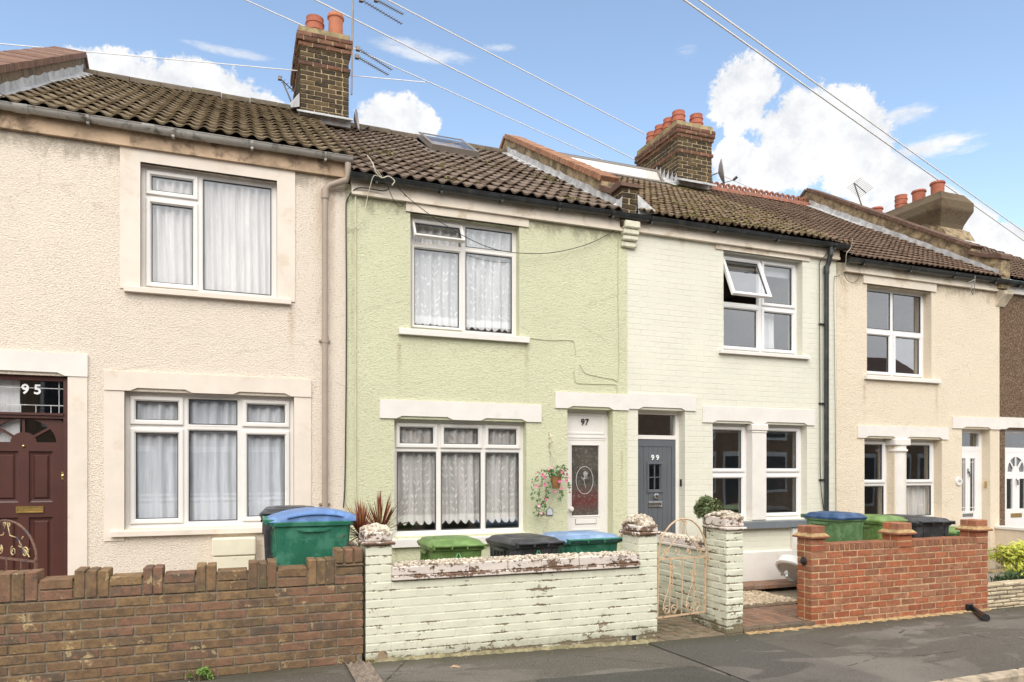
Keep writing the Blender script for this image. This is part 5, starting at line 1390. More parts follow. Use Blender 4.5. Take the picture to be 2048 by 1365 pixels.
cp = cpg.build('coping', M['cope_paint'], gw)
mb = MB(); pebble_top(mb, gx1, gx2 - .01, WF - .022, WF + .215, zc + .120, 950, (.011, .021), .016); mb.build('pebble_dressing', M['pebble'], cp)
pier_cap(gw, gx0, gx1, WF, WF + .33, .99, .115, .055, 130)
pier_cap(gw, gx2, gx3, WF, WF + .33, .99, .10, .10, 190)
mb = MB(); hx, hz = xat(765, WF), wz(1311, 765)
mb.lathe([(.036, 0), (.042, 0), (.042, .03), (.036, .03)], (hx, WF - .012, hz), 18, Matrix.Rotation(R(-90), 4, 'X')); mb.build('drain_pipe_end', mat_plain('clay_drain', (.35, .26, .17), .8, dirt=(.06, .05, .03), dirt_amt=.8, dscale=20), gw)
mb = MB(); mb.lathe([(.001, 0), (.037, 0), (.037, .01), (.001, .01)], (hx, WF - .006, hz), 18, Matrix.Rotation(R(-90), 4, 'X'))
q = xat(1268, WF); mb.box(q - .022, q + .022, WF - .003, WF + .01, wz(1290, 1268), wz(1271, 1268)); mb.build('weep_hole', M['black'], gw)
# sand haunching along the foot of the walls
def haunch(name, parent, x0, x1, mat, w=.05, h=.035):
    mb = MB(); n = int((x1 - x0) / .04); vs = []
    for i in range(n + 1):
        x = x0 + (x1 - x0) * i / n; g = gz(x); ww = w * (.4 + abs(sin(i * .7) + sin(i * 1.9) * .7 + random.uniform(-.3, .3)) * .7); hh = h * (.6 + .6 * random.random())
        vs += [(x, WF - .001, g + hh), (x, WF - ww * .5, g + hh * .45), (x, WF - ww, g - .004)]
    fs = [(3 * i + k, 3 * i + 3 + k, 3 * i + 4 + k, 3 * i + 1 + k) for i in range(n) for k in range(2)]
    mb.add(vs, fs); return mb.build(name, mat, parent)
haunch('mortar_haunching', gw, gx0, gx3, mat_plain('mossy_haunching', (.30, .26, .15), .95, var=.4, vscale=14, bump=.8, bscale=40, bdist=.01, dirt=(.09, .09, .04), dirt_amt=.8, dscale=7), .035, .03)

# ---- pier and divider wall between 97 and 99
px0, px1 = xat(1453, WF), xat(1487, WF)
dw = empty('brick_pier', (px0, WF, -.08), 'tall flaking pale green gate pier with pebble dressed cap, right of the peach gate', 'gate pier')
mb = MB()
k = 0
while zb0 + k * .075 < 1.0:
    z = zb0 + k * .075; hh = min(.066, 1.012 - z)
    if k % 2: brick(mb, px0, px1, WF, WF + .105, z, z + hh, .005, .006); brick(mb, px0, px1, WF + .113, WF + .35, z, z + hh, .005, .006)
    else: brick(mb, px0, px1, WF, WF + .218, z, z + hh, .005, .006); brick(mb, px0, px1, WF + .226, WF + .35, z, z + hh, .005, .006)
    k += 1
mb.build('brickwork', M['green_brick'], dw)
mb = MB(); mb.box(px0 + .005, px1 - .005, WF + .005, WF + .345, -.3, 1.005); mb.build('painted_mortar', M['green_brick'], dw)
pier_cap(dw, px0, px1, WF, WF + .35, 1.012, .13, .06, 150)
dv = empty('brick_wall', (px0 + .1, -1.0, -.05), 'side garden wall in pale green paint behind the peach gate, running back between two doors', 'garden wall')
mb = MB(); mb.cur = 0
for k in range(0, 13):
    z = zb0 + k * .075; y = WF + .36 - (.11 if k % 2 else 0)
    while y < -.05:
        a, b = max(y, WF + .355), min(y + .222, -.005)
        if b - a > .03: brick(mb, px0, px0 + .215, a, b, z, z + .066, .005, .006)
        y += .231
mb.build('brickwork', M['green_brick'], dv)
mb = MB(); mb.box(px0 + .006, px0 + .21, WF + .352, -.006, -.3, .745); mb.build('painted_mortar', M['green_brick'], dv)
mb = MB(); mb.box(px0 - .03, px0 + .24, WF + .352, -.004, .752, .785, .006); mb.box(px0 - .012, px0 + .225, WF + .352, -.004, .785, .85, .008); cpp = mb.build('coping', M['cope_paint'], dv)
mb = MB(); pebble_top(mb, px0 - .01, px0 + .22, WF + .36, -.02, .845, 560, (.012, .022), .016); mb.build('pebble_dressing', M['pebble'], cpp)
# ---- divider 95/97
dl = empty('brick_wall', (.95, -1.0, 0), 'rough pebble capped side wall running back between the cream house and the green house', 'garden wall')
mb = MB(); xq = xat(700, -1.85)
for k in range(0, 14):
    z = zb0 + k * .075; y = WF + .34 - (.11 if k % 2 else 0)
    while y < -.05:
        a, b = max(y, WF + .335), min(y + .222, -.005)
        if b - a > .03: brick(mb, xq - .10, xq + .10, a, b, z, z + .066, .005, .006)
        y += .231
mb.build('brickwork', M['green_brick'], dl)
mb = MB(); mb.box(xq - .09, xq + .09, WF + .335, -.006, -.3, .83); mb.build('painted_mortar', M['green_brick'], dl)
mb = MB(); mb.box(xq - .13, xq + .12, WF + .335, -.004, .825, .90, .01); cpp = mb.build('coping', M['cope_paint'], dl)
mb = MB(); pebble_top(mb, xq - .12, xq + .11, WF + .34, -.02, .90, 560, (.014, .026), .05); mb.build('pebble_dressing', M['pebble'], cpp)

# ---- red wall (99/101)
rw = empty('brick_wall', (7.3, WF, -.09), 'orange red brick garden wall with three capped piers in front of the buff house', 'garden wall')
p1 = (xat(1623, WF), xat(1651, WF)); p2 = (xat(1796, WF), xat(1825, WF)); p3 = (xat(1953, WF), xat(1976.5, WF))
mb = MB(); zr0 = -.09 - .075 * 2
for k in range(0, 13):
    z = zr0 + k * .075
    course_x(mb, p1[0] + (.0 if k % 2 else .0), p3[1], WF, WF + .1025, z, off=(.1125 if k % 2 else 0), j=.003, ch=.0035)
    y = WF + .1125 if not k % 2 else WF + .1125
    brick(mb, p1[0], p1[0] + .1, WF + .1125, WF + .22, z, z + .065, .003, .0035)
    brick(mb, p3[1] - .1, p3[1], WF + .1125, WF + .22, z, z + .065, .003, .0035)
ztw = zr0 + 13 * .075 - .075
ztw = zr0 + 12 * .075 + .0
mb2 = MB()
for (a, b) in ((p1[1], p2[0]), (p2[1], p3[0])):
    x = a
    while x < b - .03:
        e = min(x + .065, b); mb2.rv = .5
        brick(mb2, x + .001, e - .001, WF + .001, WF + .215, .735, .735 + .075, .003, .004); x += .0735
for p in (p1, p2, p3):
    for k in range(0, 2):
        brick(mb, p[0], p[1], WF, WF + .1, .735 + k * .075 , .735 + k * .075 + .065, .002, .0035); brick(mb, p[0], p[1], WF + .11, WF + .22, .735 + k * .075, .735 + k * .075 + .065, .002, .0035)
mb.build('brickwork', M['red_brick'], rw)
mb2.build('brick_coping', mat_brick('buff_red_coping', [(.32, .13, .07), (.38, .17, .09), (.28, .12, .08), (.36, .15, .08)], dirt=(.24, .14, .09), dirt_amt=.5), rw)
mb = MB(); mb.box(p1[0] + .006, p3[1] - .006, WF + .005, WF + .205, -.3, .73); mb.box(p1[1], p2[0], WF + .012, WF + .205, .73, .80); mb.box(p2[1], p3[0], WF + .012, WF + .205, .73, .80)
for p in (p1, p2, p3): mb.box(p[0] + .004, p[1] - .004, WF + .005, WF + .215, .72, .878)
mb.build('mortar', M['red_mortar'], rw)
for p in (p1, p2, p3):
    zc_ = .882
    mb = MB(); e = .036
    mb.box(p[0] - e, p[1] + e, WF - e, WF + .22 + e, zc_, zc_ + .022, .003)
    c = mb.build('pier_cap', M['red_brick'], rw)
    mb = MB(); mb.add([(p[0] - e + .004, WF - e + .004, zc_ + .022), (p[1] + e - .004, WF - e + .004, zc_ + .022), (p[1] + e - .004, WF + .216 + e, zc_ + .022), (p[0] - e + .004, WF + .216 + e, zc_ + .022),
                      (p[0] + .006, WF + .004, zc_ + .058), (p[1] - .006, WF + .004, zc_ + .058), (p[1] - .006, WF + .216, zc_ + .058), (p[0] + .006, WF + .216, zc_ + .058)],
                     [(0, 1, 5, 4), (1, 2, 6, 5), (2, 3, 7, 6), (3, 0, 4, 7), (4, 5, 6, 7)]); mb.build('mortar_weathering', M['sand_mortar'], c)
    mb = MB(); brick(mb, p[0] + .002, p[1] - .002, WF + .002, WF + .11, zc_ + .05, zc_ + .135, .002, .007); brick(mb, p[0] + .002, p[1] - .002, WF + .113, WF + .218, zc_ + .05, zc_ + .135, .002, .007); mb.build('cap_brick', M['red_brick'], c)
haunch('mortar_haunching', rw, p1[0] - .9, p3[1], M['sand_mortar'], .07, .02)
mb = MB(); q = (p1[0], WF + .09, wz(1125, 1600)); mb.lathe([(.045, 0), (.05, .01), (.03, .02), (.03, .03), (.012, .04)], (p1[0] - .0, WF + .11, wz(1126, 1606)), 8, Matrix.Rotation(R(-90), 4, 'Y')); mb.build('tethering_ring', M['black'], rw)
# return wall of the red garden
rw2 = empty('brick_wall', (p3[0], -1.4, 0), 'short orange red brick return wall behind the right hand pier, beside the green bin lid', 'garden wall')
mb = MB()
for k in range(0, 13):
    z = zr0 + k * .075; y = WF + .23 - (.11 if k % 2 else 0)
    while y < -.05:
        a, b = max(y, WF + .225), min(y + .215, -.01)
        if b - a > .03: brick(mb, p3[0] + .05, p3[0] + .15, a, b, z, z + .065, .003, .0035)
        y += .225
mb.build('brickwork', M['red_brick'], rw2)
mb = MB(); mb.box(p3[0] + .055, p3[0] + .145, WF + .225, -.01, -.3, .735); mb.build('mortar', M['red_mortar'], rw2)
# drain spout
sx = xat(1937, WF); sz = wz(1216, 1937)
ds = empty('drain_spout', (sx, WF, sz), 'black plastic drain spout sticking out of the foot of the red brick wall', 'drain pipe')
mb = MB(); mb.box(sx - .05, sx + .05, WF - .03, WF + .01, sz - .055, sz + .05, .006); mb.build('hopper', M['black'], ds)
mb = MB(); e = ray(1972, 1236, gz(8.5) + .045 - CAMZ); mb.tube([(sx, WF - .02, sz), (sx + .04, WF - .06, sz - .035), (e.x, e.y, e.z)], .042, 14); mb.build('spout', M['black'], ds, smooth=True)

# ---- beyond: cream stone planter wall, golden shrub, white coped divider
sw = empty('stone_wall', (9.6, WF, -.1), 'low cream split stone planter wall at the right edge, below the golden shrub', 'garden wall')
mb = MB(); 
for k in range(-2, 6):
    course_x(mb, p3[1] + .01, 14.5, WF + .02, WF + .17, -.085 + k * .05, H=.044, L=.30, gap=.006, off=(.14 if k % 2 else 0) + .03 * k, j=.006, ch=.01)
mb.build('stonework', mat_brick('cream_split_stone', [(.66, .54, .36), (.74, .62, .44), (.60, .48, .32), (.78, .68, .50)], dirt=(.3, .22, .14), dirt_amt=.3, bumpd=.012), sw)
mb = MB(); mb.box(p3[1] + .015, 14.5, WF + .03, WF + .16, -.2, .20); mb.build('mortar', M['brown_mortar'], sw)
cw = empty('rendered_wall', (B[4], -1.2, 0), 'cream side wall with thin white coping at the right edge, below the fanlight door', 'garden wall')
mb = MB(); mb.box(xat(1990), xat(1990) + .2, -2.0, -.002, -.3, .64, .006); mb.build('wall', mat_painted_brick('cream_painted_divider', (.72, .60, .46), (.2, .15, .1), -.3), cw)
mb = MB(); mb.box(xat(1990) - .03, xat(1990) + .23, -2.03, -.001, .64, .69, .008); mb.build('coping', M['white_paint'], cw)

# ================================================================== GATES
def spiral(cx, cz, r0, turns, a0, sgn=1, n=26):
    return [(cx + sgn * r0 * (1 - .72 * k / n) * cos(a0 + 2 * pi * turns * k / n), 0, cz + r0 * (1 - .72 * k / n) * sin(a0 + 2 * pi * turns * k / n)) for k in range(n + 1)]
def iron_gate(label, mat, mat2, W, H1, arch, cat='gate'):
    g = empty('iron_gate', (0, 0, 0), label, cat)
    mb = MB(); b = .009
    mb.box(0, .018, -b, b, .0, H1 + .02); mb.box(W - .018, W, -b, b, .0, H1 + .02)
    mb.box(.018, W - .018, -.004, .004, 0, .018); mb.box(.018, W - .018, -.004, .004, H1 - .018, H1)
    mb.tube([(W / 2 - W / 2 * cos(pi * k / 24), 0, H1 + arch * sin(pi * k / 24)) for k in range(25)], .009, 6)
    mb.box(-.03, 0, -.006, .006, .06, .09); mb.box(W, W + .035, -.006, .006, H1 - .05, H1 - .02); mb.box(-.03, 0, -.006, .006, H1 - .1, H1 - .07)
    mb.build('frame', mat, g)
    mb = MB()
    for k in range(1, 4):
        x = W * k / 4; mb.box(x - .006, x + .006, -.004, .004, .018, H1 - .018)
    mb.build('bars', mat, g)
    mb = MB(); t = .0045
    # scroll pairs at the foot
    for c in (W * .27, W * .73):
        for sg in (-1, 1):
            mb.tube([(c + sg * .012, 0, .42 if c > W / 2 else .50), (c + sg * .03, 0, .30), (c + sg * .10, 0, .16), (c + sg * .115, 0, .09), (c + sg * .07, 0, .03)], t, 5)
            mb.tube(spiral(c + sg * .055, .075, .052, 1.35, 0, sg), t, 5)
            mb.tube(spiral(c + sg * .028, (.44 if c > W / 2 else .52), .026, 1.2, pi, sg), t, 5)
    # arch scrolls
    zt_ = H1
    for sg in (-1, 1):
        mb.tube([(W / 2 + sg * .01, 0, H1 + arch * .95), (W / 2 + sg * .05, 0, H1 + arch * .6), (W / 2 + sg * .16, 0, H1 + .16), (W / 2 + sg * .28, 0, H1 + .04), (W / 2 + sg * .34, 0, H1 + .09)], t, 5)
        mb.tube([(W / 2 - sg * .24, 0, H1 + arch * .60), (W / 2 - sg * .18, 0, H1 + arch * .34), (W / 2 - sg * .28, 0, H1 + .07), (W / 2 - sg * .33, 0, H1 + .02)], t, 5)
        mb.tube(spiral(W / 2 + sg * .27, H1 + .055, .045, 1.3, 0, sg), t, 5)
        mb.tube(spiral(W / 2 + sg * .035, H1 + arch * .90, .025, 1.2, 1.5, sg), t, 5)
        mb.tube(spiral(W / 2 + sg * .10, H1 + .055, .04, 1.3, 2, sg), t, 5)
    mb.build('scrollwork', mat2, g)
    return g
M['peach'] = mat_plain('peach_painted_iron', (.68, .47, .30), .5, var=.12, vscale=20, dirt=(.22, .10, .05), dirt_amt=.7, dscale=16, dlo=.52)
M['rust'] = mat_plain('rusty_iron', (.16, .085, .055), .8, var=.3, vscale=30, dirt=(.05, .06, .09), dirt_amt=.7, dscale=14, dlo=.5)
M['giltflake'] = mat_plain('flaking_gilt_iron', (.60, .46, .22), .6, var=.2, vscale=20, dirt=(.04, .06, .10), dirt_amt=1, dscale=9, dlo=.46)
g1 = iron_gate('peach painted iron gate with arched top between the pale green piers', M['peach'], M['peach'], .79, .61, .40)
g1.location = (gx3 + .025, WF + .06, .135); g1.rotation_euler = (0, R(2.4), math.atan2(.24, .79))
g2 = iron_gate('rusty iron gate with flaking gilt scrolls in front of the oxblood door', M['rust'], M['giltflake'], .86, .82, .29)
g2.location = (xat(73, -1.97), -1.97, .13); g2.rotation_euler = (0, 0, math.atan2(.66, -.55))

# ================================================================== BINS
def rrect(w, d, r, z, seg=4):
    pts = []
    for (sx_, sy_, a0) in ((1, 1, 0), (-1, 1, pi / 2), (-1, -1, pi), (1, -1, 3 * pi / 2)):
        for k in range(seg + 1):
            a = a0 + pi / 2 * k / seg
            pts.append((sx_ * (w / 2 - r) + r * cos(a), sy_ * (d / 2 - r) + r * sin(a), z))
    return pts
def loft(mb, secs, cap0=True, cap1=True):
    n = len(secs[0]); vs = [p for s_ in secs for p in s_]
    fs = [(i * n + k, i * n + (k + 1) % n, (i + 1) * n + (k + 1) % n, (i + 1) * n + k) for i in range(len(secs) - 1) for k in range(n)]
    if cap0: fs.append(tuple(range(n))[::-1])
    if cap1: fs.append(tuple((len(secs) - 1) * n + k for k in range(n)))
    mb.add(vs, fs)
def plastic(name, col): return mat_plain(name, col, .42, var=.10, vscale=4, dirt=tuple(min(1, c * 1.6 + .05) for c in col), dirt_amt=.55, dscale=7, dlo=.47, bump=.15, bscale=90, bdist=.002)
PB = {'green': plastic('lime_green_plastic', (.12, .21, .055)), 'dgreen': plastic('bottle_green_plastic', (.02, .14, .085)), 'mgreen': plastic('mid_green_plastic', (.085, .17, .07)),
      'black': plastic('charcoal_plastic', (.035, .036, .042)), 'blue': plastic('blue_lid_plastic', (.09, .19, .42)), 'dblue': plastic('deep_blue_lid_plastic', (.018, .06, .15)), 'lblue': plastic('faded_blue_lid_plastic', (.19, .29, .47))}
def bin_(label, body, lid, loc, rz, W=.56, Dp=.70, Ht=1.0, emblem=None, tilt=0, curved=False):
    b = empty('wheelie_bin', (0, 0, 0), label, 'wheelie bin')
    mb = MB(); loft(mb, [rrect(W * .76, Dp * .74, .04, .05), rrect(W * .86, Dp * .85, .045, Ht * .55), rrect(W * .92, Dp * .92, .05, Ht - .08), rrect(W * .93, Dp * .93, .05, Ht - .056)], True, False)
    # comb of ribs under the rim
    for k in range(7):
        for sg in (-1, 1):
            yy = -Dp * .36 + k * Dp * .12; mb.box(sg * W * .452 - .006, sg * W * .452 + .012 * (sg > 0) + .0, yy, yy + .008, Ht - .20, Ht - .09)
    for sg in (-1, 1): mb.box(sg * W * .30 - .006, sg * W * .30 + .006, Dp * .44, Dp * .475, Ht - .32, Ht - .07)
    mb.build('body', body, b, smooth=True)
    mb = MB(); loft(mb, [rrect(W * .93, Dp * .93, .05, Ht - .058), rrect(W * 1.0, Dp * .99, .055, Ht - .050), rrect(W * 1.02, Dp * 1.0, .06, Ht - .02), rrect(W * .99, Dp * .98, .06, Ht - .012)], True, True)
    # sagging lip on the long side
    mb.prism([(-.15, Ht - .07), (-.09, Ht - .10), (.09, Ht - .10), (.15, Ht - .07)], 0, W / 2 - .0, W / 2 + .007); mb.prism([(-.15, Ht - .07), (-.09, Ht - .10), (.09, Ht - .10), (.15, Ht - .07)], 0, -W / 2 - .007, -W / 2)
    mb.build('rim', body, b, smooth=True)
    mb = MB()
    h0 = Ht - .01
    if curved:
        n = 14; secs = []
        for k in range(n + 1):
            y = -Dp * .52 + Dp * 1.06 * k / n; zz = h0 + .012 + .085 * sin(pi * min(1, .10 + .9 * k / n)) ** .8
            secs.append([(-W / 2 * .98, y, h0 - .006), (-W / 2 * .97, y, zz - .03), (-W / 2 * .88, y, zz), (W / 2 * .88, y, zz), (W / 2 * .97, y, zz - .03), (W / 2 * .98, y, h0 - .006)])
        loft(mb, secs)
        for k in range(2, n - 3):
            y = -Dp * .52 + Dp * 1.06 * k / n; y2 = y + Dp * 1.06 / n
            za, zb = [h0 + .012 + .085 * sin(pi * min(1, .10 + .9 * q / n)) ** .8 - .026 for q in (k, k + 1)]
            for sg in (1, -1): mb.add([(sg * W * .484, y, za), (sg * W * .484, y2, zb), (sg * W * .52, y2, zb - .006), (sg * W * .52, y, za - .006), (sg * W * .52, y2, zb - .014), (sg * W * .52, y, za - .014)], [(0, 1, 2, 3), (3, 2, 4, 5)])
    else:
        loft(mb, [rrect(W * 1.03, Dp * 1.03, .06, h0 - .02), rrect(W * 1.05, Dp * 1.05, .065, h0), rrect(W * 1.03, Dp * 1.03, .065, h0 + .012), rrect(W * .97, Dp * .97, .08, h0 + .022), rrect(W * .90, Dp * .91, .09, h0 + .046), rrect(W * .82, Dp * .84, .09, h0 + .052)])
        loft(mb, [rrect(W * .60, Dp * .66, .07, h0 + .050), rrect(W * .56, Dp * .62, .07, h0 + .061)])
    if tilt:
        T = Matrix.Translation((0, Dp * .5, h0)) @ Matrix.Rotation(-R(tilt), 4, 'X') @ Matrix.Translation((0, -Dp * .5, -h0)); mb.v = [tuple(T @ Vector(v)) for v in mb.v]
    mb.build('lid', lid, b, smooth=True)
    mb = MB(); yh = Dp * .56
    mb.tube([(-W * .46, yh, Ht + .0), (W * .46, yh, Ht + .0)], .014, 10)
    for x in (-W * .46, -W * .14, W * .14, W * .46): mb.box(x - .009, x + .009, Dp * .46, yh + .012, Ht - .035, Ht + .012, .003)
    mb.build('handle', body, b, smooth=True)
    for sg in (-1, 1):
        mb = MB(); mb.lathe([(.02, -.02), (.085, -.022), (.1, -.015), (.1, .015), (.085, .022), (.02, .02)], (sg * W * .40, Dp * .36, .10), 20, Matrix.Rotation(R(90), 4, 'Y')); mb.build('wheel', PB['black'], b, smooth=True)
    if emblem is not None:
        mb = MB(); yy = Dp * .462 + .012; s_ = .10; z0 = Ht - .265
        tri = [(-s_, z0), (s_, z0), (0, z0 + .20)]
        for i in range(3):
            a, c = Vector((tri[i][0], 0, tri[i][1])), Vector((tri[(i + 1) % 3][0], 0, tri[(i + 1) % 3][1])); dd = (c - a).normalized(); nn = Vector((dd.z, 0, -dd.x)) * .0045
            a2, c2 = a + dd * .012, c - dd * .012
            def yo(v): return yy + (v.z - z0) * .03
            vs = [a2 + nn, c2 + nn, c2 - nn, a2 - nn]
            mb.add([(v.x, yo(v), v.z) for v in vs] + [(v.x, yo(v) - .012, v.z) for v in vs], [(0, 1, 2, 3), (0, 4, 5, 1), (2, 6, 7, 3), (1, 5, 6, 2), (3, 7, 4, 0)])
        mb.box(-.035, .035, yy - .01, yy + .002, z0 + .025, z0 + .075)
        mb.build('recycling_emblem', emblem, b)
    b.location = loc; b.rotation_euler = (0, 0, rz)
    return b
EM = mat_plain('emblem_green_print', (.25, .62, .32), .5)
EMD = mat_plain('emblem_dark_print', (.12, .42, .2), .5)
gp = 'wheelie bins in the front gardens'
def place(pxl, pxr, ytop, Y, H=1.06):
    return ((xat(pxl, Y) + xat(pxr, Y)) / 2, zat((pxl + pxr) / 2, ytop, Y) - H)
# 95
x, z = place(548, 694, 1024, -1.72); bin_('bottle green bin with curved blue lid beside the brown wall', PB['dgreen'], PB['blue'], (x, -1.66, z), R(90), W=.56, Dp=.70, curved=True)['group'] = gp
x, z = place(540, 622, 1012, -1.05); bin_('charcoal bin half hidden behind the blue lidded bin, under the cream house window', PB['black'], PB['black'], (x, -.95, z), R(175), W=.52, Dp=.62)['group'] = gp
# 97
x, z = place(852, 948, 1073, -1.42); bin_('lime green bin behind the pebble topped coping, leftmost of its three', PB['green'], PB['green'], (x, -1.42, z), R(178), W=.54, Dp=.66, emblem=EM)['group'] = gp
x, z = place(992, 1100, 1069, -1.38); bin_('charcoal bin between the lime green bin and the faded blue lid', PB['black'], PB['black'], (x, -1.38, z), R(186), W=.57, Dp=.68, emblem=EMD)['group'] = gp
x, z = place(1098, 1208, 1063, -1.10); bin_('dark green bin with faded blue lid in front of the glazed white door', PB['dgreen'], PB['lblue'], (x + .02, -1.12, z), R(183), W=.72, Dp=.66)['group'] = gp
# 101
x, z = place(1632, 1735, 1024, -1.45); bin_('mid green bin with deep blue lid behind the red wall, leftmost of its group', PB['mgreen'], PB['dblue'], (x + .03, -1.30, z), R(3), W=.50, Dp=.58)['group'] = gp
x, z = place(1724, 1790, 1030, -1.35); bin_('narrow lime green bin standing right of the deep blue lid', PB['green'], PB['green'], (x + .06, -1.25, z), R(0), W=.48, Dp=.60)['group'] = gp
x, z = place(1795, 1878, 1032, -1.35); bin_('charcoal bin with domed lid behind the middle red brick pier', PB['black'], PB['black'], (x + .0, -1.35, z), R(170), W=.54, Dp=.60)['group'] = gp
x, z = place(1778, 1850, 1030, -.75); bin_('charcoal bin at the back, close under the buff house window', PB['black'], PB['black'], (x + .0, -.62, z), R(180), W=.50, Dp=.60)['group'] = gp
x, z = place(1884, 1925, 1053, -1.0); bin_('short green bin with only its lid showing, left of the right hand pier', PB['mgreen'], PB['green'], (x, -.95, z), R(180), W=.50, Dp=.60)['group'] = gp

# ================================================================== SMALL THINGS
# white basin with chrome waste
wb = empty('basin', (xat(1600, -.45), -.45, 0), 'upturned white ceramic basin with chrome fitting leaning by the red brick pier', 'basin')
bc = Vector((xat(1602, -.5), -.5, zat(1602, 1150, -.5)))
mb = MB(); T = Matrix.Rotation(R(32), 4, 'Y') @ Matrix.Rotation(R(-20), 4, 'X') @ Matrix.Diagonal((1.75, .9, .75, 1))
mb.lathe([(.001, .24), (.10, .235), (.18, .20), (.235, .12), (.25, .02), (.255, -.03), (.235, -.05), (.22, .0), (.001, .05)], tuple(bc), 28, T)
mb.build('bowl', mat_plain('white_ceramic', (.82, .80, .78), .12, var=.02), wb, smooth=True)
fb = Vector(ray(1571, 1152, zat(1571, 1154, -.62) - CAMZ)); fx_, fz_ = at(1574, 1150, -.66)
mb = MB(); mb.tube([(fx_ + .03, -.62, fz_ + .03), (fx_, -.66, fz_)], .028, 12); mb.tube([(fx_, -.66, fz_), (fx_ - .02, -.68, fz_ - .03)], .020, 12); mb.build('waste_fitting', M['chrome'], wb, smooth=True)

# hanging basket
def leafcard(mb, p, s, nrm=None, asp=1.0, bend=.2):
    a = Vector((random.gauss(0, 1), random.gauss(0, 1), random.gauss(0, 1))).normalized()
    n = (Vector(nrm) + a * .7).normalized() if nrm is not None else a
    u = n.orthogonal().normalized(); an = random.uniform(0, 6.28); v = n.cross(u)
    u, v = u * cos(an) + v * sin(an), v * cos(an) - u * sin(an)
    p = Vector(p); L = s * asp
    mb.add([p - v * L, p + u * s * .45 - v * L * .2 + n * s * bend * .5, p + v * L, p - u * s * .45 - v * L * .2 + n * s * bend * .5], [(0, 1, 2), (0, 2, 3)])
by = -.17; bcx, bcz = at(1112, 965, by)
hb = empty('hanging_basket', (bcx, by, bcz), 'brown hanging basket trailing green leaves and pink flowers beside the glazed door', 'hanging basket')
mb = MB(); mb.lathe([(.045, -.08), (.062, .0), (.072, .075), (.066, .075), (.055, 0)], (bcx, by, bcz), 16); mb.build('basket', mat_plain('coir_basket', (.26, .13, .05), .9, var=.35, vscale=40, bump=.9, bscale=90, bdist=.01), hb)
mb = MB(); hx_, hz_ = at(1101, 902, -.19)
for a in (0, 2.1, 4.2): mb.tube([(bcx + .06 * cos(a), by + .06 * sin(a), bcz + .07), (hx_, by, hz_ + .0)], .0015, 4)
mb.build('hanger_wires', M['metal'], hb)
LG = mat_leaf('trailing_leaf', (.05, .13, .03), (.13, .26, .09), (.25, .07, .06)); 
mb = MB()
trails = [[(1112, 938), (1085, 942), (1070, 965), (1063, 1000)], [(1100, 940), (1085, 965), (1078, 1000), (1072, 1025)], [(1108, 950), (1095, 985), (1088, 1020), (1086, 1035)], [(1120, 940), (1135, 955), (1138, 985)], [(1115, 975), (1125, 990), (1118, 1000)], [(1100, 980), (1092, 1000), (1080, 1015), (1078, 1035)], [(1110, 935), (1125, 935), (1132, 945)]]
stems = MB(); fl_pos = []
for tr in trails:
    pts = [(*at(a, b, by - .03),) for a, b in tr]
    P = [Vector((x, by - .03 + random.uniform(-.04, .05), z)) for x, z in pts]
    stems.tube(P, .002, 4)
    for i in range(len(P) - 1):
        for k in range(13):
            q = P[i].lerp(P[i + 1], random.random()) + Vector((random.gauss(0, .016), random.gauss(0, .02), random.gauss(0, .014))); mb.rv = random.random()
            leafcard(mb, q, random.uniform(.014, .030), (0, -1, .3))
for k in range(110):
    a = random.uniform(0, 6.28); q = Vector((bcx + cos(a) * random.uniform(.02, .10), by + sin(a) * .08, bcz + .07 + random.uniform(-.01, .08))); mb.rv = random.random(); leafcard(mb, q, random.uniform(.016, .032), (0, -1, .5))
mb.build('foliage', LG, hb); stems.build('stems', mat_plain('stem_green', (.10, .13, .04), .7), hb)
FP = [mat_plain('pink_petal', (.72, .14, .30), .6, var=.25, vscale=30), mat_plain('pale_pink_petal', (.85, .42, .52), .6, var=.2, vscale=30)]
for (a, b, pale) in ((1084, 950, 0), (1088, 955, 0), (1098, 938, 1), (1089, 970, 0), (1124, 944, 0), (1134, 950, 0), (1118, 963, 0), (1122, 977, 0), (1111, 983, 0), (1131, 962, 0), (1078, 1012, 1), (1082, 1026, 1), (1093, 998, 0), (1074, 945, 0), (1103, 935, 1), (1137, 957, 1), (1072, 972, 0)):
    mb = MB(); x, z = at(a, b, by - .08); c0 = Vector((x, by - .08 + random.uniform(-.02, .02), z)); s_ = random.uniform(.011, .017)
    for k in range(7):
        an = 2 * pi * k / 7; e = Vector((cos(an), -.35, sin(an))); mb.add([c0, c0 + e * s_ + Vector((-sin(an), 0, cos(an))) * s_ * .5, c0 + e * s_ * 1.35, c0 + e * s_ - Vector((-sin(an), 0, cos(an))) * s_ * .5], [(0, 1, 2, 3)])
    mb.build('flower', FP[pale], hb)
wx_, wz_ = at(1097, 878)
br = empty('wall_bracket', (wx_, 0, wz_), 'small rusty white wall bracket holding the hanging basket', 'bracket')
mb = MB(); mb.box(wx_ - .006, wx_ + .006, -.02, -.011, wz_ - .11, wz_ + .09); mb.tube([(wx_, -.02, wz_ - .07), (wx_ + .01, -.12, wz_ - .04), (wx_ + .03, -.20, wz_ - .075)], .006, 6); mb.tube([(wx_, -.02, wz_ + .08), (wx_ + .01, -.10, wz_ + .0), (wx_ + .02, -.14, wz_ - .05)], .006, 6); mb.tube(spiral(0, 0, .02, 1.2, 0) and [(wx_ + .02, -.14 + .0, wz_ - .05), (wx_ + .02, -.16, wz_ - .03), (wx_ + .025, -.18, wz_ - .05)], .005, 6)
mb.build('arm', mat_plain('rusty_white_iron', (.68, .64, .52), .6, dirt=(.25, .11, .04), dirt_amt=.9, dscale=30, dlo=.48), br)
x, z = at(1098, 1023)
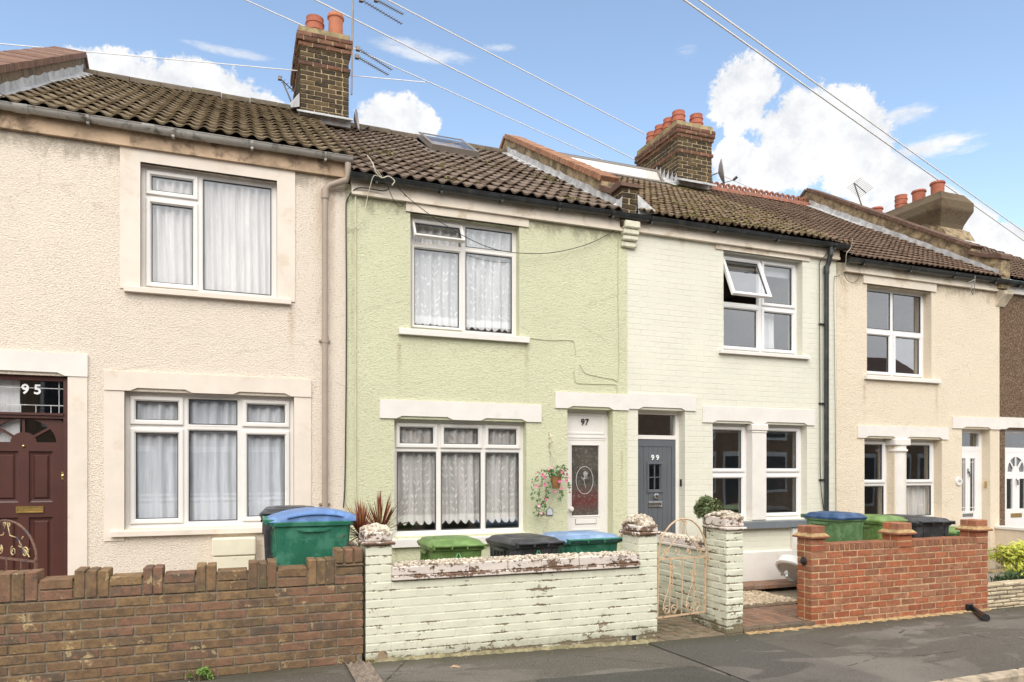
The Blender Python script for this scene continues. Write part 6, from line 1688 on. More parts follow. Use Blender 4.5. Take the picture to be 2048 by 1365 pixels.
pq = empty('wall_plaque', (x, 0, z), 'small pale ornamental plaque with dark border below the hanging basket', 'plaque')
mb = MB(); w_, h_ = .045, .055
sh = [(-w_, -h_), (w_, -h_), (w_, h_ * .45), (w_ * .75, h_ * .55), (w_ * .3, h_ * .8), (0, h_ * 1.15), (-w_ * .3, h_ * .8), (-w_ * .75, h_ * .55), (-w_, h_ * .45)]
mb.prism([(x + a, z + b) for a, b in sh], 1, -.024, -.010); mb.build('border', mat_plain('dark_slate_border', (.08, .10, .14), .5), pq)
mb = MB(); mb.prism([(x + a * .82, z + b * .82) for a, b in sh], 1, -.027, -.0242); mb.build('plate', mat_plain('pale_plaque_face', (.62, .66, .70), .4), pq)

# cordyline (two heads)
cd = empty('cordyline', (xat(752, -1.55), -1.55, 0), 'spiky red leaved cordyline behind the pale green left pier', 'plant')
mb = MB(); st = MB()
for (cx_, cy_, Y, n, L) in ((760, 1058, -1.60, 120, .42), (722, 1064, -1.75, 95, .36)):
    x, z = at(cx_, cy_, Y); c0 = Vector((x, Y, z - .05)); st.tube([(x, Y, 0), (x + .01, Y, z - .3), tuple(c0)], [.03, .026, .03], 8)
    for k in range(n):
        az = random.uniform(0, 2 * pi); el = R(min(88, max(-8, random.gauss(52, 26)))); d_ = Vector((cos(az) * cos(el), sin(az) * cos(el), sin(el))); Lk = L * random.uniform(.65, 1.05); side = d_.cross(Vector((0, 0, 1))).normalized(); mb.rv = random.random()
        pts = []; w0 = random.uniform(.008, .013); droop = (1 - sin(el)) * .22
        for i in range(6):
            t = i / 5; p = c0 + d_ * Lk * t - Vector((0, 0, droop * Lk * t * t * 1.8)); ww = w0 * (1 - t) ** .6 * (.5 + min(t * 4, 1) * .5); pts += [p - side * ww, p + side * ww + Vector((0, 0, .003))]
        mb.add(pts, [(2 * i, 2 * i + 1, 2 * i + 3, 2 * i + 2) for i in range(5)])
mb.build('leaves', mat_leaf('red_blade', (.12, .025, .012), (.30, .09, .04), (.42, .28, .12)), cd); st.build('trunk', mat_plain('cordyline_trunk', (.18, .13, .08), .9), cd)

def bush(name, label, c, rx, ry, rz, n, s, mat, base, cat='shrub', asp=1.6, clumps=14, up=.5, stemmat=None):
    o = empty(name, (c[0], c[1], base), label, cat); mb = MB(); cl = []
    for _ in range(clumps):
        a = random.uniform(0, 2 * pi); e = random.uniform(-.7, 1.3); r = random.uniform(.35, .85)
        cl.append((Vector((cos(a) * cos(e) * r, sin(a) * cos(e) * r, sin(e) * r)), random.uniform(.28, .5), random.uniform(-.2, .2)))
    for _ in range(n):
        k, r, tone = random.choice(cl)
        v = Vector((random.gauss(0, 1), random.gauss(0, 1), random.gauss(0, 1))).normalized() * r * random.random() ** .35 + k
        p = Vector((c[0] + v.x * rx, c[1] + v.y * ry, c[2] + v.z * rz))
        mb.rv = min(1, max(0, .5 + tone + random.gauss(0, .18))); leafcard(mb, p, s * random.uniform(.6, 1.2), (v.x, v.y, v.z + up), asp)
    mb.build('foliage', mat, o); st = MB()
    for k in range(9):
        a = random.uniform(0, 2 * pi); st.tube([(c[0] + .02 * cos(a), c[1] + .02 * sin(a), base), (c[0] + rx * .3 * cos(a), c[1] + ry * .3 * sin(a), c[2]), (c[0] + rx * .7 * cos(a), c[1] + ry * .7 * sin(a), c[2] + rz * .5)], [.008, .006, .003], 5)
    st.build('stem', stemmat or mat_plain('brown_stem', (.12, .09, .05), .9), o)
    return o
x, z = at(1416, 1022, -.75)
bush('bay_shrub', 'small round olive green shrub behind the tall green pier, right of the grey door', (x, -.75, z + .03), .25, .20, .22, 2100, .020, mat_leaf('olive_leaf', (.05, .075, .025), (.19, .24, .09), (.36, .40, .18)), 0.0, clumps=9)
x, z = at(2036, 1118, -1.75)
bush('golden_shrub', 'bright yellow green shrub with pinkish tips at the right edge above the cream stone wall', (x + .20, -1.72, .42), .75, .36, .27, 6500, .024, mat_leaf('golden_leaf', (.38, .44, .04), (.66, .66, .10), (.62, .40, .28)), 0.0, clumps=26)
bush('ground_shrub', 'dark green low foliage at the foot of the golden shrub', (x + .10, -1.86, .20), .70, .16, .10, 1300, .022, mat_leaf('dark_leaf', (.025, .05, .015), (.07, .12, .03)), 0.0, clumps=18, cat='plant')
# weeds
q = ray(397, 1352, .05 - CAMZ); bush('weed', 'leafy green weed growing at the foot of the brown wall', (xat(397, WF - .06), WF - .07, .045), .115, .05, .075, 420, .012, mat_leaf('weed_leaf', (.10, .20, .03), (.22, .36, .07)), 0.0, cat='weed', clumps=10, asp=1.1)
bush('weed', 'tiny weed at the brown wall foot, left of the larger leafy weed', (xat(212, WF - .05), WF - .05, .03), .04, .03, .03, 70, .010, mat_leaf('weed_leaf_small', (.10, .17, .03), (.20, .30, .07)), 0.0, cat='weed', clumps=5, asp=1.1)
bush('weed', 'straw green moss tuft beside the ribbed concrete channel', (xat(742, WF - .05), WF - .04, .012), .05, .03, .02, 160, .009, mat_leaf('tuft_leaf', (.20, .20, .06), (.34, .32, .14)), 0.0, cat='weed', clumps=7, asp=1.5)

# ribbed channel cover
x0, x1 = xat(690, WF - .02), xat(737, WF - .02)
mb = MB(); n = 36; vs = []
for i in range(n + 1):
    t = i / n; z = gz(1) + .012 + .009 * cos(t * 2 * pi * 4)
    vs += [(x0 + (x1 - x0) * t, WF - .025, z), (x0 + (x1 - x0) * t, WF - .9, z - .004), (x0 + (x1 - x0) * t, WF - .025, -.02)]
mb.add(vs, [(3 * i, 3 * i + 1, 3 * i + 4, 3 * i + 3) for i in range(n)] + [(3 * i + 2, 3 * i, 3 * i + 3, 3 * i + 5) for i in range(n)])
tag(mb.build('drain_cover', mat_plain('ribbed_concrete', (.24, .19, .15), .9, var=.3, vscale=12, bump=.8, bscale=60, bdist=.006, dirt=(.38, .32, .25), dirt_amt=.5, dscale=10), smooth=True), 'ribbed brown drain channel cover between the brown wall and the green wall', 'drain cover')

# ---- cables on the walls
def cable(label, pts, r, mat, cat='cable', grp=None, name='cable', seg=6):
    P = [Vector(p) for p in pts]; out = []
    for i in range(len(P) - 1):      # catmull-rom
        p0, p1, p2, p3 = P[max(i - 1, 0)], P[i], P[i + 1], P[min(i + 2, len(P) - 1)]
        for k in range(seg):
            t = k / seg; out.append(.5 * ((2 * p1) + (p2 - p0) * t + (2 * p0 - 5 * p1 + 4 * p2 - p3) * t * t + (3 * p1 - p0 - 3 * p2 + p3) * t ** 3))
    out.append(P[-1]); mb = MB(); mb.tube(out, r, 6); o = mb.build(name, mat, None, smooth=True); tag(o, label, cat, grp); return o
def W(px, py, Y=-.03): x, z = at(px, py, Y); return (x, Y, z)
gc = 'cables clipped to the house fronts'
cable('black cable running down the seam between the cream house and the green house', [W(779, 377, -.19), W(765, 382, -.10), W(722, 376, -.08), W(705, 384, -.06), W(694, 402), W(692, 430), W(693, 600), W(692, 800), W(690, 960), W(687, 1016)], .0075, M['cable_black'], grp=gc, seg=5)
cable('cream conduit running down the left of the green house and along under its gutter', [W(780, 394), W(716, 385), W(712, 387), W(711, 400), W(711, 700), W(711, 1040)], .009, M['cable_cream'], grp=gc, seg=3)
cable('loose pale cable hanging in a long loop from the black gutter on the green house', [W(744, 332, -.25), W(757, 345, -.22), W(763, 356, -.20), W(748, 352, -.20), W(740, 375, -.15), W(734, 400, -.10), W(726, 440, -.08), W(714, 453, -.05), W(702, 458, -.04), W(693, 454, -.04)], .005, M['cable_cream'], grp=gc)
cable('tangled grey cable drooping below the black gutter at the green house corner', [W(764, 348, -.20), W(774, 368, -.2), W(782, 390, -.15), W(790, 404, -.1), W(801, 414, -.06), W(811, 404, -.05), W(812, 393, -.05), W(808, 390, -.08)], .004, M['cable_black'], grp=gc)
cable('pale looped cable lying over the gutter edge of the green house', [W(734, 311, -.18), W(745, 326, -.20), W(752, 345, -.22), W(764, 356, -.21), W(777, 353, -.22), W(789, 362, -.22), W(784, 371, -.21)], .006, M['cable_cream'], grp=gc)
cable('dark phone wire sagging across the green house bedroom window', [W(783, 356, -.22), W(808, 388, -.14), W(860, 430, -.14), W(930, 474, -.14), W(990, 499, -.12), W(1045, 507, -.10), W(1110, 505, -.08), W(1180, 487, -.06), W(1233, 459, -.035)], .0045, M['cable_black'], grp='phone wires')
cable('green painted wire dropping down the right edge of the green house', [W(1233, 460, -.02), W(1236, 470, -.02), W(1236, 600, -.02), W(1237, 750, -.02), W(1225, 758, -.02), W(1190, 752, -.02), W(1170, 746, -.02), W(1160, 730, -.02)], .0035, M['cable_green'], grp=gc, seg=4)
cable('green painted wire above the white glazed door', [W(1148, 742, -.02), W(1150, 757, -.02), W(1158, 767, -.02), W(1215, 769, -.02), W(1233, 771, -.02), W(1234, 786, -.02)], .0035, M['cable_green'], grp=gc, seg=4)
cable('green painted wire running right from the bedroom sill of the green house', [W(1056, 676, -.02), W(1100, 681, -.02), W(1142, 681, -.02), W(1149, 690, -.02), W(1152, 712, -.02)], .0035, M['cable_green'], grp=gc, seg=4)
cable('thin black cable clipped left of the black downpipe', [W(1660, 500, -.14), W(1650, 512, -.08), W(1640, 525), W(1639, 560), W(1640, 800), W(1641, 960), W(1648, 1020)], .006, M['cable_black'], grp=gc, seg=4)
cable('thin cable running down the seam left of the buff house', [W(1684, 548), W(1673, 554), W(1668, 566), W(1669, 700), W(1671, 900), W(1672, 1040)], .004, M['cable_black'], grp=gc, seg=4)
cable('loose curl of thin wire hanging at the top left of the buff house', [W(1705, 478, -.22), W(1702, 495, -.2), W(1693, 508, -.2), W(1691, 530, -.15), W(1682, 545, -.05), W(1681, 556, -.05), W(1685, 575, -.04), W(1682, 590, -.04), W(1678, 605, -.04)], .0035, M['cable_cream'], grp=gc)
cable('small wire loop under the fascia at the left of the buff house', [W(1688, 548, -.05), W(1694, 560, -.05), W(1704, 566, -.05), W(1715, 560, -.05), W(1720, 546, -.05)], .0035, M['cable_black'], grp=gc)
hk = W(1947, 560, -.2)
mb = MB(); mb.tube([W(1950, 552, -.19), W(1949, 575, -.2), W(1945, 590, -.2), W(1942, 580, -.2), W(1946, 566, -.19)], .008, 6); mb.tube([W(1936, 567, -.16), W(1950, 560, -.19)], .014, 6)
tag(mb.build('hook', M['metal'], None), 'dark metal hook hanging from the gutter of the buff house', 'hook')

# ---- overhead lines
gov = 'overhead cables crossing the sky'
def span(label, a, b, dz, r=.012, ext0=1.2, ext1=0.0, sag=.12):
    p, q = ray(a[0], a[1], dz), ray(b[0], b[1], dz); d = q - p
    p2 = p - d * ext0; q2 = q + d * ext1; pts = []
    for k in range(25):
        t = k / 24; v = p2.lerp(q2, t); v.z -= sag * 0 * t; pts.append(v)
    mb = MB(); mb.tube(pts, r * 1.15, 6); o = mb.build('overhead_cable', M['cable_light'], None, smooth=True); tag(o, label, 'cable', gov)
span('pale overhead cable reaching the second chimney pots, highest of the parallel lines', (775, 0), (1290, 268), 8.0, .011)
span('pale overhead cable passing just right of the first chimney pots towards the second chimney', (630, 0), (1270, 320), 7.4, .011)
span('pale overhead cable touching the first chimney pots and ending near the large rooflight', (490, 0), (1160, 300), 7.6, .009, ext1=.1)
span('pale overhead cable crossing in front of the first chimney stack from the left edge', (0, 88), (850, 165), 6.6, .007)
span('heavy pale overhead cable in the right of the sky, lower of the pair', (1368, 0), (2048, 482), 9.0, .018, ext1=.6)
span('heavy pale overhead cable in the right of the sky, upper of the pair', (1398, 0), (2048, 464), 9.3, .018, ext1=.6)
span('thin wire leaving the second chimney dish towards the right hand aerial', (1437, 348), (1552, 398), 6.4, .008, ext0=0, ext1=.1)
cable('thin wire crossing the tiles in front of the second chimney', [ray(1290, 300, 6.9), ray(1352, 325, 6.3), ray(1437, 348, 6.4)], .007, M['cable_light'], grp=gov)
# ---- dishes and aerials
def dish(label, c, r, yaw, pitch, arm=(.0, -.1)):
    d = empty('satellite_dish', (0, 0, 0), label, 'satellite dish'); mb = MB(); prof = [(.001, 0)] + [(r * t, .22 * r * t * t * 1.6) for t in (.3, .6, .85, 1)] + [(r * 1.02, .22 * r * 1.62), (r * .98, .22 * r * 1.6 - .012), (.001, -.012)]
    mb.lathe(prof, (0, 0, 0), 28, Matrix.Rotation(R(90), 4, 'X')); mb.build('reflector', M['dish'], d, smooth=True)
    mb = MB(); mb.tube([(0, .02, 0), (0, .14, -.02), (0, .16, -.25)], .014, 8); mb.tube([(0, -.02, -r * .9), (0, -r * 1.1, -r * .9)], .008, 6); mb.build('arm', M['metal'], d)
    mb = MB(); mb.tube([(0, -r * 1.05, -r * .88), (0, -r * 1.35, -r * .7)], .028, 10); mb.build('receiver', M['black'], d)
    d.location = c; d.rotation_euler = (pitch, 0, yaw); return d
p = at(1437, 346, 3.62); dish('grey satellite dish on the right side of the middle chimney', (p[0], 3.62, p[1]), .25, R(52), R(-8))
p = at(708, 241, 3.7); dish('small satellite dish seen edge on at the foot of the first chimney', (p[0], 3.7, p[1]), .17, R(72), R(-5))
def aerial(label, base, top, booms, els=14, el_len=.16, mastr=.014, boomlen=1.0, heads=[]):
    a = empty('tv_aerial', tuple(base), label, 'tv aerial'); mb = MB(); mb.tube([base, top], mastr, 8); mb.build('mast', M['metal'], a)
    for (p, q) in booms:
        mb = MB(); p = Vector(p); q = Vector(q); d = (q - p); L = d.length; d.normalize(); s = Vector((0, 0, 1)).cross(d).normalized(); mb.tube([p, q], .009, 6)
        for k in range(els):
            c = p.lerp(q, k / (els - 1)); l = el_len * (1 - .25 * k / els); mb.tube([c - s * l / 2, c + s * l / 2], .004, 5)
        mb.box(p.x - .03, p.x + .03, p.y - .03, p.y + .03, p.z - .03, p.z + .03); mb.build('boom', M['metal'], a)
mx = xat(703, 3.42); zm = zat(703, 190, 3.42)
aerial('tall mast with four toothed aerial arms on the right side of the first chimney', Vector((mx, 3.42, zm)), Vector((mx + .03, 3.42, zat(703, -40, 3.42))),
       [(ray(722, 0, 7.45), ray(803, 48, 7.45)), (ray(752, 0, 7.5), ray(806, 29, 7.5)), (ray(716, 98, 6.55), ray(783, 140, 6.55)), (ray(714, 114, 6.4), ray(776, 150, 6.4))], els=16, el_len=.10)
pb = at(588, 206, 4.6); pt = at(566, 165, 4.6)
aerial('small aerial leaning on the ridge left of the first chimney', Vector((pb[0], 4.6, pb[1] - .1)), Vector((pt[0], 4.6, pt[1])), [(Vector((pt[0] - .05, 4.6, pt[1] + .06)), Vector((pt[0] + .28, 4.75, pt[1] - .12)))], els=7, el_len=.16)
pb = at(1743, 445, 4.5); pt = at(1708, 366, 4.5)
tp = Vector((pt[0], 4.5, pt[1]))
a = empty('tv_aerial', (pb[0], 4.5, pb[1]), 'comb shaped tv aerial on a leaning mast above the right hand party wall', 'tv aerial')
mb = MB(); mb.tube([(pb[0], 4.5, pb[1] - .3), tuple(tp)], .016, 8); mb.build('mast', M['metal'], a)
mb = MB(); e = Vector((at(1732, 386, 4.5)[0], 4.5, at(1732, 386, 4.5)[1])); mb.tube([tp, e], .012, 6)
for k in range(10):
    c = tp.lerp(e, k / 9); mb.tube([c + Vector((-.17, .05, -.13)), c + Vector((.17, -.05, .13))], .006, 5)
mb.build('boom', M['metal'], a)
mb = MB()
for k in range(5): c = tp + Vector((-.10 + .05 * k, 0, .10 - .02 * k)); mb.tube([c + Vector((-.10, 0, -.10)), c + Vector((.12, 0, .14))], .004, 4)
mb.build('reflector_grid', M['dish'], a)
# ================================================================== GROUND
def asphalt(name, col, patch, crack=True, mossy=0.0):
    m, nt, b = newmat(name)
    n = nt.noise(1.5, 6, .62, nt.co((.45, 1.2, 1)), .6); f = nt.noise(170, 2, .6); g = nt.noise(26, 4, .7)
    c = nt.mix(nt.ramp(n, .52, .57, 0, .8), col, patch)
    c = nt.mix(nt.ramp(nt.noise(.9, 4), .4, .65, 0, .5), c, tuple(x * .7 for x in col))
    c = nt.mix(nt.ramp(f, .45, .72, 0, .75), c, tuple(min(1, x * 2.8) for x in col))
    c = nt.mix(nt.ramp(nt.noise(70, 3, .7, nt.co((1, 1, 1), (2, 2, 2))), .5, .72, 0, .5), c, tuple(x * .35 for x in col))
    c = nt.mix(nt.ramp(g, .55, .7, 0, .3), c, tuple(x * .5 for x in col))
    c = nt.mix(nt.ramp(nt.voro(55, nt.co((1, 1, 1), (1, 1, 1))), .30, .18, 0, .45), c, tuple(min(1, x * 2.6) for x in col))
    if crack:
        v = nt.voro(.85, nt.co((1, 1, 1), (3, 1, 0)), feat='DISTANCE_TO_EDGE')
        vv = nt.math('ADD', v, nt.math('MULTIPLY', nt.math('SUBTRACT', nt.noise(6, 5, .7), .5), .05))
        ck = nt.math('MULTIPLY', nt.ramp(vv, .008, .002), nt.ramp(nt.noise(1.1, 3), .45, .55))
        c = nt.mix(nt.math('MULTIPLY', ck, .75), c, (.015, .015, .012))
    X, Y, Z = nt.sep()
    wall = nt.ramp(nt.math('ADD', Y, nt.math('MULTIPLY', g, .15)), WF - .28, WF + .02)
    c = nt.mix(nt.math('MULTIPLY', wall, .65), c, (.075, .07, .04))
    sp = nt.voro(6.5, feat='F1'); c = nt.mix(nt.ramp(sp, .028, .018, 0, .8), c, (.55, .5, .42))
    nt.inp(b.inputs['Base Color'], c); b.inputs['Roughness'].default_value = .8; b.inputs['Specular IOR Level'].default_value = .35
    nt.l.new(nt.bump(nt.math('ADD', nt.math('ADD', f, nt.math('MULTIPLY', n, .6)), nt.noise(75, 3, .7)), .9, .009), b.inputs['Normal'])
    return m
XS = [-60, -12, 1, 2, 3, 4, 8, 14, 80]
def sheet(name, y0, y1, dz0, dz1, mat, xs=XS, ny=1, lab=None):
    mb = MB(); vs = []
    for x in xs:
        for j in range(ny + 1): t = j / ny; vs.append((x, y0 + (y1 - y0) * t, gz(x) + dz0 + (dz1 - dz0) * t))
    w = ny + 1
    mb.add(vs, [(i * w + j, (i + 1) * w + j, (i + 1) * w + j + 1, i * w + j + 1) for i in range(len(xs) - 1) for j in range(ny)])
    return struct(mb.build(name, mat))
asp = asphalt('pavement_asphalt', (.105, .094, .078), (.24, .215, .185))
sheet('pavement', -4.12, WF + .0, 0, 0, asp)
sheet('road', -8.6, -4.25, -.11, -.08, asphalt('road_asphalt', (.06, .058, .054), (.10, .095, .09)))
sheet('far_pavement', -12, -8.6, 0.0, 0.0, asphalt('far_pavement_asphalt', (.085, .08, .07), (.13, .12, .1), False))
mb = MB(); x = -12
while x < 40:
    g = gz(x); mb.rv = random.random(); mb.box(x, x + .905, -4.255, -4.12, g - .2, g + .006, .018, .004); x += .915
struct(mb.build('kerb', mat_plain('worn_kerb_stone', (.42, .34, .25), .9, var=.3, vscale=10, bump=.8, bscale=35, bdist=.01, dirt=(.14, .12, .09), dirt_amt=.6, dscale=7)))
G = MB(); G.quad((-300, -300, -.45), (300, -300, -.45), (300, 300, -.45), (-300, 300, -.45)); struct(G.build('ground', mat_plain('rough_ground', (.09, .085, .06), .95, var=.3, vscale=.5)))
mb = MB()
for (a, b, z) in ((-8, .9, .02), (1.1, 3.6, -.06)): mb.quad((a, WF + .1, z), (b, WF + .1, z), (b, .02, z), (a, .02, z))
mb.quad((5.1, WF + .05, -.03 - .03), (16, WF + .05, -.03 - .03), (16, .02, -.03 - .03), (5.1, .02, -.03 - .03))
mb.quad((-60, WF + .2, -.02), (-8, WF + .2, -.02), (-8, 3, -.02), (-60, 3, -.02))
struct(mb.build('garden_ground', mat_plain('garden_concrete', (.24, .21, .17), .9, var=.25, vscale=3, bump=.5, bscale=30, bdist=.006, dirt=(.12, .11, .07), dirt_amt=.5)))
# repaired strips in the asphalt
def strip(x0, x1, y0, y1, sk, col, h):
    mb = MB(); n = 6; vs = []
    for k in range(n + 1):
        t = k / n; y = y0 + (y1 - y0) * t
        for x in (x0, x1): xx = x + sk * t + random.uniform(-.008, .008); vs.append((xx, y, gz(xx) + h))
    mb.add(vs, [(2 * k, 2 * k + 1, 2 * k + 3, 2 * k + 2) for k in range(n)]); return mb.build('pavement_patch', col)
pm = asphalt('patch_asphalt', (.082, .075, .065), (.22, .195, .17), False)
struct(strip(3.78, 4.90, WF - .02, -4.10, .10, pm, .004)); struct(strip(2.2, 3.72, WF - .9, -4.1, .2, asphalt('patch_asphalt_dark', (.065, .062, .052), (.10, .09, .075), False), .003))
mb = MB(); mb.box(xat(1318, WF - .1), xat(1318, WF - .1) + .23, WF - .15, WF - .04, gz(4) - .02, gz(4) + .008, .004); struct(mb.build('red_paver', mat_plain('dark_red_paver', (.20, .10, .075), .9, var=.2, vscale=9, dirt=(.1, .08, .06), dirt_amt=.4)))
# block paving: gate path and drive
pav = mat_brick('block_paver', [(.30, .17, .115), (.36, .21, .14), (.24, .15, .11), (.34, .23, .17)], dirt=(.13, .10, .07), dirt_amt=.5, bumpd=.003)
pav2 = mat_brick('weathered_paver', [(.27, .21, .15), (.32, .25, .18), (.22, .18, .12), (.29, .21, .15)], dirt=(.09, .085, .05), dirt_amt=.8, bumpd=.003, moss=(.12, .13, .05))
edg = mat_brick('grey_edge_paver', [(.19, .14, .10), (.23, .17, .12), (.16, .13, .10)], dirt=(.08, .07, .05), dirt_amt=.5)
def paving(name, x0, x1, y0, y1, z, mat, along='y', sl=0.0):
    mb = MB(); 
    if along == 'y':
        x = x0; c = 0
        while x < x1 - .01:
            y = y0 - (.1 if c % 2 else 0)
            while y < y1:
                a, b = max(y, y0), min(y + .2, y1)
                if b - a > .02: mb.rv = random.random(); mb.box(x + .003, min(x + .1, x1) - .003, a + .003, b - .003, z - .05, z + random.uniform(-.002, .002) + sl * (a - y0), .004)
                y += .2
            x += .1; c += 1
    else:
        y = y0; c = 0
        while y < y1 - .01:
            x = x0 - (.1 if c % 2 else 0)
            while x < x1:
                a, b = max(x, x0), min(x + .2, x1)
                if b - a > .02: mb.rv = random.random(); mb.box(a + .003, b - .003, y + .003, min(y + .1, y1) - .003, z - .05, z + random.uniform(-.002, .002) + sl * (y - y0), .004)
                x += .2
            y += .1; c += 1
    return struct(mb.build(name, mat))
paving('gate_path', gx3 + .002, px0 - .002, WF + .0, -.02, gz(4.3) + .012, pav2, 'y', .04)
paving('drive', px1 + .002, p1[0] - .002, WF + .10, -1.32, -.035, pav, 'y', .0)
paving('drive_return', p1[0] + .0, p1[0] + 1.4, WF + .235, -1.32, -.035, pav, 'y', .0)
paving('house_strip', px0 + .23, p3[0], -.45, -.07, .05, pav, 'x', .0)
mb = MB(); x = px1 + .002
while x < p1[0] + .02:
    mb.rv = random.random(); mb.box(x, min(x + .2, p1[0] + .05) - .004, WF - .01, WF + .095, gz(5) - .05, -.033, .006); x += .2
struct(mb.build('drive_edging', edg))
mb = MB(); y = -1.32
mb.rv = .5; mb.box(px1 + .002, p1[0] + .6, -1.32, -1.22, -.1, -.02, .005); struct(mb.build('gravel_edging', edg))
mb = MB(); mb.quad((px1 + .002, -2.2, -.075), (p3[0], -2.2, -.075), (p3[0], -.0, -.05), (px1 + .002, .0, -.05)); struct(mb.build('drive_base', M['brown_mortar']))
mb = MB()
for _ in range(5200):
    mb.rv = random.random(); mb.rock((random.uniform(px1 + .02, p1[0] + .75), random.uniform(-1.22, -.45), -.03 + random.uniform(-.01, .022)), random.uniform(.010, .021), .6, 1.3)
gr = mb.build('gravel', mat_brick('beige_gravel', [(.62, .47, .32), (.74, .62, .46), (.50, .37, .25), (.80, .70, .55), (.42, .30, .2)], dirt=(.25, .18, .12), dirt_amt=.3)); gr['kind'] = 'stuff'; gr['label'] = 'beige gravel patch beside the brick drive'
mb = MB(); mb.quad((px1, -1.23, -.045), (p1[0] + .9, -1.23, -.045), (p1[0] + .9, -.44, -.045), (px1, -.44, -.045)); struct(mb.build('gravel_bed', mat_plain('gravel_bed', (.36, .27, .18), .9, var=.3, vscale=40)))
# litter of leaves and chips along the walls
mb = MB()
for _ in range(190):
    x = random.uniform(-1.5, 9); y = WF - abs(random.gauss(0, .28)) - .02; mb.rv = random.random()
    if y < -4.0: continue
    z = gz(x) + .008; s = random.uniform(.004, .012); a = random.uniform(0, 3); mb.add([(x - s * cos(a), y - s * sin(a), z), (x + s * sin(a) * .6, y - s * cos(a) * .6, z + s * .3), (x + s * cos(a), y + s * sin(a), z), (x - s * sin(a) * .6, y + s * cos(a) * .6, z + s * .2)], [(0, 1, 2, 3)])
lt = mb.build('litter', mat_brick('fallen_leaf', [(.62, .58, .5), (.40, .22, .13), (.5, .4, .28), (.16, .10, .06), (.7, .66, .58)])); lt['kind'] = 'stuff'; lt['label'] = 'scattered leaf scraps and chips on the pavement'
lf_ = MB(); q = ray(912, 1328, .01 - CAMZ); lf_.add([(q.x - .05, q.y + .02, .0), (q.x - .01, q.y + .035, .012), (q.x + .04, q.y - .005, .004), (q.x + .02, q.y - .03, .002), (q.x - .02, q.y - .012, .006)], [(0, 1, 4), (1, 2, 4), (2, 3, 4)]); tag(lf_.build('fallen_leaf', mat_plain('dry_leaf', (.45, .28, .18), .8), loc=(0, 0, gz(2) + .008)), 'dry tan leaf lying on the pavement in front of the green wall', 'leaf')

# ================================================================== HOUSES ACROSS THE STREET (seen in the panes)
op = empty('opposite_house', (6, -16, 0), 'brown brick terrace on the other side of the street, seen reflected in the window panes', 'house')
mb = MB(); mb.box(-14, 32, -22, -15.5, -.4, 5.0); mb.build('wall', mat_plain('opposite_brick', (.34, .22, .14), .9, var=.25, vscale=8), op)
mb = MB(); mb.prism([(-15.2, 4.95), (-18.75, 7.4), (-22.3, 4.95)], 0, -14, 32); mb.build('roof', mat_plain('opposite_roof', (.12, .07, .055), .9, var=.25, vscale=6), op)
mb = MB(); fr2 = MB()
for k in range(12):
    x = -12.5 + 3.66 * k
    for (a, b, c, d) in ((x, x + 1.3, 3.0, 4.4), (x - .4, x + 1.3, .8, 2.2), (x + 1.9, x + 2.7, .1, 2.2)):
        fr2.box(a - .1, b + .1, -15.5, -15.44, c - .12, d + .18); mb.box(a, b, -15.5, -15.42, c, d)
fr2.build('window_frames', M['upvc'], op); mb.build('window', M['gasket'], op)

# ================================================================== CAMERA, SUN, SKY
cam = bpy.data.cameras.new('Camera'); co = bpy.data.objects.new('camera', cam); COL.objects.link(co)
co.location = (0, -CAMD, CAMZ); co.rotation_euler = (R(90), 0, -TH)
cam.sensor_width = 36; cam.lens = FPX / 2048 * 36; cam.shift_y = (HOR - 682.5) / 2048; cam.clip_start = .05; cam.clip_end = 1000
SC.camera = co
sun = bpy.data.lights.new('Sun', 'SUN'); so = bpy.data.objects.new('sun', sun); COL.objects.link(so)
sun.energy = 1.45; sun.angle = R(50); sun.color = (1, .95, .87)
EL, AZ = R(42), R(202)       # compass bearing of the sun, clockwise from +Y
sd = Vector((sin(AZ) * cos(EL), cos(AZ) * cos(EL), sin(EL)))
so.rotation_euler = (-sd).to_track_quat('-Z', 'Y').to_euler()
wd = bpy.data.worlds.new('World'); SC.world = wd; wd.use_nodes = True
nt = NT(wd.node_tree); bg = wd.node_tree.nodes['Background']
sk = nt.new('ShaderNodeTexSky'); sk.sky_type = 'NISHITA'; sk.sun_disc = False; sk.sun_elevation = EL; sk.sun_rotation = AZ; sk.air_density = 1.0; sk.dust_density = .6; sk.ozone_density = 2.0
tc = nt.new('ShaderNodeTexCoord'); D3 = tc.outputs['Generated']
sp = nt.new('ShaderNodeSeparateXYZ'); nt.l.new(D3, sp.inputs[0]); dx, dy, dz = sp.outputs
az = nt.math('ARCTAN2', dx, dy); el = nt.math('ARCSINE', dz)
def azel(px, py):
    u = (px - 1024) / FPX; return TH + atan(u), atan((HOR - py) / FPX * cos(atan(u)))
def nz(scale, detail=6, rough=.6, st=(1, 1, 1)):
    mp = nt.new('ShaderNodeMapping'); nt.l.new(D3, mp.inputs[0]); mp.inputs['Scale'].default_value = st
    n = nt.new('ShaderNodeTexNoise'); n.inputs['Scale'].default_value = scale; n.inputs['Detail'].default_value = detail; n.inputs['Roughness'].default_value = rough
    nt.l.new(mp.outputs[0], n.inputs['Vector']); return n.outputs['Fac']
puff = nz(11, 9, .66); wisp = nz(7, 8, .65, (1, 1, 3.5)); fine = nz(34, 7, .7)
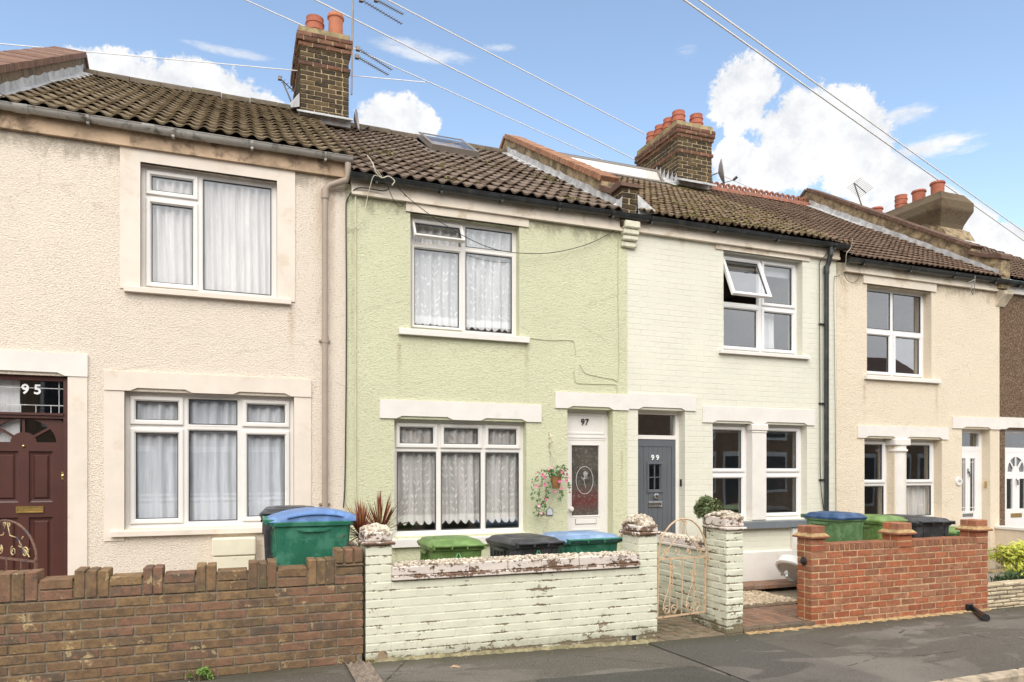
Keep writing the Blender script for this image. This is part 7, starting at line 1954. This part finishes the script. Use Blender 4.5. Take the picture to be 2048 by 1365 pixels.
def cloud(px, py, rx, ry, kind='puff', soft=.25, amt=1.0, rot=0.0, nk=1.4):
    a, e = azel(px, py); ra = rx / FPX * .85; re = ry / FPX * .85
    x = nt.math('SUBTRACT', az, a); y = nt.math('SUBTRACT', el, e)
    if rot:
        c, s = cos(R(rot)), sin(R(rot))
        x, y = nt.math('ADD', nt.math('MULTIPLY', x, c), nt.math('MULTIPLY', y, s)), nt.math('SUBTRACT', nt.math('MULTIPLY', y, c), nt.math('MULTIPLY', x, s))
    x = nt.math('DIVIDE', x, ra); y = nt.math('DIVIDE', y, re)
    r2 = nt.math('ADD', nt.math('MULTIPLY', x, x), nt.math('MULTIPLY', y, y))
    n = nt.math('SUBTRACT', puff if kind == 'puff' else wisp, .5)
    if kind == 'puff': n = nt.math('ADD', n, nt.math('MULTIPLY', nt.math('SUBTRACT', fine, .5), .9))
    v = nt.math('ADD', nt.math('SUBTRACT', 1.0, r2), nt.math('MULTIPLY', n, nk * 1.6))
    return nt.ramp(v, 0.0, soft * 1.3, 0, amt)
L = [cloud(250, 170, 150, 60), cloud(400, 185, 170, 62), cloud(500, 205, 90, 28), cloud(790, 245, 105, 60),
     cloud(860, 105, 150, 20, 'wisp', 1.3, .8, -6, 4.2), cloud(1000, 96, 50, 10, 'wisp', 1.2, .7, 0, 4), cloud(480, 108, 95, 9, 'wisp', 1.2, .7, 0, 4), cloud(1370, 105, 38, 16, 'wisp', 1.2, .7, 0, 4),
     cloud(1490, 185, 90, 80), cloud(1600, 245, 110, 75), cloud(1570, 330, 130, 55), cloud(1470, 320, 60, 45), cloud(1760, 330, 120, 60), cloud(1880, 430, 120, 60), cloud(1980, 490, 110, 45), cloud(1840, 400, 130, 75), cloud(1700, 250, 120, 70, rot=-35),
     cloud(1815, 232, 62, 22, 'wisp', .9, .95, 0, 3.2), cloud(1890, 288, 110, 22, 'wisp', .8, 1, 0, 3.2), cloud(1460, 385, 120, 30, 'wisp', .6, .9), cloud(2030, 490, 60, 20)]
# the big bank ends along a straight front that runs parallel to the heavy cables
a0, e0 = azel(1385, 0); a1, e1 = azel(2048, 470)
nx_, ny_ = (e0 - e1), (a1 - a0); ln = (nx_ ** 2 + ny_ ** 2) ** .5
sd_ = nt.math('ADD', nt.math('MULTIPLY', nt.math('SUBTRACT', az, a0), nx_ / ln), nt.math('MULTIPLY', nt.math('SUBTRACT', el, e0), ny_ / ln))
front = nt.ramp(nt.math('ADD', sd_, nt.math('MULTIPLY', nt.math('SUBTRACT', fine, .5), .006)), .008, .002)
bank = L[8]
for q in L[9:16]: bank = nt.math('MAXIMUM', bank, q)
mk = nt.math('MULTIPLY', bank, front)
for q in L[:8] + L[16:]: mk = nt.math('MAXIMUM', mk, q)
# the sky behind the camera and overhead is overcast
back = nt.ramp(nt.math('ADD', nt.math('ADD', nt.math('MULTIPLY', dy, -1.0), nt.math('MULTIPLY', dz, .55)), nt.math('MULTIPLY', puff, .25)), .02, .35)
side = nt.ramp(nt.math('ABSOLUTE', nt.math('SUBTRACT', az, TH)), R(48), R(62))
mk = nt.math('MAXIMUM', mk, nt.math('MAXIMUM', back, side))
shade = nt.mix(nt.ramp(puff, .3, .7), (8.2, 8.3, 8.5), (9.6, 9.6, 9.6))
SKYC = (1.80, 1.64, 1.46)
bl = nt.mix(1.0, sk.outputs[0], SKYC, 'MULTIPLY')
front_shade = nt.mix(nt.ramp(nt.math('ADD', nt.math('MULTIPLY', puff, .6), nt.math('MULTIPLY', fine, .4)), .36, .58), (4.5, 4.65, 4.9), (5.9, 5.9, 5.9))
fwd = nt.ramp(dy, .25, .05)
shade = nt.mix(fwd, front_shade, shade)
nt.inp(bg.inputs[0], nt.mix(mk, bl, shade)); bg.inputs[1].default_value = .10
EXPO = .85
SC.view_settings.view_transform = 'Standard'; SC.view_settings.look = 'None'; SC.view_settings.exposure = EXPO; SC.view_settings.gamma = 1
